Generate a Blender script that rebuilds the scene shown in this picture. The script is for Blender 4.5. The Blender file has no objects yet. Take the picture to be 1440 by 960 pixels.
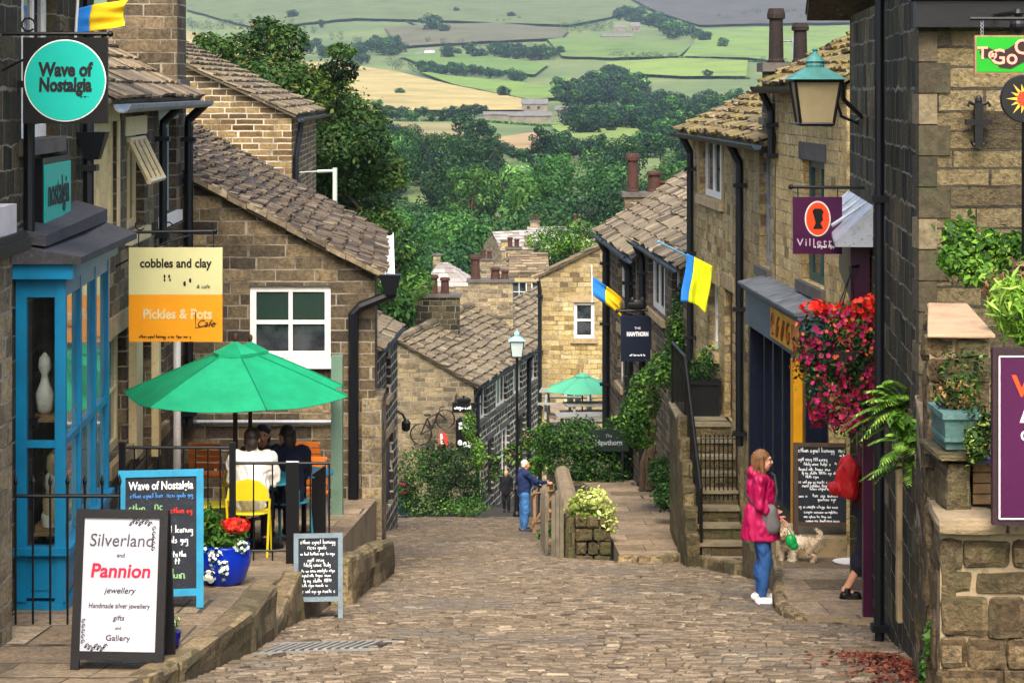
import bpy, bmesh, math, random
import numpy as np
from mathutils import Vector, Matrix, Euler
R = math.radians
rnd = random.Random(7)
SC = bpy.context.scene
COL = SC.collection
# ------------------------------------------------------------------ camera frame
F, HX, HY = 3080.0, 720.0, 125.0          # focal length and eye level measured on the 1440 px photograph
def P(px, py, Y):
    return Vector(((px - HX) * Y / F, Y, (HY - py) * Y / F))
def pxX(px, Y): return (px - HX) * Y / F
def pyZ(py, Y): return (HY - py) * Y / F
def lerp(a, b, t): return a + (b - a) * t
def interp(tab, y):
    for i in range(len(tab) - 1):
        if y <= tab[i + 1][0]:
            (a, b), (c, d) = tab[i], tab[i + 1]
            return b + (d - b) * (y - a) / (c - a)
    return tab[-1][1]
ROAD = [(-30, 3.0), (0, -1.6), (25, -5.725), (54, -10.9), (80, -15.4), (110, -19.5), (160, -23.0)]
def zr(Y): return interp(ROAD, Y)
# ------------------------------------------------------------------ materials
def srgb(h):
    h = h.lstrip('#')
    return tuple(pow(int(h[i:i + 2], 16) / 255.0, 2.2) for i in (0, 2, 4)) + (1.0,)
def col(c):
    if isinstance(c, str): return srgb(c)
    return tuple(c) + (1.0,) if len(c) == 3 else tuple(c)
def dims(f, stops): return [(p, tuple(x * f for x in col(c)[:3])) for p, c in stops]
class NT:
    def __init__(s, name):
        s.m = bpy.data.materials.new(name); s.m.use_nodes = True
        s.t = s.m.node_tree; s.t.nodes.clear()
        s.out = s.n('ShaderNodeOutputMaterial')
        s.bs = s.n('ShaderNodeBsdfPrincipled'); s.l(s.bs.outputs[0], s.out.inputs[0])
    def n(s, k, **kw):
        nd = s.t.nodes.new(k)
        for a, b in kw.items(): setattr(nd, a, b)
        return nd
    def l(s, a, b): s.t.links.new(a, b)
    def coord(s, uv=False):
        tc = s.n('ShaderNodeTexCoord'); return tc.outputs['UV' if uv else 'Object']
    def noise(s, vec, scale, detail=4, rough=.6):
        nd = s.n('ShaderNodeTexNoise'); s.l(vec, nd.inputs['Vector'])
        nd.inputs['Scale'].default_value = scale; nd.inputs['Detail'].default_value = detail
        nd.inputs['Roughness'].default_value = rough; return nd
    def ramp(s, fac, stops, interp='LINEAR'):
        nd = s.n('ShaderNodeValToRGB'); nd.color_ramp.interpolation = interp
        e = nd.color_ramp.elements
        while len(e) < len(stops): e.new(.5)
        for k, (p, c) in zip(e, stops): k.position = p; k.color = col(c)
        s.l(fac, nd.inputs[0]); return nd
    def mix(s, fac, a, b, mode='MIX'):
        nd = s.n('ShaderNodeMix', data_type='RGBA', blend_type=mode)
        for v, i in ((fac, 0), (a, 6), (b, 7)):
            if hasattr(v, 'is_linked') or hasattr(v, 'links'): s.l(v, nd.inputs[i])
            elif i == 0: nd.inputs[0].default_value = v
            else: nd.inputs[i].default_value = col(v)
        return nd.outputs[2]
    def math(s, op, a, b=0.0, c=None):
        nd = s.n('ShaderNodeMath', operation=op)
        for v, i in ((a, 0), (b, 1), (c, 2)):
            if v is None: continue
            if hasattr(v, 'links'): s.l(v, nd.inputs[i])
            else: nd.inputs[i].default_value = v
        return nd.outputs[0]
    def tint(s):
        a = s.n('ShaderNodeAttribute'); a.attribute_name = 'tint'; return a.outputs['Fac']
    def base(s, c):
        if hasattr(c, 'links'): s.l(c, s.bs.inputs['Base Color'])
        else: s.bs.inputs['Base Color'].default_value = col(c)
    def rough(s, v):
        if hasattr(v, 'links'): s.l(v, s.bs.inputs['Roughness'])
        else: s.bs.inputs['Roughness'].default_value = v
    def bump(s, h, strength=.4, dist=.02):
        b = s.n('ShaderNodeBump'); b.inputs['Strength'].default_value = strength
        b.inputs['Distance'].default_value = dist; s.l(h, b.inputs['Height'])
        s.l(b.outputs[0], s.bs.inputs['Normal'])
_paints = {}
def paint(name, c, rough=.5, var=.25, scale=6.0, metal=0.0, dirt=None, bump=.12, spec=.4):
    """painted / plain surface: worn colour with dirt patches and a slightly uneven face"""
    if name in _paints: return _paints[name]
    s = NT(name); v = s.coord()
    n1 = s.noise(v, scale, 5); n2 = s.noise(v, scale * 7, 3)
    c = col(c); d = tuple(x * (1 - var) for x in c[:3]); b = tuple(min(1, x * (1 + var * .5)) for x in c[:3])
    r = s.ramp(n1.outputs[0], [(.3, d), (.52, c[:3]), (.75, b)]).outputs[0]
    if dirt:
        f = s.ramp(n2.outputs[0], [(.55, (0, 0, 0)), (.72, (.7, .7, .7))]).outputs[0]
        r = s.mix(f, r, dirt)
    s.base(r); s.rough(rough); s.bs.inputs['Metallic'].default_value = metal
    s.bs.inputs['Specular IOR Level'].default_value = spec
    s.bump(n2.outputs[0], bump, .01)
    _paints[name] = s.m; return s.m
def masonry(name, ramp, mortar, bw=.5, rh=.17, ms=.014, wob=.05, stain=(.05, .045, .04), stain_amt=.55, moss=None, bump=.9, rough=.9):
    """coursed stone: each block takes its own colour from the ramp, joints, soot and lichen"""
    s = NT(name); uv = s.coord(True); ob = s.coord()
    sep = s.n('ShaderNodeSeparateXYZ'); s.l(uv, sep.inputs[0])
    # uneven course heights: shift v by a 1-D noise of v; jagged joints: small 2-D noise
    cv = s.n('ShaderNodeCombineXYZ'); s.l(sep.outputs[1], cv.inputs[1])
    n1d = s.noise(cv.outputs[0], 1.7, 2)
    n2d = s.noise(uv, 3.5, 3)
    dv = s.math('ADD', s.math('MULTIPLY', s.math('SUBTRACT', n1d.outputs[0], .5), rh * 1.1),
                s.math('MULTIPLY', s.math('SUBTRACT', n2d.outputs[0], .5), wob))
    v2 = s.math('ADD', sep.outputs[1], dv)
    # uneven block lengths: each course is stretched along u by its own noise
    row = s.math('FLOOR', s.math('DIVIDE', v2, rh))
    cu = s.n('ShaderNodeCombineXYZ'); s.l(s.math('MULTIPLY', sep.outputs[0], .9), cu.inputs[0]); s.l(s.math('MULTIPLY', row, 3.7), cu.inputs[1])
    nu = s.noise(cu.outputs[0], 1.3, 1)
    u2 = s.math('ADD', sep.outputs[0], s.math('MULTIPLY', nu.outputs[0], bw * 1.6))
    cc = s.n('ShaderNodeCombineXYZ'); s.l(u2, cc.inputs[0]); s.l(v2, cc.inputs[1])
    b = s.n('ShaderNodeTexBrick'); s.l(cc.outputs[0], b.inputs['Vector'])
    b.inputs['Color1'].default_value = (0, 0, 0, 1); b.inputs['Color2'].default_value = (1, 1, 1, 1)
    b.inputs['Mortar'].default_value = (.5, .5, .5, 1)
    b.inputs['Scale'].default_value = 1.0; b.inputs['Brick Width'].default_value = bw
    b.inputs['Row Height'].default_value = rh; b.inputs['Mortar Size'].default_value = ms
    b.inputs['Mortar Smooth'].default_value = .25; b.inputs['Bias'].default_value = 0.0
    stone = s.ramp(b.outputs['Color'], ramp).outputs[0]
    g = s.noise(ob, 26, 5, .7)
    stone = s.mix(.75, stone, s.ramp(g.outputs[0], [(.34, (.28, .27, .25)), (.47, (.85, .85, .85)), (.66, (1.45, 1.42, 1.35))]).outputs[0], 'MULTIPLY')
    g2 = s.noise(ob, 8, 5, .7); stone = s.mix(.7, stone, s.ramp(g2.outputs[0], [(.32, (.42, .4, .37)), (.5, (1, 1, 1)), (.7, (1.25, 1.22, 1.15))]).outputs[0], 'MULTIPLY')
    mp = s.n('ShaderNodeMapping'); mp.inputs['Scale'].default_value = (2.4, 2.4, .22); s.l(ob, mp.inputs[0]); st = s.noise(mp.outputs[0], 1.0, 5, .65)
    stone = s.mix(s.ramp(st.outputs[0], [(.5, (0, 0, 0)), (.7, (stain_amt * .8,) * 3)]).outputs[0], stone, stain)
    big = s.noise(ob, .55, 6, .65)
    f = s.ramp(big.outputs[0], [(.42, (0, 0, 0)), (.68, (stain_amt,) * 3)]).outputs[0]
    stone = s.mix(f, stone, stain)
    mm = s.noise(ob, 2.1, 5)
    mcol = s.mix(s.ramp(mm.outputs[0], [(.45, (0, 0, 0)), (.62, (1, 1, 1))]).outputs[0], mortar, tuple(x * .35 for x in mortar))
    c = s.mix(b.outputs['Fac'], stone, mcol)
    if moss:
        ms_ = s.noise(ob, 1.6, 6, .7)
        c = s.mix(s.ramp(ms_.outputs[0], [(.5, (0, 0, 0)), (.66, (.75,) * 3)]).outputs[0], c, moss)
    s.base(c); s.rough(rough); s.bs.inputs['Specular IOR Level'].default_value = .2
    h = s.math('ADD', s.math('MULTIPLY', b.outputs['Fac'], -1.0), s.math('MULTIPLY', g.outputs[0], .8)); h = s.math('ADD', h, s.math('MULTIPLY', g2.outputs[0], 1.2))
    h = s.math('ADD', h, s.math('MULTIPLY', b.outputs['Color'], .35))
    s.bump(h, bump, .022)
    return s.m
def tinted(name, ramp, rough=.85, grain=18, gamt=.45, lichen=None, objvar=0.0, moss=None, moss_scale=1.2, moss_lo=.52, bump=.4, dist=.01, trans=0.0, spec=.25):
    """loose pieces (slates, setts, leaves): each piece takes a colour by its own 'tint'"""
    s = NT(name); ob = s.coord()
    c = s.ramp(s.tint(), ramp).outputs[0]
    g = s.noise(ob, grain, 4, .65)
    if gamt: c = s.mix(gamt, c, s.ramp(g.outputs[0], [(.3, (.35, .35, .35)), (.65, (1.25, 1.25, 1.25))]).outputs[0], 'MULTIPLY')
    if moss:
        m = s.noise(ob, moss_scale, 7, .75)
        c = s.mix(s.ramp(m.outputs[0], [(moss_lo, (0, 0, 0)), (moss_lo + .12, (.85,) * 3)]).outputs[0], c, moss)
    if objvar:
        oi = s.n('ShaderNodeObjectInfo'); lo, hi = 1 - objvar * .55, 1 + objvar * .9
        c = s.mix(1.0, c, s.ramp(oi.outputs['Random'], [(0, (lo, lo, lo * 1.1)), (.35, (lo * 1.25, lo * 1.2, lo * 1.05)), (.7, (1.05, 1.05, .95)), (1, (hi * 1.1, hi, hi * .7))]).outputs[0], 'MULTIPLY')
    if lichen:
        for sc_, lo, cc in lichen:
            q = s.noise(ob, sc_, 5, .75); c = s.mix(s.ramp(q.outputs[0], [(lo, (0, 0, 0)), (lo + .06, (.8,) * 3)]).outputs[0], c, cc)
    s.base(c); s.rough(rough); s.bs.inputs['Specular IOR Level'].default_value = spec
    if bump: s.bump(g.outputs[0], bump, dist)
    if trans:
        tr = s.n('ShaderNodeBsdfTranslucent'); s.l(c, tr.inputs[0])
        mx = s.n('ShaderNodeMixShader'); mx.inputs[0].default_value = trans
        s.l(s.bs.outputs[0], mx.inputs[1]); s.l(tr.outputs[0], mx.inputs[2]); s.l(mx.outputs[0], s.out.inputs[0])
    return s.m
def glass(name, c=(.02, .025, .03), c2=None, scale=2.5, rough=.06, spec=.6):
    s = NT(name); v = s.coord(); n = s.noise(v, scale, 4)
    s.base(s.ramp(n.outputs[0], [(.4, c), (.62, c2 or tuple(x * 2.5 for x in c))]).outputs[0])
    s.rough(rough); s.bs.inputs['Specular IOR Level'].default_value = spec
    s.bump(s.noise(v, 1.2, 2).outputs[0], .05, .02)
    return s.m
# ------------------------------------------------------------------ mesh building
class MB:
    def __init__(s): s.v = []; s.f = []; s.m = []; s.t = []
    def add(s, vs, fs, mi=0, tint=None):
        o = len(s.v); s.v.extend(tuple(x) for x in vs)
        for f in fs:
            s.f.append(tuple(i + o for i in f)); s.m.append(mi); s.t.append(rnd.random() if tint is None else tint)
        return s
    def box(s, a, b, mi=0, tint=None, M=None):
        x0, y0, z0 = a; x1, y1, z1 = b
        vs = [Vector(q) for q in ((x0, y0, z0), (x1, y0, z0), (x1, y1, z0), (x0, y1, z0), (x0, y0, z1), (x1, y0, z1), (x1, y1, z1), (x0, y1, z1))]
        if M is not None: vs = [M @ q for q in vs]
        t = rnd.random() if tint is None else tint
        return s.add(vs, [(0, 3, 2, 1), (4, 5, 6, 7), (0, 1, 5, 4), (1, 2, 6, 5), (2, 3, 7, 6), (3, 0, 4, 7)], mi, t)
    def hexa(s, q, mi=0, tint=None):      # 8 points: bottom 4, top 4
        t = rnd.random() if tint is None else tint
        return s.add(q, [(0, 3, 2, 1), (4, 5, 6, 7), (0, 1, 5, 4), (1, 2, 6, 5), (2, 3, 7, 6), (3, 0, 4, 7)], mi, t)
    def quad(s, a, b, c, d, mi=0, tint=None): return s.add([a, b, c, d], [(0, 1, 2, 3)], mi, tint)
    def poly(s, pts, mi=0, tint=None): return s.add(pts, [tuple(range(len(pts)))], mi, tint)
    def prism(s, pts, vec, mi=0, tint=None):
        n = len(pts); pts = [Vector(p) for p in pts]; vec = Vector(vec)
        t = rnd.random() if tint is None else tint
        s.add(pts + [p + vec for p in pts], [tuple(reversed(range(n))), tuple(range(n, 2 * n))] +
              [(i, (i + 1) % n, n + (i + 1) % n, n + i) for i in range(n)], mi, t); return s
    def tube(s, path, r, n=8, mi=0, tint=None, caps=True):
        path = [Vector(p) for p in path]; k = len(path)
        rs = r if isinstance(r, (list, tuple)) else [r] * k
        t = rnd.random() if tint is None else tint
        vs = []; up0 = None
        for i, p in enumerate(path):
            d = (path[min(i + 1, k - 1)] - path[max(i - 1, 0)])
            if d.length < 1e-9: d = Vector((0, 0, 1))
            d.normalize()
            up = up0 if up0 is not None else (Vector((0, 0, 1)) if abs(d.z) < .9 else Vector((1, 0, 0)))
            a = d.cross(up)
            if a.length < 1e-6: a = d.cross(Vector((0, 1, 0)))
            a.normalize(); b = a.cross(d).normalized(); up0 = b
            for j in range(n):
                an = 2 * math.pi * j / n
                vs.append(p + (a * math.cos(an) + b * math.sin(an)) * rs[i])
        fs = [(i * n + j, i * n + (j + 1) % n, (i + 1) * n + (j + 1) % n, (i + 1) * n + j) for i in range(k - 1) for j in range(n)]
        if caps: fs += [tuple(reversed(range(n))), tuple(range((k - 1) * n, k * n))]
        return s.add(vs, fs, mi, t)
    def lathe(s, prof, c=(0, 0, 0), n=20, mi=0, tint=None, M=None):   # prof: (radius, z)
        c = Vector(c); t = rnd.random() if tint is None else tint
        vs = []
        for r, z in prof:
            for j in range(n):
                a = 2 * math.pi * (j + .5) / n
                q = Vector((r * math.cos(a), r * math.sin(a), z))
                vs.append((M @ q if M is not None else q) + c)
        k = len(prof)
        fs = [(i * n + j, i * n + (j + 1) % n, (i + 1) * n + (j + 1) % n, (i + 1) * n + j) for i in range(k - 1) for j in range(n)]
        fs += [tuple(reversed(range(n))), tuple(range((k - 1) * n, k * n))]
        return s.add(vs, fs, mi, t)
    def ell(s, c, r, n=12, mi=0, M=None, tint=None):
        if not isinstance(r, (tuple, list, Vector)): r = (r, r, r)
        k = max(6, n // 2 + 2); pr = [(max(1e-4, math.sin(math.pi * i / k)), -math.cos(math.pi * i / k)) for i in range(k + 1)]
        S = Matrix.Diagonal((r[0], r[1], r[2])); Q = (M @ S) if M is not None else S
        return s.lathe(pr, c, n, mi, tint, Q)
    def cap(s, a, b, ra, rb, n=12):
        s.tube([a, b], [ra, rb], n); s.ell(a, ra, n); s.ell(b, rb, n); return s
    def mesh(s, name, off=Vector((0, 0, 0)), smooth=False, uv=True):
        me = bpy.data.meshes.new(name)
        V = np.array(s.v, dtype=np.float64).reshape(-1, 3)
        me.from_pydata((V - np.array(off)).tolist(), [], s.f)
        me.polygons.foreach_set('material_index', s.m)
        a = me.attributes.new('tint', 'FLOAT', 'FACE'); a.data.foreach_set('value', s.t)
        if smooth: me.polygons.foreach_set('use_smooth', [True] * len(s.f))
        me.update()
        if uv: auto_uv(me, V)
        return me
    def build(s, name, mats, parent=None, smooth=False, local=False, uv=True, origin=None):
        if not isinstance(mats, (list, tuple)): mats = [mats]
        if local: off = Vector((0, 0, 0))
        elif parent is not None: off = world_of(parent)
        elif origin is not None: off = Vector(origin)
        else:
            A = np.array(s.v); off = Vector((A[:, 0].mean(), A[:, 1].mean(), A[:, 2].min()))
        me = s.mesh(name, off, smooth, uv)
        for m in mats: me.materials.append(m)
        o = bpy.data.objects.new(name, me); COL.objects.link(o)
        if parent is not None: o.parent = parent
        elif not local: o.location = off
        return o
def auto_uv(me, V):
    n = len(me.polygons)
    if not n: return
    N = np.zeros(n * 3); me.polygons.foreach_get('normal', N); N = N.reshape(-1, 3)
    T = np.stack([-N[:, 1], N[:, 0], np.zeros(n)], 1); L = np.linalg.norm(T, axis=1)
    flat = L < .05; T[flat] = (1, 0, 0); L[flat] = 1; T /= L[:, None]
    B = np.cross(N, T)
    tot = np.zeros(n, dtype=np.int32); me.polygons.foreach_get('loop_total', tot)
    pid = np.repeat(np.arange(n), tot)
    lv = np.zeros(len(me.loops), dtype=np.int32); me.loops.foreach_get('vertex_index', lv)
    C = V[lv]
    u = (C * T[pid]).sum(1); v = (C * B[pid]).sum(1)
    lay = me.uv_layers.new(name='UVMap')
    lay.data.foreach_set('uv', np.stack([u, v], 1).ravel())
def world_of(o):
    p = Vector((0, 0, 0))
    while o is not None: p = p + o.location; o = o.parent
    return p
def tag(o, label=None, cat=None, group=None, kind=None):
    if label: o['label'] = label
    if cat: o['category'] = cat
    if group: o['group'] = group
    if kind: o['kind'] = kind
    return o
def thing(name, loc, label, cat, group=None, rot=(0, 0, 0)):
    o = bpy.data.objects.new(name, None); COL.objects.link(o)
    o.location = loc; o.rotation_euler = rot; o.empty_display_size = .2
    return tag(o, label, cat, group)
def kids(o): return [c for c in COL.objects if c.parent == o]
def dup(o, loc=None, rot=None, label=None, group=None, parent=None, scale=None):
    c = o.copy(); COL.objects.link(c)
    if parent is not None: c.parent = parent
    if loc is not None: c.location = loc
    if rot is not None: c.rotation_euler = rot
    if scale is not None: c.scale = scale
    if label: c['label'] = label
    if group: c['group'] = group
    for k in o.children: dup(k, parent=c)
    return c
def text(name, body, loc, size, m, parent, rotz=0.0, align='CENTER', shear=0.0, bold=0.0, wide=1.0, local=False, rotx=90.0, ext=.0012, spacing=1.0):
    """lettering facing -Y (turned by rotz), reading left to right; converted so that it is plain mesh"""
    cu = bpy.data.curves.new(name, 'FONT'); cu.body = body; cu.size = size; cu.align_x = align; cu.align_y = 'CENTER'
    cu.shear = shear; cu.offset = bold; cu.extrude = ext; cu.resolution_u = 3; cu.space_character = spacing
    t = bpy.data.objects.new(name, cu); COL.objects.link(t)
    dg = bpy.context.evaluated_depsgraph_get(); dg.update()
    me = bpy.data.meshes.new_from_object(t.evaluated_get(dg)); me.name = name
    bpy.data.objects.remove(t)
    me.transform(Matrix.Rotation(rotz, 4, 'Z') @ Matrix.Rotation(R(rotx), 4, 'X') @ Matrix.Diagonal((wide, 1, 1, 1)))
    me.materials.clear(); me.materials.append(m)
    o = bpy.data.objects.new(name, me); COL.objects.link(o)
    o.parent = parent
    o.location = Vector(loc) - (Vector((0, 0, 0)) if (local or parent is None) else world_of(parent))
    return o
def scribble(mb, x0, x1, z, h, r=.0025, seed=0, y=0.0):
    """one line of handwriting too small to read: joined loops and gaps"""
    g = random.Random(seed); x = x0
    shapes = ([(0, 0), (0, .45), (.05, .5), (.3, .48), (.35, 0)], [(0, .45), (.02, .08), (.2, 0), (.35, .12), (.36, .45), (.38, 0)], [(.05, .25), (.33, .28), (.25, .48), (.05, .4), (.03, .1), (.2, 0), (.36, .08)],
              [(.1, 0), (.1, 1.0)], [(.33, .42), (.12, .48), (.02, .22), (.14, 0), (.34, .06)], [(.3, .45), (.08, .4), (.3, .16), (.2, 0), (.02, .04)], [(.08, .45), (.08, 0)], [(.32, .4), (.1, .46), (.04, .1), (.3, .1), (.33, .46), (.34, -.4), (.1, -.42)], [(.02, .5), (.34, .5), (.18, .95), (.16, 0)])
    while x < x1 - h * .5:
        for _ in range(g.randint(2, 7)):
            if x > x1 - h * .35: break
            q = g.choice(shapes); sz = h * g.uniform(.85, 1.1); dz = g.uniform(-.05, .05)
            mb.tube([(x + a * sz, y, z + (b - .35 + dz) * sz) for a, b in q], r, 4, caps=False); x += (max(a for a, b in q) + .14) * sz
        x += h * g.uniform(.35, .6)
    return mb
# ------------------------------------------------------------------ foliage
def cloud(blobs, n, size, seed=0, flat=.55, shell=.55, aspect=1.9, droop=0.0, loose=.65):
    """leaf faces spread through and round a list of blobs (cx,cy,cz,rx,ry,rz); returns vertex array (n,4,3) and tint"""
    g = np.random.default_rng(seed); B = np.array(blobs, float)
    vol = (B[:, 3] * B[:, 4] * B[:, 5]) ** (2 / 3.); idx = g.choice(len(B), n, p=vol / vol.sum())
    d = g.normal(size=(n, 3)); d /= np.linalg.norm(d, axis=1)[:, None]
    rad = shell + (1 - shell) * g.random(n) ** .7
    rad *= 1 + .22 * g.normal(size=n) * (g.random(n) < .3)
    b = B[idx]; p = b[:, :3] + d * rad[:, None] * b[:, 3:6]
    nr = d * .8 + g.normal(size=(n, 3)) * loose; nr[:, 2] += flat; nr /= np.linalg.norm(nr, axis=1)[:, None]
    a = np.cross(nr, g.normal(size=(n, 3))); a[:, 2] -= droop
    a -= nr * (a * nr).sum(1)[:, None]; a /= np.linalg.norm(a, axis=1)[:, None] + 1e-9
    c = np.cross(nr, a)
    s = size * (.35 + 1.15 * g.random(n) ** 1.3)
    L = a * s[:, None]; W = c * (s / aspect)[:, None]; up = nr * (s * .12)[:, None]
    Q = np.stack([p - L * .5, p + W * .5 + up, p + L * .5, p - W * .5 + up], 1)
    bt = g.random(len(B))
    t = np.clip(.68 * bt[idx] + .32 * g.random(n), 0, 1)
    return Q, t
def leaf_obj(name, chunks, mats, parent=None, loc=(0, 0, 0), sub=None):
    """chunks: list of (Q, t, material index); makes one mesh of quads in local coordinates about loc"""
    Q = np.concatenate([c[0] for c in chunks]); T = np.concatenate([c[1] for c in chunks])
    MI = np.concatenate([np.full(len(c[0]), c[2], dtype=np.int32) for c in chunks])
    n = len(Q); V = Q.reshape(-1, 3) - np.array(loc)
    me = bpy.data.meshes.new(name)
    me.vertices.add(4 * n); me.loops.add(4 * n); me.polygons.add(n)
    me.vertices.foreach_set('co', V.ravel())
    me.loops.foreach_set('vertex_index', np.arange(4 * n, dtype=np.int32))
    me.polygons.foreach_set('loop_start', np.arange(0, 4 * n, 4, dtype=np.int32))
    me.polygons.foreach_set('loop_total', np.full(n, 4, dtype=np.int32))
    me.polygons.foreach_set('material_index', MI)
    a = me.attributes.new('tint', 'FLOAT', 'FACE'); a.data.foreach_set('value', T)
    me.update(calc_edges=True); me.validate()
    for m in mats: me.materials.append(m)
    o = bpy.data.objects.new(name, me); COL.objects.link(o)
    if parent is not None: o.parent = parent
    else: o.location = loc
    return o
def remesh(mb, name, mats, parent, voxel=.012, smooth=4, local=True, fold=0.0, fs=(9, 9, 5)):
    """fuse overlapping tapered shapes into one continuous surface"""
    me = mb.mesh(name + '_raw', uv=False); ob = bpy.data.objects.new(name, me); COL.objects.link(ob)
    r = ob.modifiers.new('r', 'REMESH'); r.mode = 'VOXEL'; r.voxel_size = voxel
    sm = ob.modifiers.new('s', 'SMOOTH'); sm.iterations = smooth; sm.factor = .5
    dg = bpy.context.evaluated_depsgraph_get(); dg.update()
    out = bpy.data.meshes.new_from_object(ob.evaluated_get(dg)); out.name = name
    bpy.data.objects.remove(ob); bpy.data.meshes.remove(me)
    if fold:
        from mathutils import noise as mn
        n = len(out.vertices); co = np.zeros(n * 3); out.vertices.foreach_get('co', co); co = co.reshape(-1, 3); no = np.zeros(n * 3); out.vertices.foreach_get('normal', no); no = no.reshape(-1, 3)
        for i in range(n):
            q = Vector((co[i][0] * fs[0], co[i][1] * fs[1], co[i][2] * fs[2] + co[i][0] * fs[0] * .6)); k = mn.noise(q) + .55 * mn.noise(q * 2.3); co[i] += no[i] * (abs(k) * 1.6 - .5) * fold
        out.vertices.foreach_set('co', co.ravel()); out.update()
    out.polygons.foreach_set('use_smooth', [True] * len(out.polygons))
    out.materials.clear()
    for m in (mats if isinstance(mats, (list, tuple)) else [mats]): out.materials.append(m)
    o = bpy.data.objects.new(name, out); COL.objects.link(o)
    if parent is not None: o.parent = parent
    return o
# ------------------------------------------------------------------ render settings, camera, light
SC.render.engine = 'CYCLES'
SC.cycles.use_denoising = True
SC.cycles.max_bounces = 6; SC.cycles.diffuse_bounces = 3; SC.cycles.glossy_bounces = 3; SC.cycles.transmission_bounces = 4
SC.cycles.volume_bounces = 0
SC.view_settings.view_transform = 'Standard'; SC.view_settings.look = 'None'
SC.view_settings.gamma = 1.0; SC.view_settings.use_curve_mapping = False
SC.view_settings.exposure = 1.95
cam = bpy.data.cameras.new('camera'); camo = bpy.data.objects.new('camera', cam); COL.objects.link(camo)
cam.sensor_width = 36.0; cam.lens = F / 1440.0 * 36.0
cam.shift_y = -(480.0 - HY) / 1440.0
cam.clip_start = .5; cam.clip_end = 9000
camo.rotation_euler = (R(90), 0, 0); camo.location = (0, 0, 0)
SC.camera = camo
SUN_EL, SUN_AZ = R(50), R(182)              # azimuth measured clockwise from +Y (the street's direction)
sdir = Vector((math.sin(SUN_AZ) * math.cos(SUN_EL), math.cos(SUN_AZ) * math.cos(SUN_EL), math.sin(SUN_EL)))
W = bpy.data.worlds.new('World'); SC.world = W; W.use_nodes = True
wt = W.node_tree; wt.nodes.clear()
wo = wt.nodes.new('ShaderNodeOutputWorld'); wb = wt.nodes.new('ShaderNodeBackground'); ws = wt.nodes.new('ShaderNodeTexSky')
ws.sky_type = 'NISHITA'; ws.sun_disc = False; ws.sun_elevation = SUN_EL; ws.sun_rotation = SUN_AZ
ws.air_density = 1.0; ws.dust_density = 5.0; ws.ozone_density = .6; ws.altitude = 200
wb.inputs[1].default_value = .11
wt.links.new(ws.outputs[0], wb.inputs[0]); wt.links.new(wb.outputs[0], wo.inputs[0])
sl = bpy.data.lights.new('sun', 'SUN'); sl.energy = 1.25; sl.angle = R(30); sl.color = (1.0, .93, .82)
so = bpy.data.objects.new('sun', sl); COL.objects.link(so)
so.rotation_euler = sdir.to_track_quat('Z', 'Y').to_euler(); so.location = (30, -30, 60)
# ------------------------------------------------------------------ common materials
GOLD_RAMP = [(0, '#6a583c'), (.1, '#95804f'), (.3, '#b09a68'), (.55, '#bba673'), (.8, '#a8925f'), (.93, '#c6b386'), (1, '#7b6a4a')]
PALE_RAMP = [(0, '#8a744a'), (.08, '#b89d68'), (.4, '#c6ad78'), (.75, '#bfa46c'), (.93, '#d0bc8c'), (1, '#9a8355')]
BROWN_RAMP = [(0, '#37302a'), (.2, '#574c3c'), (.45, '#6b5e49'), (.7, '#504637'), (.88, '#7d6d54'), (1, '#8c7b5e')]
DARK_RAMP = [(0, '#1c1914'), (.25, '#3a3428'), (.5, '#514836'), (.75, '#332f26'), (.9, '#665b44'), (1, '#7d7156')]
GREY_RAMP = [(0, '#5b5245'), (.3, '#7c6f58'), (.6, '#8f8064'), (.85, '#a08f6d'), (1, '#6f654f')]
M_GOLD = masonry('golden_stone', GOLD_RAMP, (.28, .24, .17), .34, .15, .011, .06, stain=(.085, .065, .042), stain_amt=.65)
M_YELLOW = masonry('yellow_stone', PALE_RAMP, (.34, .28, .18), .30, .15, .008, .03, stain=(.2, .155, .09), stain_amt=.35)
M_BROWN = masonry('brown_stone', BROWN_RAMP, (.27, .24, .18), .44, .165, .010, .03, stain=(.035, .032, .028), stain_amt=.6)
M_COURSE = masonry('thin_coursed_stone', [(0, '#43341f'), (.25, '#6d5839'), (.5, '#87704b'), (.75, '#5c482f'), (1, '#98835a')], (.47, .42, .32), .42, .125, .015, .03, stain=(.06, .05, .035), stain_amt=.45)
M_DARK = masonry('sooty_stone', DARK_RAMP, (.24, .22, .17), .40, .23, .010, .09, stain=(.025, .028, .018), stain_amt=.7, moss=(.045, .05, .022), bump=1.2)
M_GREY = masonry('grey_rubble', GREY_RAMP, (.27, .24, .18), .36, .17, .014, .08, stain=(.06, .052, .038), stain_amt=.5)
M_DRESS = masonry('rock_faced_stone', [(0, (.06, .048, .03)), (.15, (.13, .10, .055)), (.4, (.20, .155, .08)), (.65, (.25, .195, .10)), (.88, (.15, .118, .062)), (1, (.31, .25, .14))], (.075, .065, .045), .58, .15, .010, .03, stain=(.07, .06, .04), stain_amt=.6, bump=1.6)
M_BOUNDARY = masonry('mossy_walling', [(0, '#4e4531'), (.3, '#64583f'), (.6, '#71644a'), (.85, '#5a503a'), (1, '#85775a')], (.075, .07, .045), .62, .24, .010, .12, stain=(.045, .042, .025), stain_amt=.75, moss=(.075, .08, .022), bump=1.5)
M_ASHLAR = paint('plain_stone', '#9a8664', .9, .35, 2.2, dirt=(.07, .062, .045), bump=.5)
M_ASHDARK = paint('dark_plain_stone', '#55504a', .9, .35, 2.5, dirt=(.03, .03, .028), bump=.5)
M_SAND = paint('pale_sandstone', '#a3876a', .9, .3, 2.6, dirt=(.2, .16, .11), bump=.5)
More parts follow.
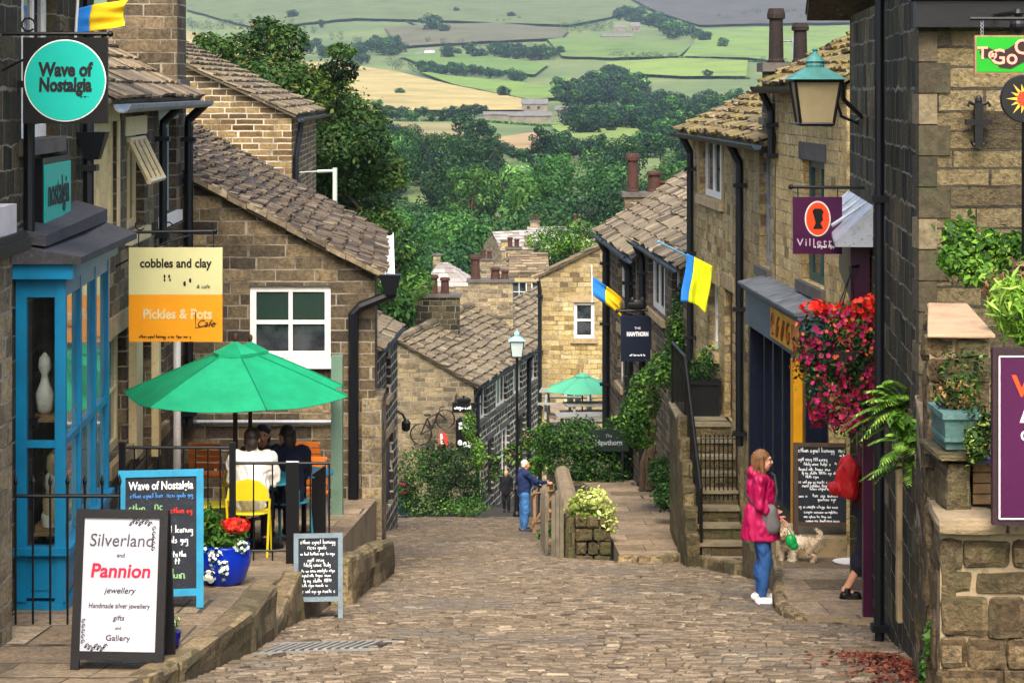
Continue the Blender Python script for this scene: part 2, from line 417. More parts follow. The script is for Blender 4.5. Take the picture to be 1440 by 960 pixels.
SLATE_STOPS = [(0, '#3b342b'), (.25, '#6f6250'), (.5, '#8c7a60'), (.7, '#5c5345'), (.88, '#a08c6c'), (1, '#6e5a4c')]
M_SLATE = tinted('stone_slates', SLATE_STOPS, .9, 14, .8, lichen=[(7.0, .6, (.045, .04, .032)), (11.0, .62, (.36, .33, .27)), (4.0, .63, (.03, .028, .022))], moss=(.11, .105, .045), moss_scale=1.1, moss_lo=.56, bump=.7, dist=.02)
M_SLATE_RED = tinted('weathered_stone_slates', [(0, '#2f2822'), (.3, '#51463a'), (.55, '#665847'), (.8, '#463c32'), (1, '#7d6f58')], .9, 14, .8, lichen=[(7.0, .6, (.045, .04, .032)), (11.0, .62, (.36, .33, .27)), (4.0, .63, (.03, .028, .022))], moss=(.16, .12, .05), moss_scale=.9, moss_lo=.58, bump=.7, dist=.02)
M_SLATE_MOSS = tinted('mossy_stone_slates', SLATE_STOPS, .9, 16, .8, lichen=[(7.0, .6, (.045, .04, .032)), (11.0, .62, (.36, .33, .27)), (4.0, .63, (.03, .028, .022))],  moss=(.17, .135, .03), moss_scale=1.9, moss_lo=.44, bump=.9, dist=.03)
M_SLATE_PALE = tinted('pale_stone_slates', [(0, '#453e33'), (.3, '#6c614f'), (.6, '#82745d'), (.85, '#615747'), (1, '#97886c')], .9, 9, .7, lichen=[(7.0, .6, (.045, .04, .032)), (11.0, .62, (.36, .33, .27)), (4.0, .63, (.03, .028, .022))],  moss=(.13, .12, .06), moss_scale=.8, moss_lo=.6, bump=.6, dist=.02)
M_SLATE_GREY = tinted('grey_roof_tiles', [(0, '#77706a'), (.5, '#928b84'), (1, '#a59d94')], .85, 10, .4, bump=.4)
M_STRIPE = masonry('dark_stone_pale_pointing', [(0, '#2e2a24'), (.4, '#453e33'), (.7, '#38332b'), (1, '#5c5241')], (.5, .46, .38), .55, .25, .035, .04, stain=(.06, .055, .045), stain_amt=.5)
M_LEAD = paint('lead_sheet', '#8b9199', .55, .3, 3.5, metal=.25, dirt=(.1, .1, .1), bump=.3)
M_FELT = paint('roofing_felt', '#3a393c', .9, .35, 5, dirt=(.09, .09, .09), bump=.6)
M_IRON = paint('black_iron', '#08080a', .5, .3, 9, bump=.15)
M_PIPE = paint('navy_black_pipe', '#0b0e15', .5, .35, 5, bump=.1)
M_WHITE = paint('white_paint', '#dcdad2', .45, .12, 5, dirt=(.45, .42, .36))
M_CREAM = paint('cream_paint', '#cdb98a', .5, .2, 3, dirt=(.33, .26, .15))
M_TIMBER = paint('weathered_timber', '#8a6c4a', .75, .4, 8, dirt=(.1, .075, .05), bump=.4)
M_GLASS = glass('window_glass', (.012, .014, .018), (.05, .055, .06))  # paler noise patches in the base colour imitate sky reflected in the panes
M_GLASS_SKY = glass('window_glass_pale', (.05, .055, .06), (.2, .22, .22), 1.6)
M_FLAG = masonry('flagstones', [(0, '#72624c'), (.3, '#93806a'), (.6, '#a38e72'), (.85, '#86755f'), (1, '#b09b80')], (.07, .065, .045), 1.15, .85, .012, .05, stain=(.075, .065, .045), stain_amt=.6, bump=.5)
M_KERB = paint('rough_kerbstone', '#83735a', .95, .4, 3.0, dirt=(.085, .085, .04), bump=.9)
M_SOIL = paint('dark_soil', '#2b241c', .95, .4, 6, bump=.8)
LEAF = dict(
    deep=tinted('leaf_deep', dims(.72, [(0, '#0f2113'), (.4, '#1d3a1c'), (.75, '#2f5527'), (1, '#497236')]), .6, 5, 0, bump=0, trans=.2, objvar=.5),
    mid=tinted('leaf_mid', dims(.72, [(0, '#1a3214'), (.4, '#335a22'), (.75, '#4f7d31'), (1, '#76a146')]), .55, 5, 0, bump=0, trans=.25, objvar=.4),
    light=tinted('leaf_light', dims(.8, [(0, '#33581f'), (.4, '#5f8f2c'), (.75, '#8dbb42'), (1, '#bfd869')]), .55, 5, 0, bump=0, trans=.3),
    olive=tinted('leaf_olive', dims(.75, [(0, '#10200c'), (.35, '#264216'), (.65, '#3f5f22'), (.9, '#587030'), (1, '#6e5a2e')]), .6, 5, 0, bump=0, trans=.2),
    wood=tinted('leaf_valley', dims(.85, [(0, '#13291a'), (.35, '#244726'), (.7, '#3d6a36'), (.9, '#5d8a46'), (1, '#7ba257')]), .7, 5, 0, bump=0, trans=.06, objvar=.75),
    conifer=tinted('leaf_conifer', dims(.8, [(0, '#0d2018'), (.5, '#18332a'), (1, '#2b4d38')]), .7, 5, 0, bump=0, trans=.05, objvar=.5),
    yellow=tinted('leaf_variegated', dims(.9, [(0, '#6f8a34'), (.4, '#a9bd55'), (.7, '#dbe08e'), (1, '#f0efc0')]), .55, 5, 0, bump=0, trans=.25),
)
M_BARK = paint('bark', '#4b3d2e', .95, .45, 7, bump=.9)
# ------------------------------------------------------------------ ground sheet: street hill, valley, opposite hillside
TERR = [(-60, 6.0), (-30, 2.6), (0, -2.1), (25, -6.3), (54, -11.5), (80, -16.0), (110, -20.2), (160, -24.0), (230, -26.5), (300, -24.0), (400, -17.8),
        (500, -15.7), (700, -12.5), (900, -7.3), (1200, 2.7), (1600, 23.0), (2000, 52.0), (2600, 105.0), (3200, 171.0), (4000, 262.0)]
def zt(X, Y):
    z = interp(TERR, Y)
    k = min(1, max(0, (Y - 350) / 500.0))
    z += k * Y * (.0016 * math.sin(X / 90.0 + Y / 260.0) + .0026 * math.sin(X / 310.0 - 1.0) + .0007 * math.sin(X / 33.0 + Y / 70.0))
    return z
def ground_at(px, py, y0=330.0):
    """where the line of sight through a photo point meets the opposite hillside"""
    Y = y0; last = None
    while Y < 3990:
        X = pxX(px, Y); d = pyZ(py, Y) - zt(X, Y)
        if d < 0: return Vector((X, Y, zt(X, Y)))
        Y += max(1.5, Y * .004)
    return Vector((pxX(px, 3980), 3980, zt(pxX(px, 3980), 3980)))
mb = MB()
ys = [-55, -30, -10] + list(np.arange(0, 120, 4.0)) + list(np.arange(120, 500, 12.0)) + list(np.geomspace(500, 3990, 130))
NXT = 90
for Y in ys:
    hw = 40 + max(0, Y) * .42
    for i in range(NXT + 1):
        X = lerp(-hw, hw, i / NXT); mb.v.append((X, Y, zt(X, Y)))
for j in range(len(ys) - 1):
    for i in range(NXT):
        a = j * (NXT + 1) + i
        mb.f.append((a, a + 1, a + NXT + 2, a + NXT + 1)); mb.m.append(0); mb.t.append(0)
s = NT('hill_grass'); v = s.coord()
n1 = s.noise(v, .006, 6, .6); n2 = s.noise(v, .09, 5, .65)
gcol = s.ramp(n1.outputs[0], [(.3, (.05, .075, .022)), (.48, (.085, .12, .028)), (.62, (.12, .15, .036)), (.75, (.14, .125, .042))]).outputs[0]
gcol = s.mix(.5, gcol, s.ramp(n2.outputs[0], [(.3, (.45, .5, .45)), (.65, (1.15, 1.15, 1.1))]).outputs[0], 'MULTIPLY')
s.base(gcol); s.rough(.95)
M_HILL = s.m
tag(mb.build('ground', M_HILL, origin=(0, 0, 0), smooth=True), kind='structure')
# ------------------------------------------------------------------ fields on the opposite hillside (sheets lying on the ground)
def field(name, pts, c, seed=0, lift=.5, grain=.03):
    """a field whose boundary is given on the photograph; every inner point is laid on the hill"""
    m = paint(name + '_%d' % seed, c, .95, .38, grain, bump=0, dirt=tuple(x * .55 for x in col(c)[:3]))
    bm = bmesh.new()
    n = len(pts); ring = []
    for i in range(n):
        (ax, ay), (bx, by) = pts[i], pts[(i + 1) % n]
        k = max(1, int(math.hypot(bx - ax, (by - ay) * 3) / 14))
        for j in range(k):
            ring.append((lerp(ax, bx, j / k), lerp(ay, by, j / k)))
    vs = []
    for x, y in ring:
        q = ground_at(x, y); vs.append(bm.verts.new(q))
    f = bm.faces.new(vs); bmesh.ops.triangulate(bm, faces=[f])
    for _ in range(3):
        es = [e for e in bm.edges if e.calc_length() > 18]
        if es: bmesh.ops.subdivide_edges(bm, edges=es, cuts=1, use_grid_fill=False); bmesh.ops.triangulate(bm, faces=bm.faces[:])
    for q in bm.verts: q.co.z = zt(q.co.x, q.co.y) + lift + q.co.y * .0011
    bmesh.ops.recalc_face_normals(bm, faces=bm.faces[:])
    me = bpy.data.meshes.new(name); bm.to_mesh(me); bm.free()
    if me.polygons and me.polygons[0].normal.z < 0: me.flip_normals()
    me.materials.append(m); o = bpy.data.objects.new(name, me); COL.objects.link(o)
    return tag(o, kind='structure')
field('hayfield', [(262, 48), (262, 90), (300, 112), (420, 128), (470, 150), (520, 163), (600, 160), (735, 160), (742, 145), (640, 125), (560, 106), (470, 92), (430, 100), (330, 62)], (.30, .235, .08), 1)
field('mown_field', [(585, 104), (640, 124), (742, 144), (788, 142), (792, 130), (730, 120), (640, 112)], (.115, .185, .022), 2)
field('pasture', [(560, 82), (600, 98), (690, 104), (752, 110), (772, 94), (690, 84), (620, 78)], (.085, .145, .02), 3)
field('meadow', [(985, 46), (1200, 40), (1200, 92), (1100, 92), (1050, 86), (960, 84), (975, 66)], (.115, .175, .024), 4)
field('paddock', [(850, 92), (960, 86), (1052, 90), (1050, 112), (960, 112), (880, 108)], (.135, .195, .026), 5)
field('upland_pasture', [(770, 60), (850, 52), (975, 66), (955, 84), (860, 86), (790, 84)], (.09, .14, .022), 6)
field('riverside_meadow', [(775, 182), (820, 178), (918, 186), (912, 214), (850, 214), (800, 204)], (.13, .18, .03), 7)
field('dry_scrub', [(698, 200), (760, 190), (768, 212), (720, 224)], (.25, .17, .075), 8)
field('rough_grazing', [(540, 42), (700, 36), (800, 46), (790, 58), (700, 62), (560, 70)], (.085, .08, .034), 9)
field('moorland', [(868, -8), (1210, -8), (1210, 36), (1060, 38), (985, 40), (930, 24)], (.05, .043, .032), 10)
field('sloping_pasture', [(262, 2), (420, -6), (600, -6), (860, -8), (900, 20), (800, 40), (640, 34), (500, 30), (360, 44), (262, 18)], (.082, .105, .026), 11)
field('scrub_bank', [(540, 176), (660, 180), (690, 206), (640, 230), (560, 214)], (.20, .17, .065), 12)
# ------------------------------------------------------------------ haze: the damp air between the village and the far hillside
hz = MB().box((-2300, -70, -32), (2300, 4300, 330))
hs = bpy.data.materials.new('valley_air'); hs.use_nodes = True; ht = hs.node_tree; ht.nodes.clear()
ho = ht.nodes.new('ShaderNodeOutputMaterial'); hv = ht.nodes.new('ShaderNodeVolumePrincipled')
hv.inputs['Color'].default_value = (.46, .6, .72, 1); hv.inputs['Density'].default_value = .000095; hv.inputs['Anisotropy'].default_value = .1
ht.links.new(hv.outputs[0], ho.inputs['Volume'])
tag(hz.build('haze', hs, origin=(0, 0, 0), uv=False), kind='stuff')
# ------------------------------------------------------------------ the cobbled street: individual stone setts over a bed
LEDGE = [(11, -2.6), (18.5, -2.3), (21, -2.2), (22, -1.9), (31, -1.9), (38, -2.5), (45, -3.0), (52, -3.6), (60, -4.2), (72, -4.0), (80, -1.9), (95, .9), (115, 4.6)]
REDGE = [(11, 3.1), (20, 3.3), (24, 3.2), (30, 3.3), (33.5, 2.9), (34.4, 1.7), (36, .9), (46, 1.0), (52, 1.1), (60, .95), (68, 1.0), (80, 3.2), (95, 6.0), (115, 9.6)]
def zroad(X, Y):
    xl, xr = interp(LEDGE, Y), interp(REDGE, Y); t = (X - xl) / max(.5, xr - xl) * 2 - 1
    return zr(Y) + .05 * (1 - t * t) - .02 + .02 * math.sin(X * 1.9 + Y * .6) * math.sin(Y * .45)
mb = MB()
yl = list(np.arange(9.0, 116, 1.0))
for Y in yl:
    xl, xr = interp(LEDGE, Y) - .25, interp(REDGE, Y) + .25
    for i in range(9):
        X = lerp(xl, xr, i / 8); mb.v.append((X, Y, zroad(X, Y) - (.022 if Y < 68 else 0)))
for j in range(len(yl) - 1):
    for i in range(8):
        a = j * 9 + i; mb.f.append((a, a + 1, a + 10, a + 9)); mb.m.append(0); mb.t.append(0)
g = random.Random(3); Y = 11.5
while Y < 69:
    d = g.uniform(.078, .108) * (1 if Y < 40 else 1.25); xl, xr = interp(LEDGE, Y) - .2, interp(REDGE, Y) + .2
    X = xl - g.random() * .2; drift = g.uniform(-.015, .015)
    while X < xr:
        w = g.uniform(.10, .19); gap = .005 + (g.random() ** 5) * .014
        x0, x1, y0, y1 = X + gap, X + w - gap, Y + gap * .8, Y + d - gap * .8
        base = zroad(X, Y); h = g.gauss(0, .0045) - (g.random() < .08) * .018
        tl = [g.gauss(0, .003) for _ in range(4)]; b = .011
        q = [(x0, y0), (x1, y0), (x1, y1), (x0, y1)]
        if Y < 44:
            vs = [(x + g.gauss(0, .004), y + drift * 0, zroad(x, y) - .03) for x, y in q]
            qi = [(x0 + b, y0 + b), (x1 - b, y0 + b), (x1 - b, y1 - b), (x0 + b, y1 - b)]
            vs += [(x, y, zroad(x, y) - .012 + h + t) for (x, y), t in zip(q, tl)]
            vs += [(x, y, zroad(x, y) + h + t) for (x, y), t in zip(qi, tl)]
            fs = [(0, 1, 5, 4), (1, 2, 6, 5), (3, 0, 4, 7), (4, 5, 9, 8), (5, 6, 10, 9), (6, 7, 11, 10), (7, 4, 8, 11), (8, 9, 10, 11)]
        else:
            vs = [(x, y, zroad(x, y) - .03) for x, y in q] + [(x, y, zroad(x, y) + h + t) for (x, y), t in zip(q, tl)]
            fs = [(0, 1, 5, 4), (4, 5, 6, 7)]
        mb.add(vs, fs, 1, min(1, max(0, g.gauss(.55, .2)))); X += w
    Y += d
M_BED = paint('sett_joints', '#352f26', .95, .4, 3, bump=.6)
M_SETT = tinted('stone_setts', [(0, '#332b22'), (.25, '#564a3b'), (.5, '#685b49'), (.75, '#776957'), (1, '#94866f')], .8, 34, .6, lichen=[(13, .66, (.05, .045, .036)), (.45, .54, (.10, .085, .066)), (1.7, .62, (.24, .21, .17))], moss=(.12, .1, .075), moss_scale=.7, moss_lo=.55, bump=.7, dist=.012, spec=.35)
tag(mb.build('cobbled_road', [M_BED, M_SETT], origin=(0, 0, 0), uv=False), kind='structure')
# ------------------------------------------------------------------ building kit
class Fac:
    """a vertical facade from A to B (plan points); outward is on the right of A->B"""
    def __init__(s, A, B):
        s.A = Vector(A); s.B = Vector(B); d = s.B - s.A; s.L = d.length; s.d = d.normalized(); s.n = Vector((s.d.y, -s.d.x))
    def pt(s, u, z, o=0.0):
        q = s.A + s.d * u + s.n * o; return Vector((q.x, q.y, z))
    def u(s, px, o=0.0):
        k = (px - HX) / F; a = s.A + s.n * o
        return (k * a.y - a.x) / (s.d.x - k * s.d.y)
    def Y(s, px, o=0.0): return (s.A + s.n * o + s.d * s.u(px, o)).y
    def z(s, px, py, o=0.0): return pyZ(py, s.Y(px, o))
    def rect(s, p0, p1, t, b, o=0.0):
        a, c = sorted((s.u(p0, o), s.u(p1, o))); m = (p0 + p1) / 2
        return (a, c, s.z(m, b, o), s.z(m, t, o))
    def box(s, mb, u0, u1, z0, z1, o0, o1, mi=0, tint=None):
        return mb.hexa([s.pt(u0, z0, o1), s.pt(u1, z0, o1), s.pt(u1, z0, o0), s.pt(u0, z0, o0),
                        s.pt(u0, z1, o1), s.pt(u1, z1, o1), s.pt(u1, z1, o0), s.pt(u0, z1, o0)], mi, tint)
    def yaw(s): return math.atan2(s.d.y, s.d.x)
def wall(mb, fa, z0, z1, ops=(), depth=.14, mi=0, top=None):
    us = sorted({0.0, fa.L} | {o[0] for o in ops} | {o[1] for o in ops}); zs = sorted({z0, z1} | {o[2] for o in ops} | {o[3] for o in ops})
    us = [u for u in us if -1e-6 <= u <= fa.L + 1e-6]
    for i in range(len(us) - 1):
        for j in range(len(zs) - 1):
            cu, cz = (us[i] + us[i + 1]) / 2, (zs[j] + zs[j + 1]) / 2
            if any(o[0] < cu < o[1] and o[2] < cz < o[3] for o in ops): continue
            mb.quad(fa.pt(us[i], zs[j]), fa.pt(us[i + 1], zs[j]), fa.pt(us[i + 1], zs[j + 1]), fa.pt(us[i], zs[j + 1]), mi)
    for a, b, c, d in [o[:4] for o in ops]:
        i = -depth
        mb.quad(fa.pt(a, c), fa.pt(a, d), fa.pt(a, d, i), fa.pt(a, c, i), mi)
        mb.quad(fa.pt(b, c), fa.pt(b, c, i), fa.pt(b, d, i), fa.pt(b, d), mi)
        mb.quad(fa.pt(a, d), fa.pt(b, d), fa.pt(b, d, i), fa.pt(a, d, i), mi)
        mb.quad(fa.pt(a, c), fa.pt(a, c, i), fa.pt(b, c, i), fa.pt(b, c), mi)
    if top:       # polygon over the wall's top edge: list of (u, z)
        mb.poly([fa.pt(0, z1), fa.pt(fa.L, z1)] + [fa.pt(u, z) for u, z in top], mi)
def window(par, fa, op, nx=2, nz=2, fm=None, gm=None, fw=.06, bar=.03, inset=.10, sill=M_ASHLAR, lintel=M_ASHLAR, name='window', bars_z=None, surround=None):
    fm = fm or M_WHITE; gm = gm or M_GLASS
    u0, u1, z0, z1 = op[:4]; mb = MB(); o1, o0 = -inset, -inset - .05
    fa.box(mb, u0, u0 + fw, z0, z1, o0, o1); fa.box(mb, u1 - fw, u1, z0, z1, o0, o1)
    fa.box(mb, u0 + fw, u1 - fw, z0, z0 + fw, o0, o1); fa.box(mb, u0 + fw, u1 - fw, z1 - fw, z1, o0, o1)
    for i in range(1, nx):
        c = lerp(u0 + fw, u1 - fw, i / nx); fa.box(mb, c - bar / 2, c + bar / 2, z0 + fw, z1 - fw, o0 + .004, o1 - .006)
    for j in range(1, nz):
        c = lerp(z0 + fw, z1 - fw, (bars_z[j - 1] if bars_z else j / nz)); fa.box(mb, u0 + fw, u1 - fw, c - bar / 2, c + bar / 2, o0 + .008, o1 - .002)
    w = mb.build(name, fm, par)
    MB().quad(fa.pt(u0 + fw * .5, z0 + fw * .5, o0 + .02), fa.pt(u1 - fw * .5, z0 + fw * .5, o0 + .02), fa.pt(u1 - fw * .5, z1 - fw * .5, o0 + .02), fa.pt(u0 + fw * .5, z1 - fw * .5, o0 + .02)).build('pane', gm, w)
    if sill: fa.box(MB_ := MB(), u0 - .1, u1 + .1, z0 - .14, z0 - .002, -.13, .07); MB_.build('sill', sill, w)
    if lintel: fa.box(MB_ := MB(), u0 - .14, u1 + .14, z1 + .002, z1 + .22, -.10, .015); MB_.build('lintel', lintel, w)
    if surround:
        
        for a, b in ((u0 - .14, u0 - .002), (u1 + .002, u1 + .14)): MB_ = MB(); fa.box(MB_, a, b, z0, z1, -.1, .02); MB_.build('stone_jamb', surround, w)
    return w
def door(par, fa, op, m, name='door', panels=2, inset=.1, light=None, lintel=M_ASHLAR):
    u0, u1, z0, z1 = op[:4]; mb = MB(); fa.box(mb, u0, u1, z0, z1, -inset - .06, -inset)
    w = u1 - u0
    for i in range(panels):
        a = lerp(u0, u1, i / panels) + .07; b = lerp(u0, u1, (i + 1) / panels) - .07
        for c, d in ((.08, .42), (.47, .9 if not light else .55)):
            fa.box(mb, a, b, lerp(z0, z1, c), lerp(z0, z1, d), -inset - .01, -inset + .018)
    o = mb.build(name, m, par)
    if light:
        MB_ = MB(); fa.box(MB_, u0 + .12, u1 - .12, lerp(z0, z1, .6), z1 - .12, -inset - .01, -inset + .012); MB_.build('pane', light, o)
    MB().ell(fa.pt(u0 + w * .86, lerp(z0, z1, .47), -inset + .04), .035, 8).build('handle', M_IRON, o)
    if lintel: fa.box(MB_ := MB(), u0 - .16, u1 + .16, z1 + .002, z1 + .24, -.1, .018); MB_.build('lintel', lintel, o)
    return o
def slates(mb, e0, e1, r0, r1, row=.27, w=(.24, .5), th=.035, seed=0, mi=0, jit=1.0):
    g = random.Random(seed); e0, e1, r0, r1 = map(Vector, (e0, e1, r0, r1))
    nrm = (e1 - e0).cross(r0 - e0).normalized()
    if nrm.z < 0: nrm = -nrm
    Lr = (r0 - e0).length; Le = (e1 - e0).length
    def pt(s, t): return (e0.lerp(e1, s)).lerp(r0.lerp(r1, s), t)
    mb.quad(pt(0, 0) - nrm * .01, pt(1, 0) - nrm * .01, pt(1, 1) - nrm * .01, pt(0, 1) - nrm * .01, mi, .1)
    mb.quad(pt(0, 0) - nrm * .07, pt(1, 0) - nrm * .07, pt(1, 1) - nrm * .07, pt(0, 1) - nrm * .07, mi, .1)
    for s in (0, 1): mb.quad(pt(s, 0) - nrm * .01, pt(s, 1) - nrm * .01, pt(s, 1) - nrm * .07, pt(s, 0) - nrm * .07, mi, .1)
    mb.quad(pt(0, 0) - nrm * .01, pt(1, 0) - nrm * .01, pt(1, 0) - nrm * .07, pt(0, 0) - nrm * .07, mi, .1)
    t = -.03 / Lr; rr = row * 1.25
    while t < .985:
        dt = rr / Lr; s = -g.random() * w[1] / Le * .5
        while s < 1.0:
            ds = g.uniform(*w) / Le
            a, b = max(-.004, s) + .008 / Le, min(1.004, s + ds) - .008 / Le
            if b - a > .05 / Le:
                h = th * g.uniform(.75, 1.5) * 1.0; j = g.uniform(-.02, .02) * jit / Lr; sk = g.uniform(-.012, .012) * jit
                tt = min(1.01, t + dt * 1.25)
                lo0, lo1 = pt(a, t + j) + nrm * (h + .012), pt(b, t + j + sk / Lr) + nrm * (h + .012 + g.uniform(-.01, .01) * jit)
                up0, up1 = pt(a, tt) + nrm * .008, pt(b, tt) + nrm * .008
                mb.add([lo0, lo1, up1, up0, lo0 - nrm * th, lo1 - nrm * th, up0 - nrm * .02, up1 - nrm * .02],
                       [(0, 1, 2, 3), (4, 5, 1, 0), (4, 0, 3, 6), (1, 5, 7, 2)], mi)
            s += ds
        t += dt; rr = max(row * .72, rr * .975)
    return mb
def ridge(mb, a, b, r=.13, mi=0, seed=0):
    a, b = Vector(a), Vector(b); g = random.Random(seed); n = max(1, int((b - a).length / .55))
    for i in range(n):
        p, q = a.lerp(b, (i + .02) / n), a.lerp(b, (i + .98) / n); dz = Vector((0, 0, g.uniform(-.012, .012)))
        mb.tube([p + dz, q + dz], r * g.uniform(.94, 1.05), 8, mi)
    return mb
def pipe(par, pts, r=.045, name='drainpipe', m=None, hopper=None, brackets=True):
    mb = MB(); mb.tube(pts, r, 8)
    if brackets:
        top, bot = Vector(pts[-1]), Vector(pts[-2]); n = max(1, int((top - bot).length / 1.5))
        for i in range(n + 1):
            q = top.lerp(bot, (i + .1) / (n + .2)); mb.box((q.x - r * 1.7, q.y - r * 1.4, q.z - .03), (q.x + r * 1.7, q.y + r * 1.4, q.z + .03))
    if hopper is not None:
        h = Vector(hopper); mb.hexa([h + Vector(q) for q in ((-.07, -.07, -.17), (.07, -.07, -.17), (.07, .07, -.17), (-.07, .07, -.17), (-.15, -.12, .1), (.15, -.12, .1), (.15, .12, .1), (-.15, .12, .1))])
    return mb.build(name, m or M_PIPE, par)
def gutter(par, a, b, r=.07, m=None):
    a, b = Vector(a), Vector(b); mb = MB(); d = (b - a).normalized(); sd = d.cross(Vector((0, 0, 1))).normalized()
    n = 7
    for k, (p, q) in enumerate([(a, b)]):
        vs = []
        for e in (p, q):
            for i in range(n):
                an = math.pi * i / (n - 1); vs.append(e + sd * (r * math.cos(an)) + Vector((0, 0, -r * math.sin(an))))
            for i in reversed(range(n)):
                an = math.pi * i / (n - 1); vs.append(e + sd * (r * .84 * math.cos(an)) + Vector((0, 0, -r * .84 * math.sin(an))))
        m2 = 2 * n; mb.add(vs, [(i, (i + 1) % m2, m2 + (i + 1) % m2, m2 + i) for i in range(m2)] + [tuple(range(m2)), tuple(range(m2, 2 * m2))])
    return mb.build('gutter', m or M_PIPE, par)
def chimney(par, c, sx, sy, z0, z1, m, pots=(), band=True, potm=None, cap=M_ASHDARK):
    """pots: (dx, dy, radius, height)"""
    cx, cy = c; mb = MB()
    mb.box((cx - sx / 2, cy - sy / 2, z0), (cx + sx / 2, cy + sy / 2, z1))
    o = mb.build('chimney', m, par)
    mb = MB()
    if band: mb.box((cx - sx / 2 - .05, cy - sy / 2 - .05, z0 + (z1 - z0) * .35), (cx + sx / 2 + .05, cy + sy / 2 + .05, z0 + (z1 - z0) * .35 + .1)); mb.build('band', cap, o) if band else None; mb = MB()
    mb.box((cx - sx / 2 - .07, cy - sy / 2 - .07, z1 - .002), (cx + sx / 2 + .07, cy + sy / 2 + .07, z1 + .12)); mb.build('cap', cap, o)
    for dx, dy, r, h in pots:
        MB().lathe([(r * 1.1, 0), (r * 1.15, .05), (r, .08), (r * .9, h * .8), (r * 1.2, h * .82), (r * 1.22, h * .9), (r, h), (r * .7, h), (r * .7, h - .06)],
                   (cx + dx, cy + dy, z1 + .1), 14).build('chimney_pot', potm or M_POT, o)
    return o
M_POT = paint('clay_pot', '#3f2720', .9, .5, 5, dirt=(.09, .07, .06), bump=.3)
M_POTDARK = paint('sooty_clay_pot', '#231916', .85, .45, 6, dirt=(.05, .045, .04), bump=.4)
def house(label, cat, base, group=None, name='stone_house'): return thing(name, base, label, cat, group)
# ================================================================== LEFT SIDE OF THE STREET
LX = lambda Y: -3.72 - .026 * Y
LF = Fac((LX(8), 8), (LX(22.15), 22.15))
# ---- the turquoise gift shop
h = house('dark stone shop with a bright blue timber bay window, on which turquoise signs hang', 'shop', (LX(15) - 2, 15, -4.2), name='stone_shop')
wop = LF.rect(30, 80, -26, 194)
mb = MB(); wall(mb, LF, -7.0, 2.2, [wop])
B0, B1, B2, B3 = (LX(8), 8), (LX(22.15), 22.15), (LX(22.15) - 6, 22.15), (LX(8) - 6, 8)
wall(mb, Fac(B1, B2), -7.0, 2.2); wall(mb, Fac(B2, B3), -7, 2.2); wall(mb, Fac(B3, B0), -7, 2.2)
mb.build('wall', M_DARK, h)
mb = MB(); slates(mb, (B0[0] + .2, 7.8, 2.15), (B1[0] + .2, 22.3, 2.15), (B0[0] - 3, 7.8, 4.2), (B1[0] - 3, 22.3, 4.2), seed=1)
slates(mb, (B3[0] - .2, 7.8, 2.15), (B2[0] - .2, 22.3, 2.15), (B0[0] - 3, 7.8, 4.2), (B1[0] - 3, 22.3, 4.2), row=.5, w=(.5, .9), seed=2); mb.build('roof', M_SLATE, h)
window(h, LF, wop, 3, 2, M_WHITE, M_GLASS, fw=.11, bar=.08, sill=M_ASHDARK, lintel=M_ASHDARK)
u = LF.u(26); pipe(h, [LF.pt(u, pyZ(95, LF.Y(26)), .09), LF.pt(u, -4.4, .09)], .05)
u = LF.u(110); Yp = LF.Y(110)
pipe(h, [LF.pt(u, 2.1, .1), LF.pt(u, pyZ(205, Yp), .1), LF.pt(u, pyZ(210, Yp), .1), LF.pt(u, -4.6, .1)], .055, hopper=LF.pt(u, pyZ(200, Yp), .14))
# blue bay window
M_BLUE = paint('blue_shopfront_paint', '#0d6f96', .4, .25, 2.5, dirt=(.02, .12, .19))
M_TEALG = glass('shop_glass', (.05, .13, .14), (.22, .33, .28), 1.1, .05)
M_SHOWG = glass('shop_display_glass', (.03, .035, .035), (.16, .16, .14), 5.5, .06)
BF = Fac((pxX(22, 18.5), 18.5), (pxX(92, 18.5), 18.5)); BS = Fac((pxX(92, 18.5), 18.5), (LX(21.3) + .36, 21.3))
zt_, zb_ = -1.60, -4.43
cg = NT('clear_shop_glass'); tb_ = cg.n('ShaderNodeBsdfTransparent'); gl_ = cg.n('ShaderNodeBsdfGlossy'); gl_.inputs['Roughness'].default_value = .03; mx_ = cg.n('ShaderNodeMixShader'); mx_.inputs[0].default_value = .22
tb_.inputs[0].default_value = (.82, .88, .88, 1); cg.l(tb_.outputs[0], mx_.inputs[1]); cg.l(gl_.outputs[0], mx_.inputs[2]); cg.l(mx_.outputs[0], cg.out.inputs[0]); M_CLEAR = cg.m
mb = MB()
def bay_face(mb, fa, bays, first):
    n = bays; L = fa.L; st = .09
    for i in range(n + 1):
        c = L * i / n; a, b = (max(0, c - st / 2), min(L, c + st / 2)) if 0 < i < n else ((0, st) if i == 0 else (L - st, L))
        fa.box(mb, a, b, zb_ + .1, zt_, -.07, 0.0)
    fa.box(mb, st, L - st, zt_ - .16, zt_ - .002, -.065, -.006); fa.box(mb, st, L - st, zb_ + .13, zb_ + .52, -.065, -.012)
    fa.box(mb, st, L - st, pyZ(622, 18.6) - .03, pyZ(622, 18.6) + .03, -.06, -.008)
    for i in range(n):
        a, b = L * i / n + st, L * (i + 1) / n - st
        fa.box(mb, a + .03, b - .03, zb_ + .2, zb_ + .46, -.03, .0)
bay_face(mb, BF, 1, True); bay_face(mb, BS, 3, False)
BF.box(mb, -.05, BF.L + .08, zt_ + .0, zt_ + .13, -.1, .09); BS.box(mb, .09, BS.L, zt_ + .001, zt_ + .129, -.1, .08)
BF.box(mb, -.02, BF.L + .05, zb_ + .5, zb_ + .56, -.1, .06); BS.box(mb, .05, BS.L, zb_ + .501, zb_ + .559, -.1, .05)
bay = mb.build('bay_window', M_BLUE, h)
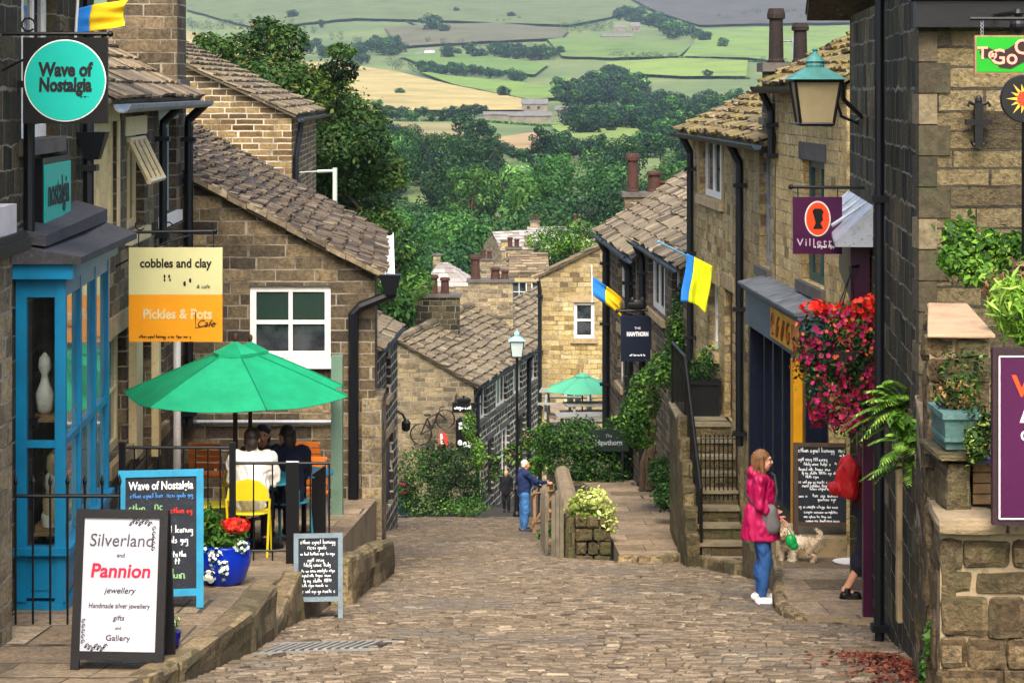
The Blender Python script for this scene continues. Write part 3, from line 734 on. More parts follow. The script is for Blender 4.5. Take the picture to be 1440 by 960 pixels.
MB().quad(BF.pt(.05, zb_ + .5, -.04), BF.pt(BF.L - .05, zb_ + .5, -.04), BF.pt(BF.L - .05, zt_ - .1, -.04), BF.pt(.05, zt_ - .1, -.04)).build('pane', M_CLEAR, bay)
for i in range(3):
    a, b = BS.L * i / 3 + .05, BS.L * (i + 1) / 3 - .05
    MB().quad(BS.pt(a, zb_ + .5, -.04), BS.pt(b, zb_ + .5, -.04), BS.pt(b, zt_ - .1, -.04), BS.pt(a, zt_ - .1, -.04)).build('pane', M_TEALG, bay)
mb = MB(); BF.box(mb, 0, BF.L, zb_ - .5, zb_ + .1, -.4, -.02); BS.box(mb, 0, BS.L, zb_ - .5, zb_ + .098, -.2, -.02); mb.build('plinth', M_BLUE, bay)
cx = (BF.A.x + BF.B.x) / 2; Yd_ = 18.95      # the window display
MB().box((BF.A.x + .04, 19.4, zb_ + .5), (BF.B.x - .06, 19.45, zt_ - .1)).build('display_back', paint('display_backing', '#6f6858', .8, .3, 3), bay)
mb = MB()
for zz in (pyZ(742, 19), pyZ(585, 19)): mb.box((BF.A.x + .06, 18.65, zz), (BF.B.x - .08, 19.35, zz + .03)); mb.build('display_shelf', M_TIMBER, bay); mb = MB()
for dx, zz, sc_, m_ in ((.02, pyZ(742, 19) + .03, 1.0, M_CREAM), (-.06, pyZ(585, 19) + .03, .8, M_WHITE), (.08, pyZ(585, 19) + .03, .55, M_ASHLAR), (0, zb_ + .55, .9, M_WHITE)):
    MB().lathe([(.05 * sc_, 0), (.09 * sc_, .04), (.10 * sc_, .22 * sc_), (.05 * sc_, .34 * sc_), (.035 * sc_, .42 * sc_), (.07 * sc_, .5 * sc_), (.06 * sc_, .6 * sc_), (.01, .66 * sc_)], (cx + dx, Yd_, zz), 16).build('display_piece', m_, bay, smooth=True)
mb = MB()   # felt roof, two steps
x0, x1, y0, y1 = BF.A.x - .25, BF.B.x + .16, 18.36, 21.5
mb.hexa([(x0, y0, zt_ + .13), (x1, y0, zt_ + .13), (x1 - .07, y1, zt_ + .13), (x0, y1, zt_ + .13), (x0, y0, zt_ + .33), (x1, y0, zt_ + .19), (x1 - .07, y1, zt_ + .19), (x0, y1, zt_ + .45)])
mb.hexa([(x0, y0 + .12, zt_ + .331), (x1 - .32, y0 + .12, zt_ + .27), (x1 - .36, y1, zt_ + .3), (x0, y1, zt_ + .4), (x0, y0 + .12, zt_ + .44), (x1 - .32, y0 + .12, zt_ + .36), (x1 - .36, y1, zt_ + .42), (x0, y1, zt_ + .56)])
mb.build('bay_roof', M_FELT, bay)
# neighbouring pier that closes the picture's edge
h2 = house('plain stone pier with a black cornice and part of a white sign board', 'shop front', (-4.2, 16.5, -4.3), name='shop_pier')
MB().box((-4.75, 16.3, -4.6), (pxX(17, 16.9), 16.9, -1.25)).build('wall', M_GREY, h2)
mb = MB(); mb.box((-4.75, 15.95, -1.25), (pxX(26, 16.6), 17.05, -1.16)); mb.box((-4.75, 16.0, -1.16), (pxX(22, 16.6), 17.0, -1.10)); mb.build('cornice', M_IRON, h2)
MB().box((-4.75, 16.2, -1.10), (pxX(15, 16.6), 16.8, -.88)).build('sign_board', paint('pale_sign', '#b9b3b4', .5, .2, 5), h2)
# ---- the yellow-fronted house next to it
h = house('narrow stone house with cream boarded upstairs windows beside the turquoise sign', 'house', (LX(26) - 2, 26, -5.2))
LG = Fac((LX(22.2), 22.2), (LX(30), 30))
w1 = LG.rect(126, 164, 172, 330); w2 = LG.rect(178, 203, 190, 322); w3 = LG.rect(224, 248, 168, 300)
d1 = LG.rect(196, 212, 470, 640); w4 = LG.rect(216, 230, 480, 600); w5 = LG.rect(150, 178, 470, 640)
mb = MB(); wall(mb, LG, -7.5, -.12, [w1, w2, w3, d1, w4, w5])
C0, C1, C2, C3 = (LX(22.2), 22.2), (LX(30), 30), (LX(30) - 5, 30), (LX(22.2) - 5, 22.2)
wall(mb, Fac(C1, C2), -7.5, -.12, top=[(2.5, 1.5)]); wall(mb, Fac(C2, C3), -7.5, -.12); wall(mb, Fac(C3, C0), -7.5, -.12, top=[(2.5, 1.5)])
mb.build('wall', M_BROWN, h)
mb = MB(); slates(mb, (C0[0] + .25, 22.25, -.1), (C1[0] + .25, 30.1, -.1), (C0[0] - 2.5, 22.25, 1.5), (C1[0] - 2.5, 30.1, 1.5), seed=3)
slates(mb, (C3[0] - .25, 22.25, -.1), (C2[0] - .25, 30.1, -.1), (C0[0] - 2.5, 22.25, 1.5), (C1[0] - 2.5, 30.1, 1.5), row=.5, w=(.5, .9), seed=4); mb.build('roof', M_SLATE, h)
window(h, LG, w1, 4, 1, M_CREAM, M_CREAM, fw=.16, bar=.1, sill=M_CREAM, lintel=M_CREAM, surround=M_CREAM, inset=.04)
wv = window(h, LG, w2, 3, 1, M_CREAM, M_GLASS, fw=.09, bar=.06, sill=M_CREAM, lintel=M_CREAM)
# top-hung casement pushed open
mb = MB(); zA, zB = LG.z(192, 252), LG.z(190, 196)
for k in range(4):
    u = lerp(w2[0] + .12, w2[1] - .12, k / 3); mb.tube([LG.pt(u, zB, .01), LG.pt(u, zA, .24)], .035, 6)
for zz, oo in ((zA, .24), (zB, .01)): mb.tube([LG.pt(w2[0] + .09, zz, oo), LG.pt(w2[1] - .09, zz, oo)], .035, 6)
mb.build('casement', M_CREAM, wv)
M_TEALW = paint('grey_teal_paint', '#93aaa6', .5, .2, 4)
window(h, LG, w3, 3, 1, M_TEALW, M_GLASS, fw=.12, bar=.07, sill=M_WHITE, lintel=M_TEALW)
door(h, LG, d1, paint('brown_door', '#5d3b22', .5, .3, 5), 'door', 2)
window(h, LG, w4, 1, 2, M_TIMBER, M_GLASS); window(h, LG, w5, 2, 2, M_CREAM, M_TEALG, fw=.1)
for pa, pb in ((181, 190), (213, 216)): mb = MB(); LG.box(mb, *LG.rect(pa, pb, 470, 640), -.02, .09); mb.build('cream_pilaster', M_CREAM, h)
gutter(h, (LX(22.3) + .33, 22.3, -.16), (LX(30) + .33, 30.0, -.16), .09, M_LEAD)
mb = MB(); u = LG.u(238); mb.tube([LG.pt(u, pyZ(478, LG.Y(238)), .1), LG.pt(u, -5.8, .1)], .05, 8); mb.build('drainpipe', M_WHITE, h)
u = LG.u(255); pipe(h, [LG.pt(u, -.2, .33), LG.pt(u, -.42, .1), LG.pt(u, -.5, .1), LG.pt(u, pyZ(600, LG.Y(255)), .1)], .06)
u = LG.u(218); pipe(h, [LG.pt(u, -.2, .33), LG.pt(u, -.42, .1), LG.pt(u, -.5, .1), LG.pt(u, pyZ(345, LG.Y(218)), .1)], .05)
chimney(h, (-5.0, 30.0), .95, .8, -1.2, 2.3, M_BROWN, [(-.2, 0, .13, .5), (.2, 0, .13, .5)])
# ---- the gable house that carries the cafe
GA = Fac((-7.6, 30.02), (-1.88, 30.02)); GS = Fac((-1.88, 30.02), (-2.36, 38.4))
h = house('brown gable-ended house with a white sash window above the green parasol', 'house', (-4.2, 34, -6.5))
wop = GA.rect(351, 465, 402, 503)
zE = -2.50; rise = .5; uR = 5.72 - 4.7
mb = MB(); wall(mb, GA, -8.5, zE, [wop], top=[(GA.L - 4.7, zE + 4.7 * rise), (0, zE + 4.7 * rise - 1.0 * rise)])
sd = GS.rect(526, 527.4, 480, 560)
wall(mb, GS, -8.5, zE); D2, D3 = (-7.6, 38.4), (-7.6, 30.02)
wall(mb, Fac((-2.36, 38.4), D2), -8.5, zE, top=[(4.5, zE + 4.5 * rise)]); wall(mb, Fac(D2, D3), -8.5, zE)
mb.build('wall', M_BROWN, h)
mb = MB(); rx, rz_ = -6.58, zE + 4.7 * rise + .06
slates(mb, (-1.76, 29.9, zE - .03), (-2.24, 38.5, zE - .03), (rx, 29.9, rz_), (rx, 38.5, rz_), row=.19, w=(.15, .36), th=.04, seed=5, jit=2)
slates(mb, (-7.8, 29.9, rz_ - .6), (-7.8, 38.5, rz_ - .6), (rx, 29.9, rz_), (rx, 38.5, rz_), row=.4, w=(.4, .8), seed=6)
ridge(mb, (rx, 29.9, rz_ + .05), (rx, 38.5, rz_ + .05), .14, 0, 3)
mb.build('roof', M_SLATE_RED, h)
mb = MB()       # stone verge along the gable's edge
g = random.Random(9)
for i in range(18):
    t0, t1 = i / 18, (i + .96) / 18; a = Vector((-1.74, 29.93, zE - .04)).lerp(Vector((rx, 29.93, rz_)), t0); b = Vector((-1.74, 29.93, zE - .04)).lerp(Vector((rx, 29.93, rz_)), t1)
    k = Vector((0, 0, g.uniform(-.015, .02))); a += k; b += k
    mb.hexa([a + Vector((0, -.06, -.05)), a + Vector((0, .05, -.05)), b + Vector((0, .05, -.05)), b + Vector((0, -.06, -.05)), a + Vector((0, -.06, .02)), a + Vector((0, .05, .05)), b + Vector((0, .05, .05)), b + Vector((0, -.06, .02))])
mb.build('verge', M_SLATE_PALE, h)
M_GREENBLIND = paint('green_blind', '#08291f', .6, .3, 5)
w = window(h, GA, wop, 2, 2, M_WHITE, M_GLASS, fw=.085, bar=.055, inset=.05, sill=M_WHITE, lintel=None, bars_z=[.49])
GA.box(mb := MB(), wop[0] + .09, wop[1] - .09, wop[3] - .5, wop[3] - .09, -.075, -.072); mb.build('blind', M_GREENBLIND, w)
MB().hexa([Vector(q) for q in ((-1.80, 29.87, zE - .14), (-1.755, 29.87, zE - .14), (-2.235, 38.4, zE - .14), (-2.28, 38.4, zE - .14), (-1.80, 29.87, zE - .035), (-1.755, 29.87, zE - .035), (-2.235, 38.4, zE - .035), (-2.28, 38.4, zE - .035))]).build('fascia', M_WHITE, h)
gutter(h, (-1.67, 29.9, zE - .02), (-2.15, 38.45, zE - .02), .07, M_WHITE)
zp = lambda py: pyZ(py, 30)
X1, X2 = pxX(524, 29.9), pxX(497, 29.9)
pipe(h, [(-1.62, 29.88, zE - .05), (-1.63, 29.88, zp(412)), (X2 + .1, 29.9, zp(430)), (X2, 29.9, zp(440)), (X2, 29.9, zp(700)), (X2, 29.9, zp(790))], .07, hopper=(-1.66, 29.86, zp(395)))
MB().tube([(pxX(245, 29.95), 29.95, zp(592)), (pxX(470, 29.95), 29.95, zp(592))], .028, 6).build('conduit', M_LEAD, h)
mb = MB(); mb.box((-2.05, 29.9, -7.5), (-1.78, 31.0, zp(560))); mb.build('corner_buttress', M_GREY, h)
# ---- small cottage just below, seen edge on
h = house('grey cottage with dark doors, seen edge on past the gable house', 'cottage', (-4.5, 54.5, -10.9))
E0, E1 = (pxX(530, 52), 52), (pxX(559, 57), 57); EF = Fac(E0, E1); zE = -6.15
w1 = EF.rect(543, 549, 492, 556); d1 = EF.rect(532, 540, 622, 742); d2 = EF.rect(542, 553, 612, 712)
mb = MB(); wall(mb, EF, -13, zE, [w1, d1, d2], mi=1); E2, E3 = (-8, 57), (-8, 52)
wall(mb, Fac(E1, E2), -13, zE, top=[(2.4, zE + 1.25)]); wall(mb, Fac(E2, E3), -13, zE); wall(mb, Fac(E3, E0), -13, zE, top=[(2.6, zE + 1.25)])
mb.build('wall', [M_GREY, M_STRIPE], h)
mb = MB(); slates(mb, (E0[0] + .15, 51.85, zE), (E1[0] + .15, 57.1, zE), (-5.6, 51.85, zE + 1.3), (-5.4, 57.1, zE + 1.3), seed=7)
slates(mb, (-8.1, 51.85, zE), (-8.1, 57.1, zE), (-5.6, 51.85, zE + 1.3), (-5.4, 57.1, zE + 1.3), row=.5, seed=8); mb.build('roof', M_SLATE_PALE, h)
window(h, EF, w1, 1, 2, M_IRON, M_GLASS); door(h, EF, d1, M_IRON); door(h, EF, d2, paint('navy_door', '#1b2440', .4))
gutter(h, (E0[0] + .2, 51.9, zE - .02), (E1[0] + .2, 57.05, zE - .02), .07)
# ---- tall gable house behind the roofs
h = house('gabled house of thin coursed stone rising behind the lower slate roof', 'house', (-6.5, 49, -7.5))
HA = Fac((-10.8, 45), (pxX(410, 45), 45)); zE = pyZ(160, 45)
mb = MB(); wall(mb, HA, -9, zE, top=[(HA.L - 4.2, zE + 4.2 * .46), (0, zE + .8)])
xr = pxX(410, 45); wall(mb, Fac((xr, 45), (xr - .3, 54)), -9, zE); wall(mb, Fac((xr - .3, 54), (-10.8, 54)), -9, zE); wall(mb, Fac((-10.8, 54), (-10.8, 45)), -9, zE)
mb.build('wall', M_COURSE, h)
mb = MB(); rx = xr - 4.2; rz_ = zE + 4.2 * .46 + .05
slates(mb, (xr + .12, 44.85, zE - .02), (xr - .1, 54.1, zE - .02), (rx, 44.85, rz_), (rx, 54.1, rz_), seed=9, th=.05)
slates(mb, (-11, 44.85, zE + .7), (-11, 54.1, zE + .7), (rx, 44.85, rz_), (rx, 54.1, rz_), seed=10); mb.build('roof', M_SLATE_PALE, h)
gutter(h, (xr + .2, 44.9, zE - .1), (xr, 54, zE - .1), .08)
pipe(h, [(xr + .18, 45.3, zE - .15), (xr + .07, 45.2, zE - .9), (xr + .07, 45.2, zE - 1.2), (xr + .07, 45.2, -6)], .06)
# ---- the row at the bend with the bicycle on its gable
h = house('long low stone row at the bend with a big slate roof and striped windows', 'house', (-2, 86, -15))
LB = (-1.4, 80); FD = Vector((.19, 1)).normalized()
LFar = Vector(LB) + FD * 13.6
IF = Fac(LB, LFar); IG = Fac((-6.6, 80), LB); zE = -10.86; zR = -9.2; RN = Vector((-4.15, 80)); RFar = RN + FD * 13.6
ops = []; 
for a, b in ((671, 684), (697, 712), (722, 734), (744, 754)): 
    Yc = IF.Y((a + b) / 2); zc = lerp(zE, zE, 0); u0, u1 = IF.u(a), IF.u(b); ops.append((u0, u1, zE - 1.45, zE - .3))
dps = []
for a, b in ((672, 680), (686, 694), (705, 716), (728, 738)):
    u0, u1 = IF.u(a), IF.u(b); dps.append((u0, u1, zE - 4.6, zE - 2.4))
mb = MB(); wall(mb, IF, -17.5, zE, ops + dps, mi=1); wall(mb, IG, -17.5, zE, top=[(2.45, zR), (0, zE + .4)])
BK0, BK1 = Vector((-6.6, 80)), Vector((-6.6, 80)) + FD * 13.6
wall(mb, Fac(LFar, BK1), -17.5, zE, top=[(2.45, zR)]); wall(mb, Fac(BK1, BK0), -17.5, zE)
mb.build('wall', [M_GREY, M_STRIPE], h)
def v3(p, z): return Vector((p[0], p[1], z))
e0, e1 = Vector(LB) + Vector((.2, -.15)), LFar + Vector((.2, .1)); r0, r1 = RN + Vector((0, -.15)), RFar
mb = MB(); slates(mb, v3(e0, zE), v3(e1, zE), v3(r0, zR + .05), v3(r1, zR + .05), row=.29, w=(.28, .6), th=.075, seed=11, jit=2.5)
slates(mb, v3(BK0 + Vector((-.2, -.15)), zE + .3), v3(BK1 + Vector((-.2, 0)), zE + .3), v3(r0, zR + .05), v3(r1, zR + .05), row=.5, w=(.5, .9), seed=12)
ridge(mb, v3(r0, zR + .1), v3(r1, zR + .1), .16); mb.build('roof', M_SLATE_PALE, h)
for i, o in enumerate(ops): window(h, IF, o, 3, 1, M_WHITE, M_GLASS, fw=.1, bar=.14, sill=M_ASHDARK, lintel=M_ASHDARK)
for i, o in enumerate(dps):
    if i % 2: door(h, IF, o, M_IRON, lintel=M_ASHDARK)
    else: window(h, IF, o, 2, 2, M_WHITE, M_GLASS, fw=.14, bar=.08, sill=M_ASHDARK, lintel=M_ASHDARK)
gutter(h, IF.pt(0, zE - .06, .25), IF.pt(IF.L, zE - .06, .25), .09)
u = IF.u(741); pipe(h, [IF.pt(u, zE - .1, .24), IF.pt(u, zE - .4, .1), IF.pt(u, zE - .5, .1), IF.pt(u, -15.6, .1)], .09)
u = IF.u(668.5); pipe(h, [IF.pt(u, zE - .1, .24), IF.pt(u, zE - .4, .1), IF.pt(u, zE - .5, .1), IF.pt(u, -15.2, .1)], .07)
chimney(h, (pxX(615, 86), 86), 1.75, .8, -10.5, pyZ(417, 86), M_DARK, [(-.65, 0, .16, .55), (-.15, 0, .17, .75), (.3, 0, .17, .65)], potm=M_POT)
chimney(h, (pxX(690, 93.2), 93.2), 1.9, .9, -10.5, pyZ(396, 93.2), M_GREY, [(-.65, 0, .2, 1.05), (.2, 0, .2, .5), (.6, 0, .16, .4)], potm=M_POT)
# ---- next in the row
h = house('second stone row continuing past the bend, half hidden by the yellow gable', 'house', (4, 102, -18))
N0, N1 = LFar + FD * .05, LFar + FD * 19; NF = Fac(N0, N1); K0, K1 = BK1 + FD * .05, BK1 + FD * 19; zE2, zR2 = -11.7, -9.75
mb = MB(); wall(mb, NF, -20, zE2); wall(mb, Fac(K0, N0), -20, zE2, top=[(K0 - N0).length and (2.75, zR2)]); wall(mb, Fac(N1, K1), -20, zE2, top=[(2.75, zR2)]); wall(mb, Fac(K1, K0), -20, zE2)
mb.build('wall', M_GREY, h); q0, q1 = (K0 + N0) / 2, (K1 + N1) / 2
mb = MB(); slates(mb, v3(N0 + Vector((.2, 0)), zE2), v3(N1 + Vector((.2, 0)), zE2), v3(q0, zR2 + .05), v3(q1, zR2 + .05), row=.3, w=(.3, .6), th=.07, seed=13, jit=2)
slates(mb, v3(K0, zE2), v3(K1, zE2), v3(q0, zR2 + .05), v3(q1, zR2 + .05), row=.6, w=(.5, .9), seed=14); mb.build('roof', M_SLATE_PALE, h)
# ---- roofs farther down the hill
h = house('far house with a plain grey hipped roof below the wood', 'house', (pxX(628, 150), 150, -24))
x0, x1 = pxX(596, 150), pxX(664, 150); zA = pyZ(402, 150); mb = MB()
for A, B in (((x0, 150), (x1, 150)), ((x1, 150), (x1, 157)), ((x1, 157), (x0, 157)), ((x0, 157), (x0, 150))): wall(mb, Fac(A, B), -26, zA)
mb.build('wall', M_GREY, h); mb = MB(); zT = pyZ(370, 153); xa, xb = lerp(x0, x1, .28), lerp(x0, x1, .45)
for (a, b, c, d) in (((x0, 150), (x1, 150), (xa, 153.5), (xb, 153.5)), ((x1, 150), (x1, 157), (xb, 153.5), (xb, 153.6)), ((x1, 157), (x0, 157), (xb, 153.5), (xa, 153.5)), ((x0, 157), (x0, 150), (xa, 153.6), (xa, 153.5))):
    slates(mb, v3(a, zA - .1), v3(b, zA - .1), v3(c, zT), v3(d, zT), row=.6, w=(.7, 1.2), th=.05, seed=15)
mb.build('roof', M_SLATE_GREY, h); chimney(h, (pxX(614, 153), 153.5), .5, .5, zT - .6, zT + .5, M_GREY)
h = house('far stone terrace with tall chimney stacks in front of the wood', 'house', (pxX(770, 175), 178, -25))
px_ = lambda p: pxX(p, 175)
mb = MB(); TA = Fac((px_(705), 175), (px_(842), 181)); zA = pyZ(352, 176)
ws_ = [(.6 + 1.9 * i, 1.3 + 1.9 * i, zA - 1.6, zA - .5) for i in range(3)]
wall(mb, TA, -28, zA, ws_); T2, T3 = TA.B + Vector((-1.5, 6)), TA.A + Vector((-1.5, 6)); wall(mb, Fac(TA.B, T2), -28, zA, top=[(3, pyZ(322, 178))]); wall(mb, Fac(T2, T3), -28, zA); wall(mb, Fac(T3, TA.A), -28, zA, top=[(3, pyZ(330, 178))])
mb.build('wall', M_GREY, h)
for o in ws_: window(h, TA, o, 1, 2, M_WHITE, M_GLASS)
mb = MB(); m0, m1 = (TA.A + T3) / 2, (TA.B + T2) / 2; zT = pyZ(326, 178)
slates(mb, v3(TA.A, zA), v3(TA.B, zA), v3(m0, zT), v3(m1, zT), row=.5, w=(.5, .9), th=.06, seed=16); slates(mb, v3(T3, zA), v3(T2, zA), v3(m0, zT), v3(m1, zT), row=.6, w=(.6, 1), seed=17); mb.build('roof', M_SLATE_GREY, h)
chimney(h, (px_(711), 175.6), .75, .7, zA - 1.5, pyZ(340, 175), M_GOLD); chimney(h, (px_(743), 177), .6, .6, zA, pyZ(334, 177), M_GREY); chimney(h, (px_(822), 180), .8, .6, zA, pyZ(318, 180), M_GREY)

def far_house(label, p0, p1, pe, pr, Y, wm, rm, stacks=(), nw=2, depth=7):
    x0, x1, z0, z1 = pxX(p0, Y), pxX(p1, Y), pyZ(pe, Y), pyZ(pr, Y); h = house(label, 'house', ((x0 + x1) / 2, Y, -25)); A, B, C, D = (x0, Y), (x1, Y), (x1, Y + depth), (x0, Y + depth); L = x1 - x0
    ops = [(L * (i + .5) / nw - .45, L * (i + .5) / nw + .45, z0 - 1.7, z0 - .5) for i in range(nw)]; mb = MB(); fa = Fac(A, B); wall(mb, fa, -27, z0, ops); wall(mb, Fac(B, C), -27, z0, top=[(depth / 2, z1)]); wall(mb, Fac(C, D), -27, z0); wall(mb, Fac(D, A), -27, z0, top=[(depth / 2, z1)]); mb.build('wall', wm, h)
    for o in ops: window(h, fa, o, 2, 2, M_WHITE, M_GLASS)
    m0, m1 = (x0, Y + depth / 2), (x1, Y + depth / 2); mb = MB(); slates(mb, v3(A, z0), v3(B, z0), v3(m0, z1), v3(m1, z1), row=.4, w=(.4, .8), th=.06, seed=int(p0), jit=2); slates(mb, v3(D, z0), v3(C, z0), v3(m0, z1), v3(m1, z1), row=.6, w=(.6, 1), seed=5); mb.build('roof', rm, h)
    for p, t in stacks: chimney(h, (pxX(p, Y + depth / 2), Y + depth / 2), .9, .7, z1 - .8, pyZ(t, Y + depth / 2), M_GREY, [(-.2, 0, .15, .6), (.2, 0, .15, .5)])
far_house('far stone house whose chimney stands just past the slate row', 676, 716, 396, 376, 135, M_GREY, M_SLATE_PALE, [(684, 366)], 2)
far_house('long pale roof of a far terrace nearest the valley wood', 742, 838, 338, 322, 205, M_GREY, M_SLATE_GREY, [(752, 312), (812, 312)], 4)
far_house('far stone house with mossy roof between the wood and the yellow gable', 716, 772, 384, 362, 128, M_BROWN, M_SLATE, [(722, 350)], 2)
# ================================================================== RIGHT SIDE OF THE STREET
RX = lambda Y: 5.11 - .05 * Y
# ---- yellow stone house carrying the navy shopfront
h = house('tall yellow stone house with a navy and gold shopfront under a lead roof', 'shop', (6, 27.6, -5.8))
S5 = Fac((RX(30), 30), (RX(25.2), 25.2)); zE = .05
w1 = S5.rect(1127, 1159, 226, 400)
mb = MB(); rec5 = (S5.L - 1.04, S5.L - .02, -8, -2.75); wall(mb, S5, -8, zE, [w1, rec5], depth=1.1); Q0, Q1, Q2, Q3 = (RX(30), 30), (RX(25.2), 25.2), (RX(25.2) + 6, 25.2), (RX(30) + 6, 30)
wall(mb, Fac(Q1, Q2), -8, zE, top=[(3, zE + 1.65)]); wall(mb, Fac(Q2, Q3), -8, zE); wall(mb, Fac(Q3, Q0), -8, zE, top=[(3, zE + 1.65)])
mb.build('wall', M_YELLOW, h)
mb = MB(); S5.box(mb, S5.L - 1.04, S5.L - .02, -6, -2.7, -1.2, -1.102); mb.build('porch_back', paint('grey_green_boards', '#4d5a4c', .7, .35, 4), h)
def pitched(mb, fa, depth, zE, zR, over=.18, seed=0, ends=.1, **kw):
    """roof over a right-hand house: fa is the street facade, depth to the ridge"""
    k = -fa.n; a, b = fa.A + fa.n * over - fa.d * ends, fa.B + fa.n * over + fa.d * ends; a2, b2 = fa.A + k * depth - fa.d * ends, fa.B + k * depth + fa.d * ends
    a3, b3 = fa.A + k * (2 * depth + over) - fa.d * ends, fa.B + k * (2 * depth + over) + fa.d * ends
    slates(mb, v3(a, zE), v3(b, zE), v3(a2, zR), v3(b2, zR), seed=seed, **kw); slates(mb, v3(a3, zE), v3(b3, zE), v3(a2, zR), v3(b2, zR), row=.5, w=(.5, .9), seed=seed + 1)
    ridge(mb, v3(a2, zR + .06), v3(b2, zR + .06), .13)
mb = MB(); pitched(mb, S5, 3, zE + .03, zE + 1.72, seed=21, th=.045, row=.2, w=(.16, .36), jit=2.5); mb.build('roof', M_SLATE_MOSS, h)
M_TEALF = paint('dark_teal_paint', '#2f4d4a', .45, .3, 4)
window(h, S5, w1, 2, 2, M_TEALF, M_GLASS, fw=.1, bar=.08, sill=M_ASHDARK, lintel=M_ASHDARK)
gutter(h, S5.pt(-.05, zE - .02, .26), S5.pt(S5.L, zE - .02, .26), .09)
u = .18; pipe(h, [S5.pt(u, zE - .06, .24), S5.pt(u, zE - .35, .09), S5.pt(u, zE - .5, .09), S5.pt(u, -.95, .09)], .05)
chimney(h, (3.86, 30.6), .66, .6, -.9, .24, M_BROWN, [(-.17, 0, .105, .78), (.17, .02, .10, .58)], potm=M_POTDARK)
# navy shopfront
M_NAVY = paint('navy_shop_paint', '#0f1728', .4, .35, 4, dirt=(.02, .03, .05))
M_FASC = paint('slate_blue_paint', '#4a5a66', .5, .2, 3, dirt=(.05, .06, .07))
M_OCHRE = paint('ochre_paint', '#c98d12', .45, .2, 4)
SHA, SHB = S5.pt(-.6, 0, .02), S5.pt(S5.L - 1.06, 0, .02)
SF = Fac((SHA.x, SHA.y), (SHB.x, SHB.y)); zf = -2.72
mb = MB(); SF.box(mb, 0, SF.L, zf - .55, zf - .03, 0, .30); SF.box(mb, -.04, SF.L + .04, zf - .05, zf, 0, .36)
sf = mb.build('shopfront', M_FASC, h)
mb = MB(); mb.hexa([SF.pt(-.08, zf + .002, .40), SF.pt(SF.L + .05, zf + .002, .40), SF.pt(SF.L + .05, zf + .002, .0), SF.pt(-.08, zf + .002, .0), SF.pt(-.08, zf + .03, .40), SF.pt(SF.L + .05, zf + .03, .40), SF.pt(SF.L + .05, zf + .12, 0), SF.pt(-.08, zf + .12, 0)])
for i in range(8): 
    uu = .1 + i * .7; mb.tube([SF.pt(uu, zf + .032, .39), SF.pt(uu, zf + .122, .01)], .013, 6)
mb.build('lead_roof', paint('weathered_lead', '#5f6366', .7, .5, 4, dirt=(.04, .04, .04), bump=.5), sf)
M_GOLDLEAF = paint('gilt_sign', '#b98a2b', .5, .35, 9, dirt=(.28, .11, .02), bump=.2)
gp0, gp1 = SF.u(1084, .31), SF.u(1124, .31)
mb = MB(); SF.box(mb, gp0, gp1, zf - .49, zf - .1, .301, .318); mb.build('gilt_panel', M_GOLDLEAF, sf)
mb = MB(); gg = random.Random(4)
for k in range(5):      # curled gilt lettering too worn to read
    c = lerp(gp0, gp1, (k + .6) / 5.4); mb.tube([SF.pt(c + .09 * math.cos(a * .9), zf - .3 + .13 * math.sin(a * .9 + k), .322) for a in range(7)], .02, 5)
mb.build('lettering', paint('brown_lettering', '#6a3a12', .6, .2), sf)
mb = MB()
for a, b, o in ((0, .16, .26), (SF.L - .2, SF.L, .26)): SF.box(mb, a, b, -6.4, zf - .55, 0, o)
SF.box(mb, .16, SF.L - .2, -6.4, -5.4, 0, .14)
for i in range(1, 6): c = SF.L * i / 6; SF.box(mb, c - .05, c + .05, -5.4, zf - .55, 0, .16)
mb.build('timber_front', M_NAVY, sf)
M_NAVYGLASS = glass('navy_shop_glass', (.008, .012, .022), (.03, .045, .07), 1.5)
for i in range(6):
    a, b = SF.L * i / 6 + .05, SF.L * (i + 1) / 6 - .05
    MB().quad(SF.pt(a, -5.4, .07), SF.pt(b, -5.4, .07), SF.pt(b, zf - .55, .07), SF.pt(a, zf - .55, .07)).build('pane', M_NAVYGLASS, sf)
up = SF.u(1116, .34); mb = MB(); SF.box(mb, up - .1, up + .1, -6.2, zf - .56, .05, .36); mb.build('ochre_pilaster', M_OCHRE, sf)
# ---- taller-windowed house next up the row
h = house('stone house with mossy roof, three-light window and a flight of steps', 'house', (6, 34.6, -7))
S6 = Fac((RX(39.2), 39.2), (RX(30.05), 30.05)); zE = -.75
w1 = S6.rect(984, 1016, 193, 279); w2 = S6.rect(1068, 1083, 208, 376); w3 = S6.rect(997, 1010, 398, 492); d1 = (S6.u(1019), S6.u(1030), -5.2, -3.15)
w3 = (w3[0], w3[1], w3[2], w3[3])
mb = MB(); wall(mb, S6, -10, zE, [w1, w2, w3, d1]); Q0, Q1, Q2, Q3 = (RX(39.2), 39.2), (RX(30.05), 30.05), (RX(30) + 6, 30.05), (RX(39.2) + 6, 39.2)
wall(mb, Fac(Q3, Q0), -10, zE, top=[(3, zE + 1.55)]); wall(mb, Fac(Q2, Q3), -10, zE)
mb.build('wall', M_GOLD, h)
mb = MB(); pitched(mb, S6, 3, zE + .03, zE + 1.6, seed=23, th=.045, row=.2, w=(.16, .36), jit=2.5); mb.build('roof', M_SLATE_MOSS, h)
window(h, S6, w1, 3, 1, M_WHITE, M_GLASS, fw=.1, bar=.14, sill=M_ASHLAR, lintel=M_ASHLAR, surround=M_ASHLAR)
window(h, S6, w2, 1, 2, M_LEAD, M_GLASS, fw=.1, bar=.06, sill=M_ASHDARK, lintel=M_ASHLAR)
window(h, S6, w3, 1, 2, M_WHITE, M_GLASS, fw=.12, sill=M_ASHLAR, lintel=M_ASHLAR)
door(h, S6, d1, paint('chestnut_door', '#4a2a1a', .5, .3, 4), 'door', 1)
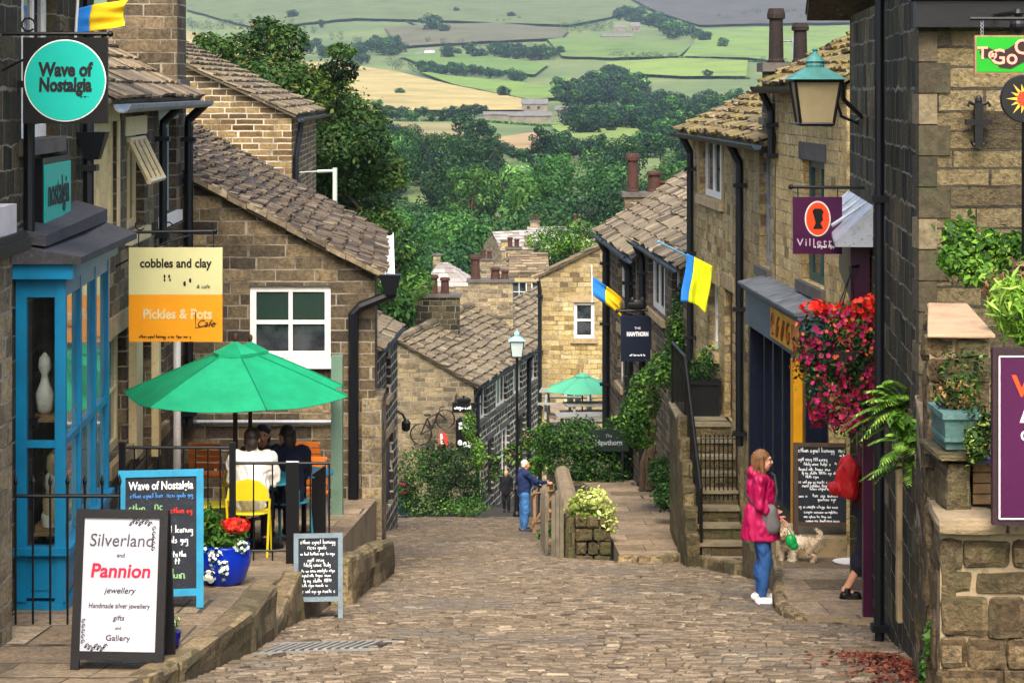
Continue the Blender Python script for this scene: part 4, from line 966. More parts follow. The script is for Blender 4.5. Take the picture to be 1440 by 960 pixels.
gutter(h, S6.pt(-.05, zE - .03, .25), S6.pt(S6.L, zE - .03, .25), .08)
for px, zb in ((1040, -5.3), (970.5, -7.4)):
    u = S6.u(px, .1); pipe(h, [S6.pt(u, zE - .08, .24), S6.pt(u, zE - .35, .1), S6.pt(u, zE - .5, .1), S6.pt(u, zb, .1)], .06)
mb = MB(); c = S6.pt(S6.u(1058), 0, -.6); mb.tube([(c.x, c.y, -.7), (c.x, c.y, pyZ(52, c.y))], .02, 6); zA = pyZ(58, c.y)
mb.tube([(c.x - .32, c.y, zA), (c.x + .2, c.y + .1, zA)], .012, 5)
for i in range(6): q = c.x - .3 + i * .09; mb.tube([(q, c.y - .14, zA), (q, c.y + .14, zA)], .007, 4)
mb.build('aerial', M_LEAD, h)
# ---- two lower houses beyond
h = house('lower stone house with two-light windows behind the yellow and blue flag', 'house', (6, 43, -9))
S7 = Fac((RX(47), 47), (RX(39.3), 39.3)); zE = -3.2
w1 = S7.rect(912, 935, 362, 440); w2 = S7.rect(945, 956, 372, 450); w3 = S7.rect(905, 915, 500, 580)
mb = MB(); wall(mb, S7, -12, zE, [w1, w2, w3]); Q0, Q3 = S7.A, S7.A + Vector((5, 0)); wall(mb, Fac(Q3, Q0), -12, zE, top=[(2.5, zE + 1.6)]); mb.build('wall', M_BROWN, h)
mb = MB(); pitched(mb, S7, 2.5, zE + .03, zE + 1.65, seed=25, jit=2); mb.build('roof', M_SLATE_PALE, h)
for w, n in ((w1, 3), (w2, 1), (w3, 1)): window(h, S7, w, n, 1, M_WHITE, M_GLASS, fw=.1, bar=.12)
gutter(h, S7.pt(0, zE - .03, .24), S7.pt(S7.L, zE - .03, .24), .08)
u = S7.u(903, .1); pipe(h, [S7.pt(u, zE - .08, .24), S7.pt(u, zE - .35, .1), S7.pt(u, zE - .5, .1), S7.pt(u, -8.4, .1)], .07)
h = house('farthest stone house of the upper row with a tall pot on its stack', 'house', (5.5, 51.5, -10))
S8 = Fac((RX(56), 56), (RX(47.05), 47.05)); zE = -3.65
w1 = S8.rect(869, 879, 352, 420); w2 = S8.rect(888, 895, 352, 425); w3 = S8.rect(868, 876, 470, 540)
mb = MB(); wall(mb, S8, -12, zE, [w1, w2, w3]); Q0, Q3 = S8.A, S8.A + Vector((5, 0)); wall(mb, Fac(Q3, Q0), -12, zE, top=[(2.5, zE + 1.7)]); wall(mb, Fac(S8.B, S8.B + Vector((5, 0))), -6, zE, top=[(2.5, zE + 1.7)]); mb.build('wall', M_BROWN, h)
mb = MB(); pitched(mb, S8, 2.5, zE + .03, zE + 1.8, seed=27, jit=2); mb.build('roof', M_SLATE_PALE, h)
for w in (w1, w2, w3): window(h, S8, w, 2, 1, M_WHITE, M_GLASS, fw=.12, bar=.12)
gutter(h, S8.pt(0, zE - .03, .24), S8.pt(S8.L, zE - .03, .24), .09)
for px in (852, 884):
    u = S8.u(px, .1); pipe(h, [S8.pt(u, zE - .08, .24), S8.pt(u, zE - .35, .1), S8.pt(u, zE - .5, .1), S8.pt(u, -8.9, .1)], .09)
chimney(h, (pxX(908, 56), 56), 1.1, .7, -4.4, -2.75, M_GREY, [(-.33, 0, .15, 1.0), (.22, 0, .17, .55), (.45, 0, .11, .3)], potm=M_POT)
# ---- yellow gable at the bend
h = house('yellow stone gable end at the bend behind the small green parasol', 'house', (3.2, 72, -13))
G0, G1 = (.82, 68), (5.9, 68); GG = Fac(G0, G1); GB = Fac((2.42, 76.4), G0); zE = -5.85; zA = zE + 2.55 * .5
w1 = GG.rect(807, 836, 425, 476); d1 = GG.rect(793, 822, 548, 600)
mb = MB(); wall(mb, GG, -15.5, zE, [w1, d1], top=[(2.55, zA)]); wall(mb, GB, -15.5, zE)
mb.build('wall', M_DRESS if False else M_GOLD, h)
mb = MB(); k = Vector((2.55, 0)); a, b = Vector(G0), Vector((2.42, 76.4))
slates(mb, v3(a + Vector((-.15, -.1)), zE), v3(b + Vector((-.15, 0)), zE), v3(a + k + Vector((0, -.1)), zA + .04), v3(b + k, zA + .04), row=.35, seed=29, th=.06)
slates(mb, v3(a + 2 * k + Vector((.15, -.1)), zE), v3(b + 2 * k, zE), v3(a + k + Vector((0, -.1)), zA + .04), v3(b + k, zA + .04), row=.4, seed=30); mb.build('roof', M_SLATE_PALE, h)
window(h, GG, w1, 1, 2, M_WHITE, M_GLASS, fw=.1, bar=.06); window(h, GG, d1, 2, 1, M_CREAM, M_GLASS, fw=.1, sill=None)
pipe(h, [(GG.pt(0, zE - .1, .1)), GG.pt(.04, zE - .4, .1), GG.pt(.05, -13.5, .1)], .06)
# ---- near building: dark street face, lighter wall towards the camera
h = house('tall dark stone building with a black downpipe, next to the walled garden', 'house', (5, 19, -4.8), name='stone_building')
K0, K1 = (3.64, 23.6), (3.08, 16.5); KF = Fac(K0, K1); FW = Fac(K1, (9.5, 16.5)); zE = .78
ub = KF.u(1226); rec = (.06, ub, -6.0, -2.05)
mb = MB(); wall(mb, KF, -6.0, zE, [rec], depth=.75)
wall(mb, Fac((9.5, 23.6), K0), -6, zE)
wb_ = mb.build('wall', M_DARK, h)
mb = MB(); wall(mb, FW, -6.0, zE); mb.build('front_wall', M_DRESS, h)
mb = MB(); KF.box(mb, .0, ub + .05, -6.0, -2.0, -.80, -.752)
mb.build('shop_back', paint('aubergine_paint', '#3c1230', .45, .25, 4), h)
mb = MB(); KF.box(mb, .3, 1.2, -5.3, -3.1, -.75, -.70); mb.build('door', paint('pinkish_door', '#8b6a64', .6, .3, 4), h)
mb = MB()
for i in range(26):      # quoins
    z0 = -5.2 + i * .235; a, b = ((.22, .12), (.12, .26))[i % 2]
    q = [FW.pt(-.018, z0, .018), FW.pt(a, z0, .018), FW.pt(a, z0, -.2), FW.pt(-.018, z0, -b)]
    mb.hexa([q[0], q[1], q[2], q[3]] + [p + Vector((0, 0, .225)) for p in q])
mb.build('quoins', tinted('quoin_stone', [(0, '#35312a'), (.4, '#564e3d'), (.7, '#454032'), (1, '#7c7058')], .9, 16, .6, moss=(.06, .065, .03), bump=.9, dist=.02), h)
gutter(h, FW.pt(-.1, zE - .02, .12), FW.pt(6.4, zE - .02, .12), .11)
MB().box((3.02, 16.36, .46), (9.4, 16.495, .665)).build('eaves_board', M_IRON, h)
mb = MB(); slates(mb, (2.9, 16.25, zE + .02), (9.5, 16.25, zE + .02), (2.9, 20, zE + 2), (9.5, 20, zE + 2), seed=31); slates(mb, (3.2, 23.8, zE + .02), (9.5, 23.8, zE + .02), (2.9, 20, zE + 2), (9.5, 20, zE + 2), row=.5, seed=32); mb.build('roof', M_SLATE, h)
u = KF.u(1237, .1); pipe(h, [KF.pt(u, zE + .3, .1), KF.pt(u, zr(18.9) - .1, .1)], .042)
# aubergine shopfront pieces on the street face
M_AUB = paint('aubergine_shop_paint', '#340c28', .4, .25, 4)
mb = MB()
mb.hexa([KF.pt(.05, -1.95, .12), KF.pt(ub, -2.02, .2), KF.pt(ub, -2.02, .02), KF.pt(.05, -1.95, .02), KF.pt(.05, -1.38, .12), KF.pt(ub, -1.5, .2), KF.pt(ub, -1.5, .02), KF.pt(.05, -1.38, .02)])
KF.box(mb, ub - .03, ub + .12, -5.2, -2.05, .005, .09)
sf = mb.build('shopfront', M_AUB, h)
mb = MB(); mb.hexa([KF.pt(-.05, -1.37, .26), KF.pt(ub + .2, -1.49, .36), KF.pt(ub + .2, -1.49, .005), KF.pt(-.05, -1.37, .005), KF.pt(-.05, -1.33, .26), KF.pt(ub + .2, -1.45, .36), KF.pt(ub + .2, -1.1, .005), KF.pt(-.05, -1.1, .005)])
for i in range(4): uu = .1 + i * .75; mb.tube([KF.pt(uu, -1.33, .26 + .03 * i), KF.pt(uu, -1.1, .01)], .02, 6)
mb.build('lead_roof', paint('pale_lead', '#b4bac2', .5, .25, 5, metal=.1, dirt=(.12, .12, .12)), sf)
# black wall anchor
o = thing('wall_anchor', FW.pt(FW.u(1375), pyZ(205, 16.4), .02), 'black iron cross-shaped anchor on the yellow stone wall under the green sign', 'wall anchor')
mb = MB(); x = pxX(1376, 16.42); zc = lambda py: pyZ(py, 16.42)
mb.box((x - .03, 16.40, zc(207)), (x + .03, 16.45, zc(145))); mb.box((x - .1, 16.395, zc(176)), (x + .1, 16.445, zc(168)))
for sx in (-1, 1):
    mb.tube([(x, 16.42, zc(150)), (x + sx * .07, 16.41, zc(144)), (x + sx * .085, 16.41, zc(150))], .014, 6); mb.tube([(x, 16.42, zc(200)), (x + sx * .045, 16.41, zc(204)), (x + sx * .06, 16.41, zc(198))], .012, 6)
mb.ell((x, 16.42, zc(142)), (.03, .02, .045), 8); mb.build('bracket', M_IRON, o)
# ================================================================== PAVEMENTS, TERRACES, WALLS
def zter(Y): return max(-4.1 - .097 * (Y - 15.4) if Y < 20.5 else -4.595 - .107 * (Y - 20.5), zr(Y) + .06)
TEDGE = [(9, -2.75), (14.2, -2.6), (15, -2.5), (18.9, -2.25), (20.9, -2.2), (21.3, -1.92), (30, -1.85)]
def strip(name, edgeA, edgeB, zf, y0, y1, m, skirt=1.0, skirtA=False, step=.5, ends=(False, False), sm=None):
    mb = MB(); Y = y0; rows = []
    while Y <= y1 + 1e-6: rows.append(Y); Y += step
    for i in range(len(rows) - 1):
        a, b = rows[i], rows[i + 1]
        mb.quad((edgeA(a), a, zf(a)), (edgeB(a), a, zf(a)), (edgeB(b), b, zf(b)), (edgeA(b), b, zf(b)))
        mb.quad((edgeB(a), a, zf(a) - skirt), (edgeB(b), b, zf(b) - skirt), (edgeB(b), b, zf(b)), (edgeB(a), a, zf(a)), 1)
        if skirtA: mb.quad((edgeA(a), a, zf(a) - skirt), (edgeA(b), b, zf(b) - skirt), (edgeA(b), b, zf(b)), (edgeA(a), a, zf(a)), 1)
    for e, k in zip((y0, rows[-1]), ends):
        if k: mb.quad((edgeA(e), e, zf(e) - skirt), (edgeB(e), e, zf(e) - skirt), (edgeB(e), e, zf(e)), (edgeA(e), e, zf(e)), 1)
    return tag(mb.build(name, [m, sm or M_KERB], origin=(0, 0, 0)), kind='structure')
strip('terrace_pavement', lambda Y: LX(Y) - .3, lambda Y: interp(TEDGE, Y), zter, 9, 30, M_FLAG)
def rock(mb, q, seed=0, amp=.03, n=3, mi=0):
    """a rough stone filling the 8 corners q: subdivided and roughened"""
    bm = bmesh.new(); vs = [bm.verts.new(p) for p in q]
    for f in ((0, 3, 2, 1), (4, 5, 6, 7), (0, 1, 5, 4), (1, 2, 6, 5), (2, 3, 7, 6), (3, 0, 4, 7)): bm.faces.new([vs[i] for i in f])
    bmesh.ops.bevel(bm, geom=bm.edges[:], offset=min(.05, amp * 1.6), segments=2, affect='EDGES', profile=.6)
    bmesh.ops.subdivide_edges(bm, edges=[e for e in bm.edges if e.calc_length() > .16], cuts=n, use_grid_fill=True)
    g = random.Random(seed); ph = [g.uniform(0, 6.3) for _ in range(6)]
    for v in bm.verts:
        p = v.co; k = (math.sin(p.x * 9 + ph[0] + p.z * 7) + math.sin(p.y * 7 + ph[1]) + math.sin(p.z * 12 + ph[2] + p.y * 4) + g.uniform(-1, 1) * .8) / 3.8
        v.co = p + v.normal * k * amp if v.normal.length > 0 else p
    bm.verts.index_update(); bm.normal_update()
    mb.add([v.co.copy() for v in bm.verts], [tuple(v.index for v in f.verts) for f in bm.faces], mi); bm.free()
def line_stones(name, path, wid, top, bot, m, n, label, cat, amp=.03, seed=0):
    """a row of rough stones along a path of (X, Y); top and bot are functions of Y"""
    mb = MB(); g = random.Random(seed); L = [Vector(p) for p in path]; cuts = sorted([0, 1] + [(i + g.uniform(-.25, .25)) / n for i in range(1, n)])
    def at(t):
        t *= len(L) - 1; i = min(int(t), len(L) - 2); return L[i].lerp(L[i + 1], t - i)
    for i in range(n):
        a, b = at(cuts[i] + .004), at(cuts[i + 1] - .004); d = (b - a).normalized(); s = Vector((d.y, -d.x)) * wid / 2
        k = g.uniform(-.02, .02)
        q = [v3(p, bot(p.y)) for p in (a + s, b + s, b - s, a - s)] + [v3(p, top(p.y) + k) for p in (a + s, b + s, b - s, a - s)]
        rock(mb, [q[0], q[3], q[2], q[1], q[4], q[7], q[6], q[5]] if False else q, seed + i, amp)
    o = mb.build(name, m); return tag(o, label, cat)
def rough_wall(name, par, A, B, z0, z1a, z1b, dep, m, rh=.24, wl=.5, seed=0, amp=.025):
    """a wall face of single rough stones from plan point A to B (outward on the right of A->B), its top running from z1a to z1b"""
    fa = Fac(A, B); g = random.Random(seed); mb = MB(); z = z0; k = 0
    while z < max(z1a, z1b) - .04:
        h = rh * g.uniform(.75, 1.25); u = -g.random() * wl * .6
        while u < fa.L:
            w = wl * g.uniform(.55, 1.4); a, b = max(0, u) + .002, min(fa.L, u + w) - .002; top = min(z + h, lerp(z1a, z1b, ((a + b) / 2) / fa.L)); o = g.uniform(-.012, .02)
            if b - a > .05 and top - z > .05: k += 1; rock(mb, [fa.pt(a, z + .002, o), fa.pt(b, z + .002, o), fa.pt(b, z + .002, -dep), fa.pt(a, z + .002, -dep), fa.pt(a, top - .004, o), fa.pt(b, top - .004, o), fa.pt(b, top - .004, -dep), fa.pt(a, top - .004, -dep)], seed + k, amp, 2)
            u += w
        z += h
    return mb.build(name, m, par)
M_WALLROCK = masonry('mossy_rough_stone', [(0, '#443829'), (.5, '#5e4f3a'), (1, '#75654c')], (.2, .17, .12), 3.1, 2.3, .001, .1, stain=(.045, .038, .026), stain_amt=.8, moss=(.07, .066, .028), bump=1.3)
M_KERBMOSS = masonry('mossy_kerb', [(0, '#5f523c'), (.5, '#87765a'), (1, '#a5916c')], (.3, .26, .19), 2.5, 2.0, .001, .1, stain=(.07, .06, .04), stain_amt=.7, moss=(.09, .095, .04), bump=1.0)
line_stones('kerb_wall', [(-2.58, 14.9), (-2.42, 15.6), (-2.2, 17.2), (-2.14, 18.9)], .24, lambda Y: lerp(-4.0, -4.27, (Y - 14.9) / 4), lambda Y: zr(Y) - .2, M_KERBMOSS, 3, 'rough mossy kerb wall of long stones beside the white sandwich board', 'kerb wall', .035, 1)
line_stones('kerb_wall', [(-2.16, 19.0), (-2.1, 21.0)], .2, lambda Y: lerp(-4.68, -4.62, (Y - 19) / 2), lambda Y: zr(Y) - .2, M_KERBMOSS, 2, 'low sloping kerb stones between the flower pot and the chalkboard', 'kerb wall', .025, 5)
line_stones('kerb_wall', [(-1.78, 22.7), (-1.76, 26), (-1.72, 29.6)], .26, lambda Y: lerp(-4.86, -6.1, (Y - 22.7) / 6.9), lambda Y: zr(Y) - .2, M_KERBMOSS, 4, 'low rough stone wall at the foot of the gable house', 'kerb wall', .04, 9)
o = tag(MB().box((3.05, 25.3, -5.75), (5.0, 26.2, -5.19)).build('doorstep', M_ASHLAR), 'broad pale stone step under the tall menu chalkboard', 'step')
# right: raised pavement by the shops, lower pavement by the steps, sloping path to the pub garden
P1E = [(20.6, 2.78), (21.0, 2.71), (21.8, 2.70), (24, 2.98), (27, 3.28), (29.4, 3.2)]
zp1 = lambda Y: -4.98 - .09 * (Y - 20.6)
strip('shop_pavement', lambda Y: 5.0, lambda Y: interp(P1E, Y), zp1, 20.6, 29.4, M_FLAG, .9, ends=(True, True), step=.4)
P2E = [(29.4, 3.12), (31, 3.0), (33.6, 2.76), (34.2, 2.6)]
strip('step_pavement', lambda Y: RX(Y) + .2, lambda Y: interp(P2E, Y), lambda Y: zr(Y) + .14, 29.4, 34.2, M_FLAG, .5, step=.4, ends=(True, True))
P3E = [(33.8, 1.66), (40, 1.62), (46, 1.72), (48, 1.5)]; zp3 = lambda Y: -7.18 - .1 * (Y - 33.8)
strip('garden_path', lambda Y: RX(Y) + .2, lambda Y: interp(P3E, Y), zp3, 33.8, 48, M_FLAG, 1.6, ends=(True, False), step=.4)
strip('garden_terrace', lambda Y: RX(Y) + .2, lambda Y: 1.05 + (.1 if Y < 60 else 0), lambda Y: -8.62 - .05 * (Y - 48), 48, 66, M_FLAG, 6.5, ends=(True, True), sm=M_BOUNDARY)
strip('planting_bed', lambda Y: 1.72, lambda Y: .92, lambda Y: -7.55 - .095 * (Y - 36), 36.6, 48.2, M_SOIL, 2.0, skirtA=True, ends=(True, True))
line_stones('kerb_wall', [(2.74, 20.75), (2.66, 21.2), (2.66, 21.9), (2.95, 24.1), (3.22, 27), (3.14, 29.4)], .12, lambda Y: zp1(Y) + .012, lambda Y: zr(Y) - .2, M_KERBMOSS, 7, 'stone kerb along the raised shop pavement behind the woman in pink', 'kerb wall', .02, 20)
line_stones('kerb_wall', [(3.06, 29.5), (2.95, 31), (2.70, 33.6)], .14, lambda Y: zr(Y) + .16, lambda Y: zr(Y) - .2, M_KERBMOSS, 4, 'stone kerb in front of the stone steps', 'kerb wall', .025, 30)
line_stones('kerb_wall', [(1.62, 33.72), (2.1, 33.74), (2.62, 33.7)], .16, lambda Y: -7.16, lambda Y: zr(Y) - .25, M_KERBMOSS, 3, 'stone edge at the foot of the flagged path to the garden', 'kerb wall', .025, 40)
# ---- garden wall with its big coping, planter, picket panel
h = house('low dry stone garden wall with a rounded coping running down the street', 'wall', (.95, 44, -9.5), name='garden_wall')
zw = lambda Y: lerp(-6.95, -8.95, (Y - 35.9) / 16.1)
mb = MB(); A, B = Vector((.84, 35.9)), Vector((1.02, 52))
mb.hexa([v3(A, zr(35.9) - .3), v3(A + Vector((.26, 0)), zr(35.9) - .3), v3(B + Vector((.26, 0)), zr(52) - .3), v3(B, zr(52) - .3), v3(A, zw(35.9)), v3(A + Vector((.26, 0)), zw(35.9)), v3(B + Vector((.26, 0)), zw(52)), v3(B, zw(52))])
mb.build('wall', M_BOUNDARY, h)
mb = MB()
for i in range(14):
    a, b = A.lerp(B, i / 14) + Vector((.13, .02)), A.lerp(B, (i + 1) / 14) + Vector((.13, -.02)); za, zb = zw(a.y), zw(b.y)
    mb.tube([v3(a, za + .03), v3(b, zb + .03)], .17, 10)
mb.build('coping', M_KERB, h)
mb = MB(); rock(mb, [Vector(q) for q in ((.86, 35.5, zr(35.6) - .2), (1.04, 35.5, zr(35.6) - .2), (1.06, 35.95, zr(35.6) - .2), (.86, 35.95, zr(35.6) - .2), (.88, 35.5, -6.95), (1.02, 35.5, -6.95), (1.04, 35.95, -6.9), (.88, 35.95, -6.9))], 3, .03); mb.build('end_post', M_BOUNDARY, h)
for k, (x, t) in enumerate(((.64, 1.02), (.71, 1.1), (.78, .98))): mb = MB(); mb.box((x, 35.62 + .02 * k, zr(35.7) - .1), (x + .062, 35.66 + .02 * k, zr(35.7) + t)); mb.build('upright_board', paint('grey_timber', '#6d6455', .85, .4), h)
h = house('small dry stone planter full of yellow-green leaves at the end of the garden wall', 'planter', (1.28, 36, -7.7), name='stone_planter')
mb = MB(); g = random.Random(5)
for k in range(4):
    z0 = zr(35.6) - .12 + k * .22
    for i in range(2 + k % 2):
        n_ = 2 + k % 2; a, b = lerp(1.02, 1.6, i / n_) + .01, lerp(1.02, 1.6, (i + 1) / n_) - .01
        rock(mb, [Vector(q) for q in ((a, 35.35, z0), (b, 35.35, z0), (b, 35.9, z0), (a, 35.9, z0), (a, 35.35, z0 + .2), (b, 35.35, z0 + .2), (b, 35.9, z0 + .2), (a, 35.9, z0 + .2))], 60 + k * 5 + i, .022, 2)
mb.build('wall', M_BOUNDARY, h)
leaf_obj('foliage', [cloud([(1.15, 35.6, -6.78, .26, .26, .2), (1.45, 35.6, -6.85, .26, .24, .2), (1.3, 35.5, -6.62, .28, .24, .18), (1.55, 35.45, -7.02, .16, .16, .2)], 900, .085, 4) + (0,), cloud([(1.3, 35.6, -6.9, .4, .28, .18)], 250, .08, 5) + (1,)], [LEAF['yellow'], LEAF['light']], h, world_of(h))
h = house('grey weathered timber picket panel leaning against the garden wall', 'fence', (.62, 39, -8.3), name='picket_fence')
mb = MB()
for i in range(9):
    Y = 36.4 + i * .72; zb = zroad(.6, Y); mb.box((.55, Y, zb + .02), (.60, Y + .3, zb + 1.0 + .08 * math.sin(i * 2.1)), tint=None)
mb.build('pickets', paint('grey_timber', '#6d6455', .85, .4, 7, dirt=(.06, .055, .045), bump=.5), h)
for dz in (.25, .75): mb = MB(); mb.tube([(.63, 36.4, zroad(.6, 36.4) + dz), (.63, 42.4, zroad(.6, 42.4) + dz)], .03, 6); mb.build('rail', M_TIMBER, h)
h = house('pale timber gate standing ajar where the man rests his hand', 'gate', (.85, 53.5, -11), name='timber_gate')
mb = MB()
for t in (0, .33, .66, 1): 
    a = Vector((.55, 53.2)).lerp(Vector((1.05, 54.0)), t); mb.box((a.x - .035, a.y - .03, zr(54) + .05), (a.x + .035, a.y + .03, zr(54) + 1.15))
mb.build('pickets', M_TIMBER, h)
for dz in (.3, 1.0): mb = MB(); mb.tube([(.5, 53.1, zr(53.5) + dz), (1.1, 54.05, zr(54) + dz)], .035, 6); mb.build('rail', M_TIMBER, h)
mb = MB(); mb.tube([(.5, 53.1, zr(53.5) + .25), (1.1, 54.05, zr(54) + 1.0)], .03, 6); mb.build('brace', M_TIMBER, h)
# ---- stone steps with their rail
h = house('worn stone steps with black handrails climbing to the house door', 'steps', (3.05, 33.4, -6.9), name='stone_steps')
mb = MB(); g = random.Random(8); n = 8; zb, zt2 = zr(32.4) + .12, -5.2
for i in range(n):
    y0 = 32.4 + i * .24; z1 = lerp(zb, zt2, (i + 1) / n)
    rock(mb, [Vector(q) for q in ((2.78, y0 + .03, zb - .4), (3.42, y0 + .03, zb - .4), (3.42, y0 + .3, zb - .4), (2.78, y0 + .3, zb - .4), (2.78, y0, z1 - .05), (3.42, y0, z1 - .05), (3.42, y0 + .3, z1 - .05), (2.78, y0 + .3, z1 - .05))], i, .012, 1)
mb.box((2.62, 32.4 + n * .24, zb - .4), (3.42, 36.4, zt2 - .05))
mb.build('riser', M_BOUNDARY, h)
mb = MB()
for i in range(n):
    y0 = 32.4 + i * .24; z1 = lerp(zb, zt2, (i + 1) / n); mb.box((2.77, y0 - .03, z1 - .05), (3.42, y0 + .27, z1))
mb.box((2.60, 32.4 + n * .24 - .03, zt2 - .05), (3.42, 36.45, zt2)); mb.build('tread', paint('worn_tread', '#736a54', .9, .4, 4, dirt=(.07, .07, .04), bump=.5), h)
mb = MB()
for i in range(6):
    y0 = 32.35 + i * .34; z1 = lerp(zb + .35, zt2 + .1, i / 5)
    rock(mb, [Vector(q) for q in ((2.58, y0, zb - .6), (2.775, y0, zb - .6), (2.775, y0 + .33, zb - .6), (2.58, y0 + .33, zb - .6), (2.58, y0, z1), (2.775, y0, z1), (2.775, y0 + .33, z1), (2.58, y0 + .33, z1))], 70 + i, .02, 2)
mb.build('side_wall', M_BOUNDARY, h)
mb = MB(); p0, p1, p2 = Vector((2.80, 32.42, zb)), Vector((2.72, 34.35, zt2)), Vector((2.66, 36.3, zt2))
mb.tube([p0, p0 + Vector((0, 0, 1.0))], .024, 8); mb.tube([p1, p1 + Vector((0, 0, 1.0))], .024, 8); mb.tube([p2, p2 + Vector((0, 0, 1.0))], .024, 8)
mb.tube([p0 + Vector((0, 0, 1.0)), p1 + Vector((0, 0, 1.0)), p2 + Vector((0, 0, 1.0))], .026, 8)
for i in range(1, 12): q = p0.lerp(p1, i / 12); mb.tube([q + Vector((0, 0, .05)), q + Vector((0, 0, .98))], .01, 5)
for i in range(1, 10): q = p1.lerp(p2, i / 10); mb.tube([q + Vector((0, 0, .05)), q + Vector((0, 0, .98))], .01, 5)
mb.build('handrail', M_IRON, h)
h = house('low black iron gate across the stone steps', 'gate', (3.1, 33.2, -6.2), name='iron_gate')
mb = MB(); zg = lerp(zb, zt2, .42)
for i in range(9): x = lerp(2.86, 3.4, i / 8); mb.tube([(x, 33.12, zg), (x, 33.12, zg + .98)], .011, 6)
for dz in (.1, .92): mb.tube([(2.84, 33.12, zg + dz), (3.42, 33.12, zg + dz)], .014, 6)
mb.build('bars', M_IRON, h)
h = house('black square planter on the landing above the stone steps', 'planter', (3.0, 35.2, -5.2), name='square_planter')
mb = MB(); mb.box((2.78, 34.8, zt2), (3.3, 35.2, zt2 + .5)); mb.box((2.75, 34.77, zt2 + .5), (3.33, 35.23, zt2 + .55)); mb.build('trough', M_IRON, h)
leaf_obj('foliage', [cloud([(2.9, 35, zt2 + .7, .2, .2, .2), (3.1, 35, zt2 + .72, .24, .2, .22)], 500, .06, 6) + (0,)], [LEAF['deep']], h, world_of(h))
# ---- walled garden at the near right
GWF = 12.55
h = house('mossy stone garden wall with a broad sandstone coping below the shrubs', 'wall', (2.75, 14, -3.8), name='garden_wall')
x0, x1 = pxX(1307, 13.5), pxX(1392, 13.5)
xf0, xf1 = pxX(1304, 15.6), pxX(1352, 15.6)
MB().hexa([Vector(q) for q in ((x0, 13.5, -4.6), (x1, 13.5, -4.6), (xf1, 15.6, -4.6), (xf0, 15.6, -4.6), (x0, 13.5, pyZ(474, 13.5)), (x1, 13.5, pyZ(474, 13.5)), (xf1, 15.6, pyZ(474, 13.5)), (xf0, 15.6, pyZ(474, 13.5)))]).build('core', M_KERB, h); rough_wall('wall', h, (x0 - .01, 13.47), (x1 + .01, 13.47), -2.7, pyZ(474, 13.5), pyZ(474, 13.5), .1, M_WALLROCK, .2, .34, 400); rough_wall('wall', h, (xf0 - .015, 15.6), (x0 - .015, 13.5), -2.9, pyZ(474, 13.5), pyZ(474, 13.5), .1, M_WALLROCK, .2, .34, 450)
mb = MB(); rock(mb, [Vector(q) for q in ((x0 - .03, 13.42, pyZ(474, 13.5) + .002), (x1 + .02, 13.42, pyZ(474, 13.5) + .002), (xf1, 15.4, pyZ(474, 13.5) + .002), (xf0 - .03, 15.4, pyZ(474, 13.5) + .002), (x0 - .03, 13.42, pyZ(468, 13.5)), (x1 + .02, 13.42, pyZ(468, 13.5)), (xf1, 15.4, pyZ(468, 13.5)), (xf0 - .03, 15.4, pyZ(468, 13.5)))], 2, .006, 2)
mb.build('coping', M_SAND, h)
h = house('low mossy stone wall under the aubergine notice board', 'wall', (3.2, 12.8, -3.7), name='garden_wall')
xa = pxX(1322, 12.6); zt3 = pyZ(748, 12.6)
xk = pxX(1308, 13.4); mb = MB(); mb.hexa([Vector(q) for z in (-4.4, zt3) for q in ((xa, 12.6, z), (xa + 3.2, 12.6, z), (xa + 3.2, 13.4, z), (xk, 13.4, z))]); mb.hexa([Vector(q) for q in ((pxX(1306, 13.2), 13.2, -4.8), (xa + .12, 13.2, -4.8), (3.3, 16.45, -5.4), (pxX(1288, 16.4), 16.45, -5.4), (pxX(1306, 13.2), 13.2, pyZ(640, 13.2)), (xa + .12, 13.2, pyZ(640, 13.2)), (3.3, 16.45, -2.3), (pxX(1288, 16.4), 16.45, -2.3))])
mb.build('core', M_KERB, h); rough_wall('wall', h, (xa - .0, 12.57), (xa + 1.4, 12.57), -4.2, zt3, zt3, .1, M_WALLROCK, .19, .34, 300); rough_wall('wall', h, (pxX(1287, 16.4), 16.4), (pxX(1304, 13.15), 13.15), -4.9, -2.3, pyZ(640, 13.2), .1, M_WALLROCK, .24, .45, 500); rough_wall('wall', h, (xk - .01, 13.4), (xa - .01, 12.58), -4.4, zt3, zt3, .1, M_WALLROCK, .25, .4, 650); rough_wall('wall', h, (pxX(1303, 13.16), 13.16), (xa + .11, 13.16), -4.8, pyZ(640, 13.2), pyZ(640, 13.2), .08, M_WALLROCK, .22, .3, 600)
mb = MB(); rock(mb, [Vector(q) for q in ((xa - .03, 12.5, zt3 + .003), (xa + .36, 12.5, zt3 + .003), (xa + .36, 13.3, zt3 + .003), (xk - .05, 13.3, zt3 + .003), (xa - .03, 12.5, zt3 + .09), (xa + .36, 12.5, zt3 + .09), (xa + .36, 13.3, zt3 + .09), (xk - .05, 13.3, zt3 + .09))], 8, .02, 2)
rock(mb, [Vector(q) for q in ((xa + .38, 12.52, zt3 + .003), (xa + 1.6, 12.52, zt3 + .003), (xa + 1.6, 13.3, zt3 + .003), (xa + .38, 13.3, zt3 + .003), (xa + .38, 12.52, zt3 + .05), (xa + 1.6, 12.52, zt3 + .05), (xa + 1.6, 13.3, zt3 + .05), (xa + .38, 13.3, zt3 + .05))], 9, .015, 2)
mb.build('coping', M_KERB, h)
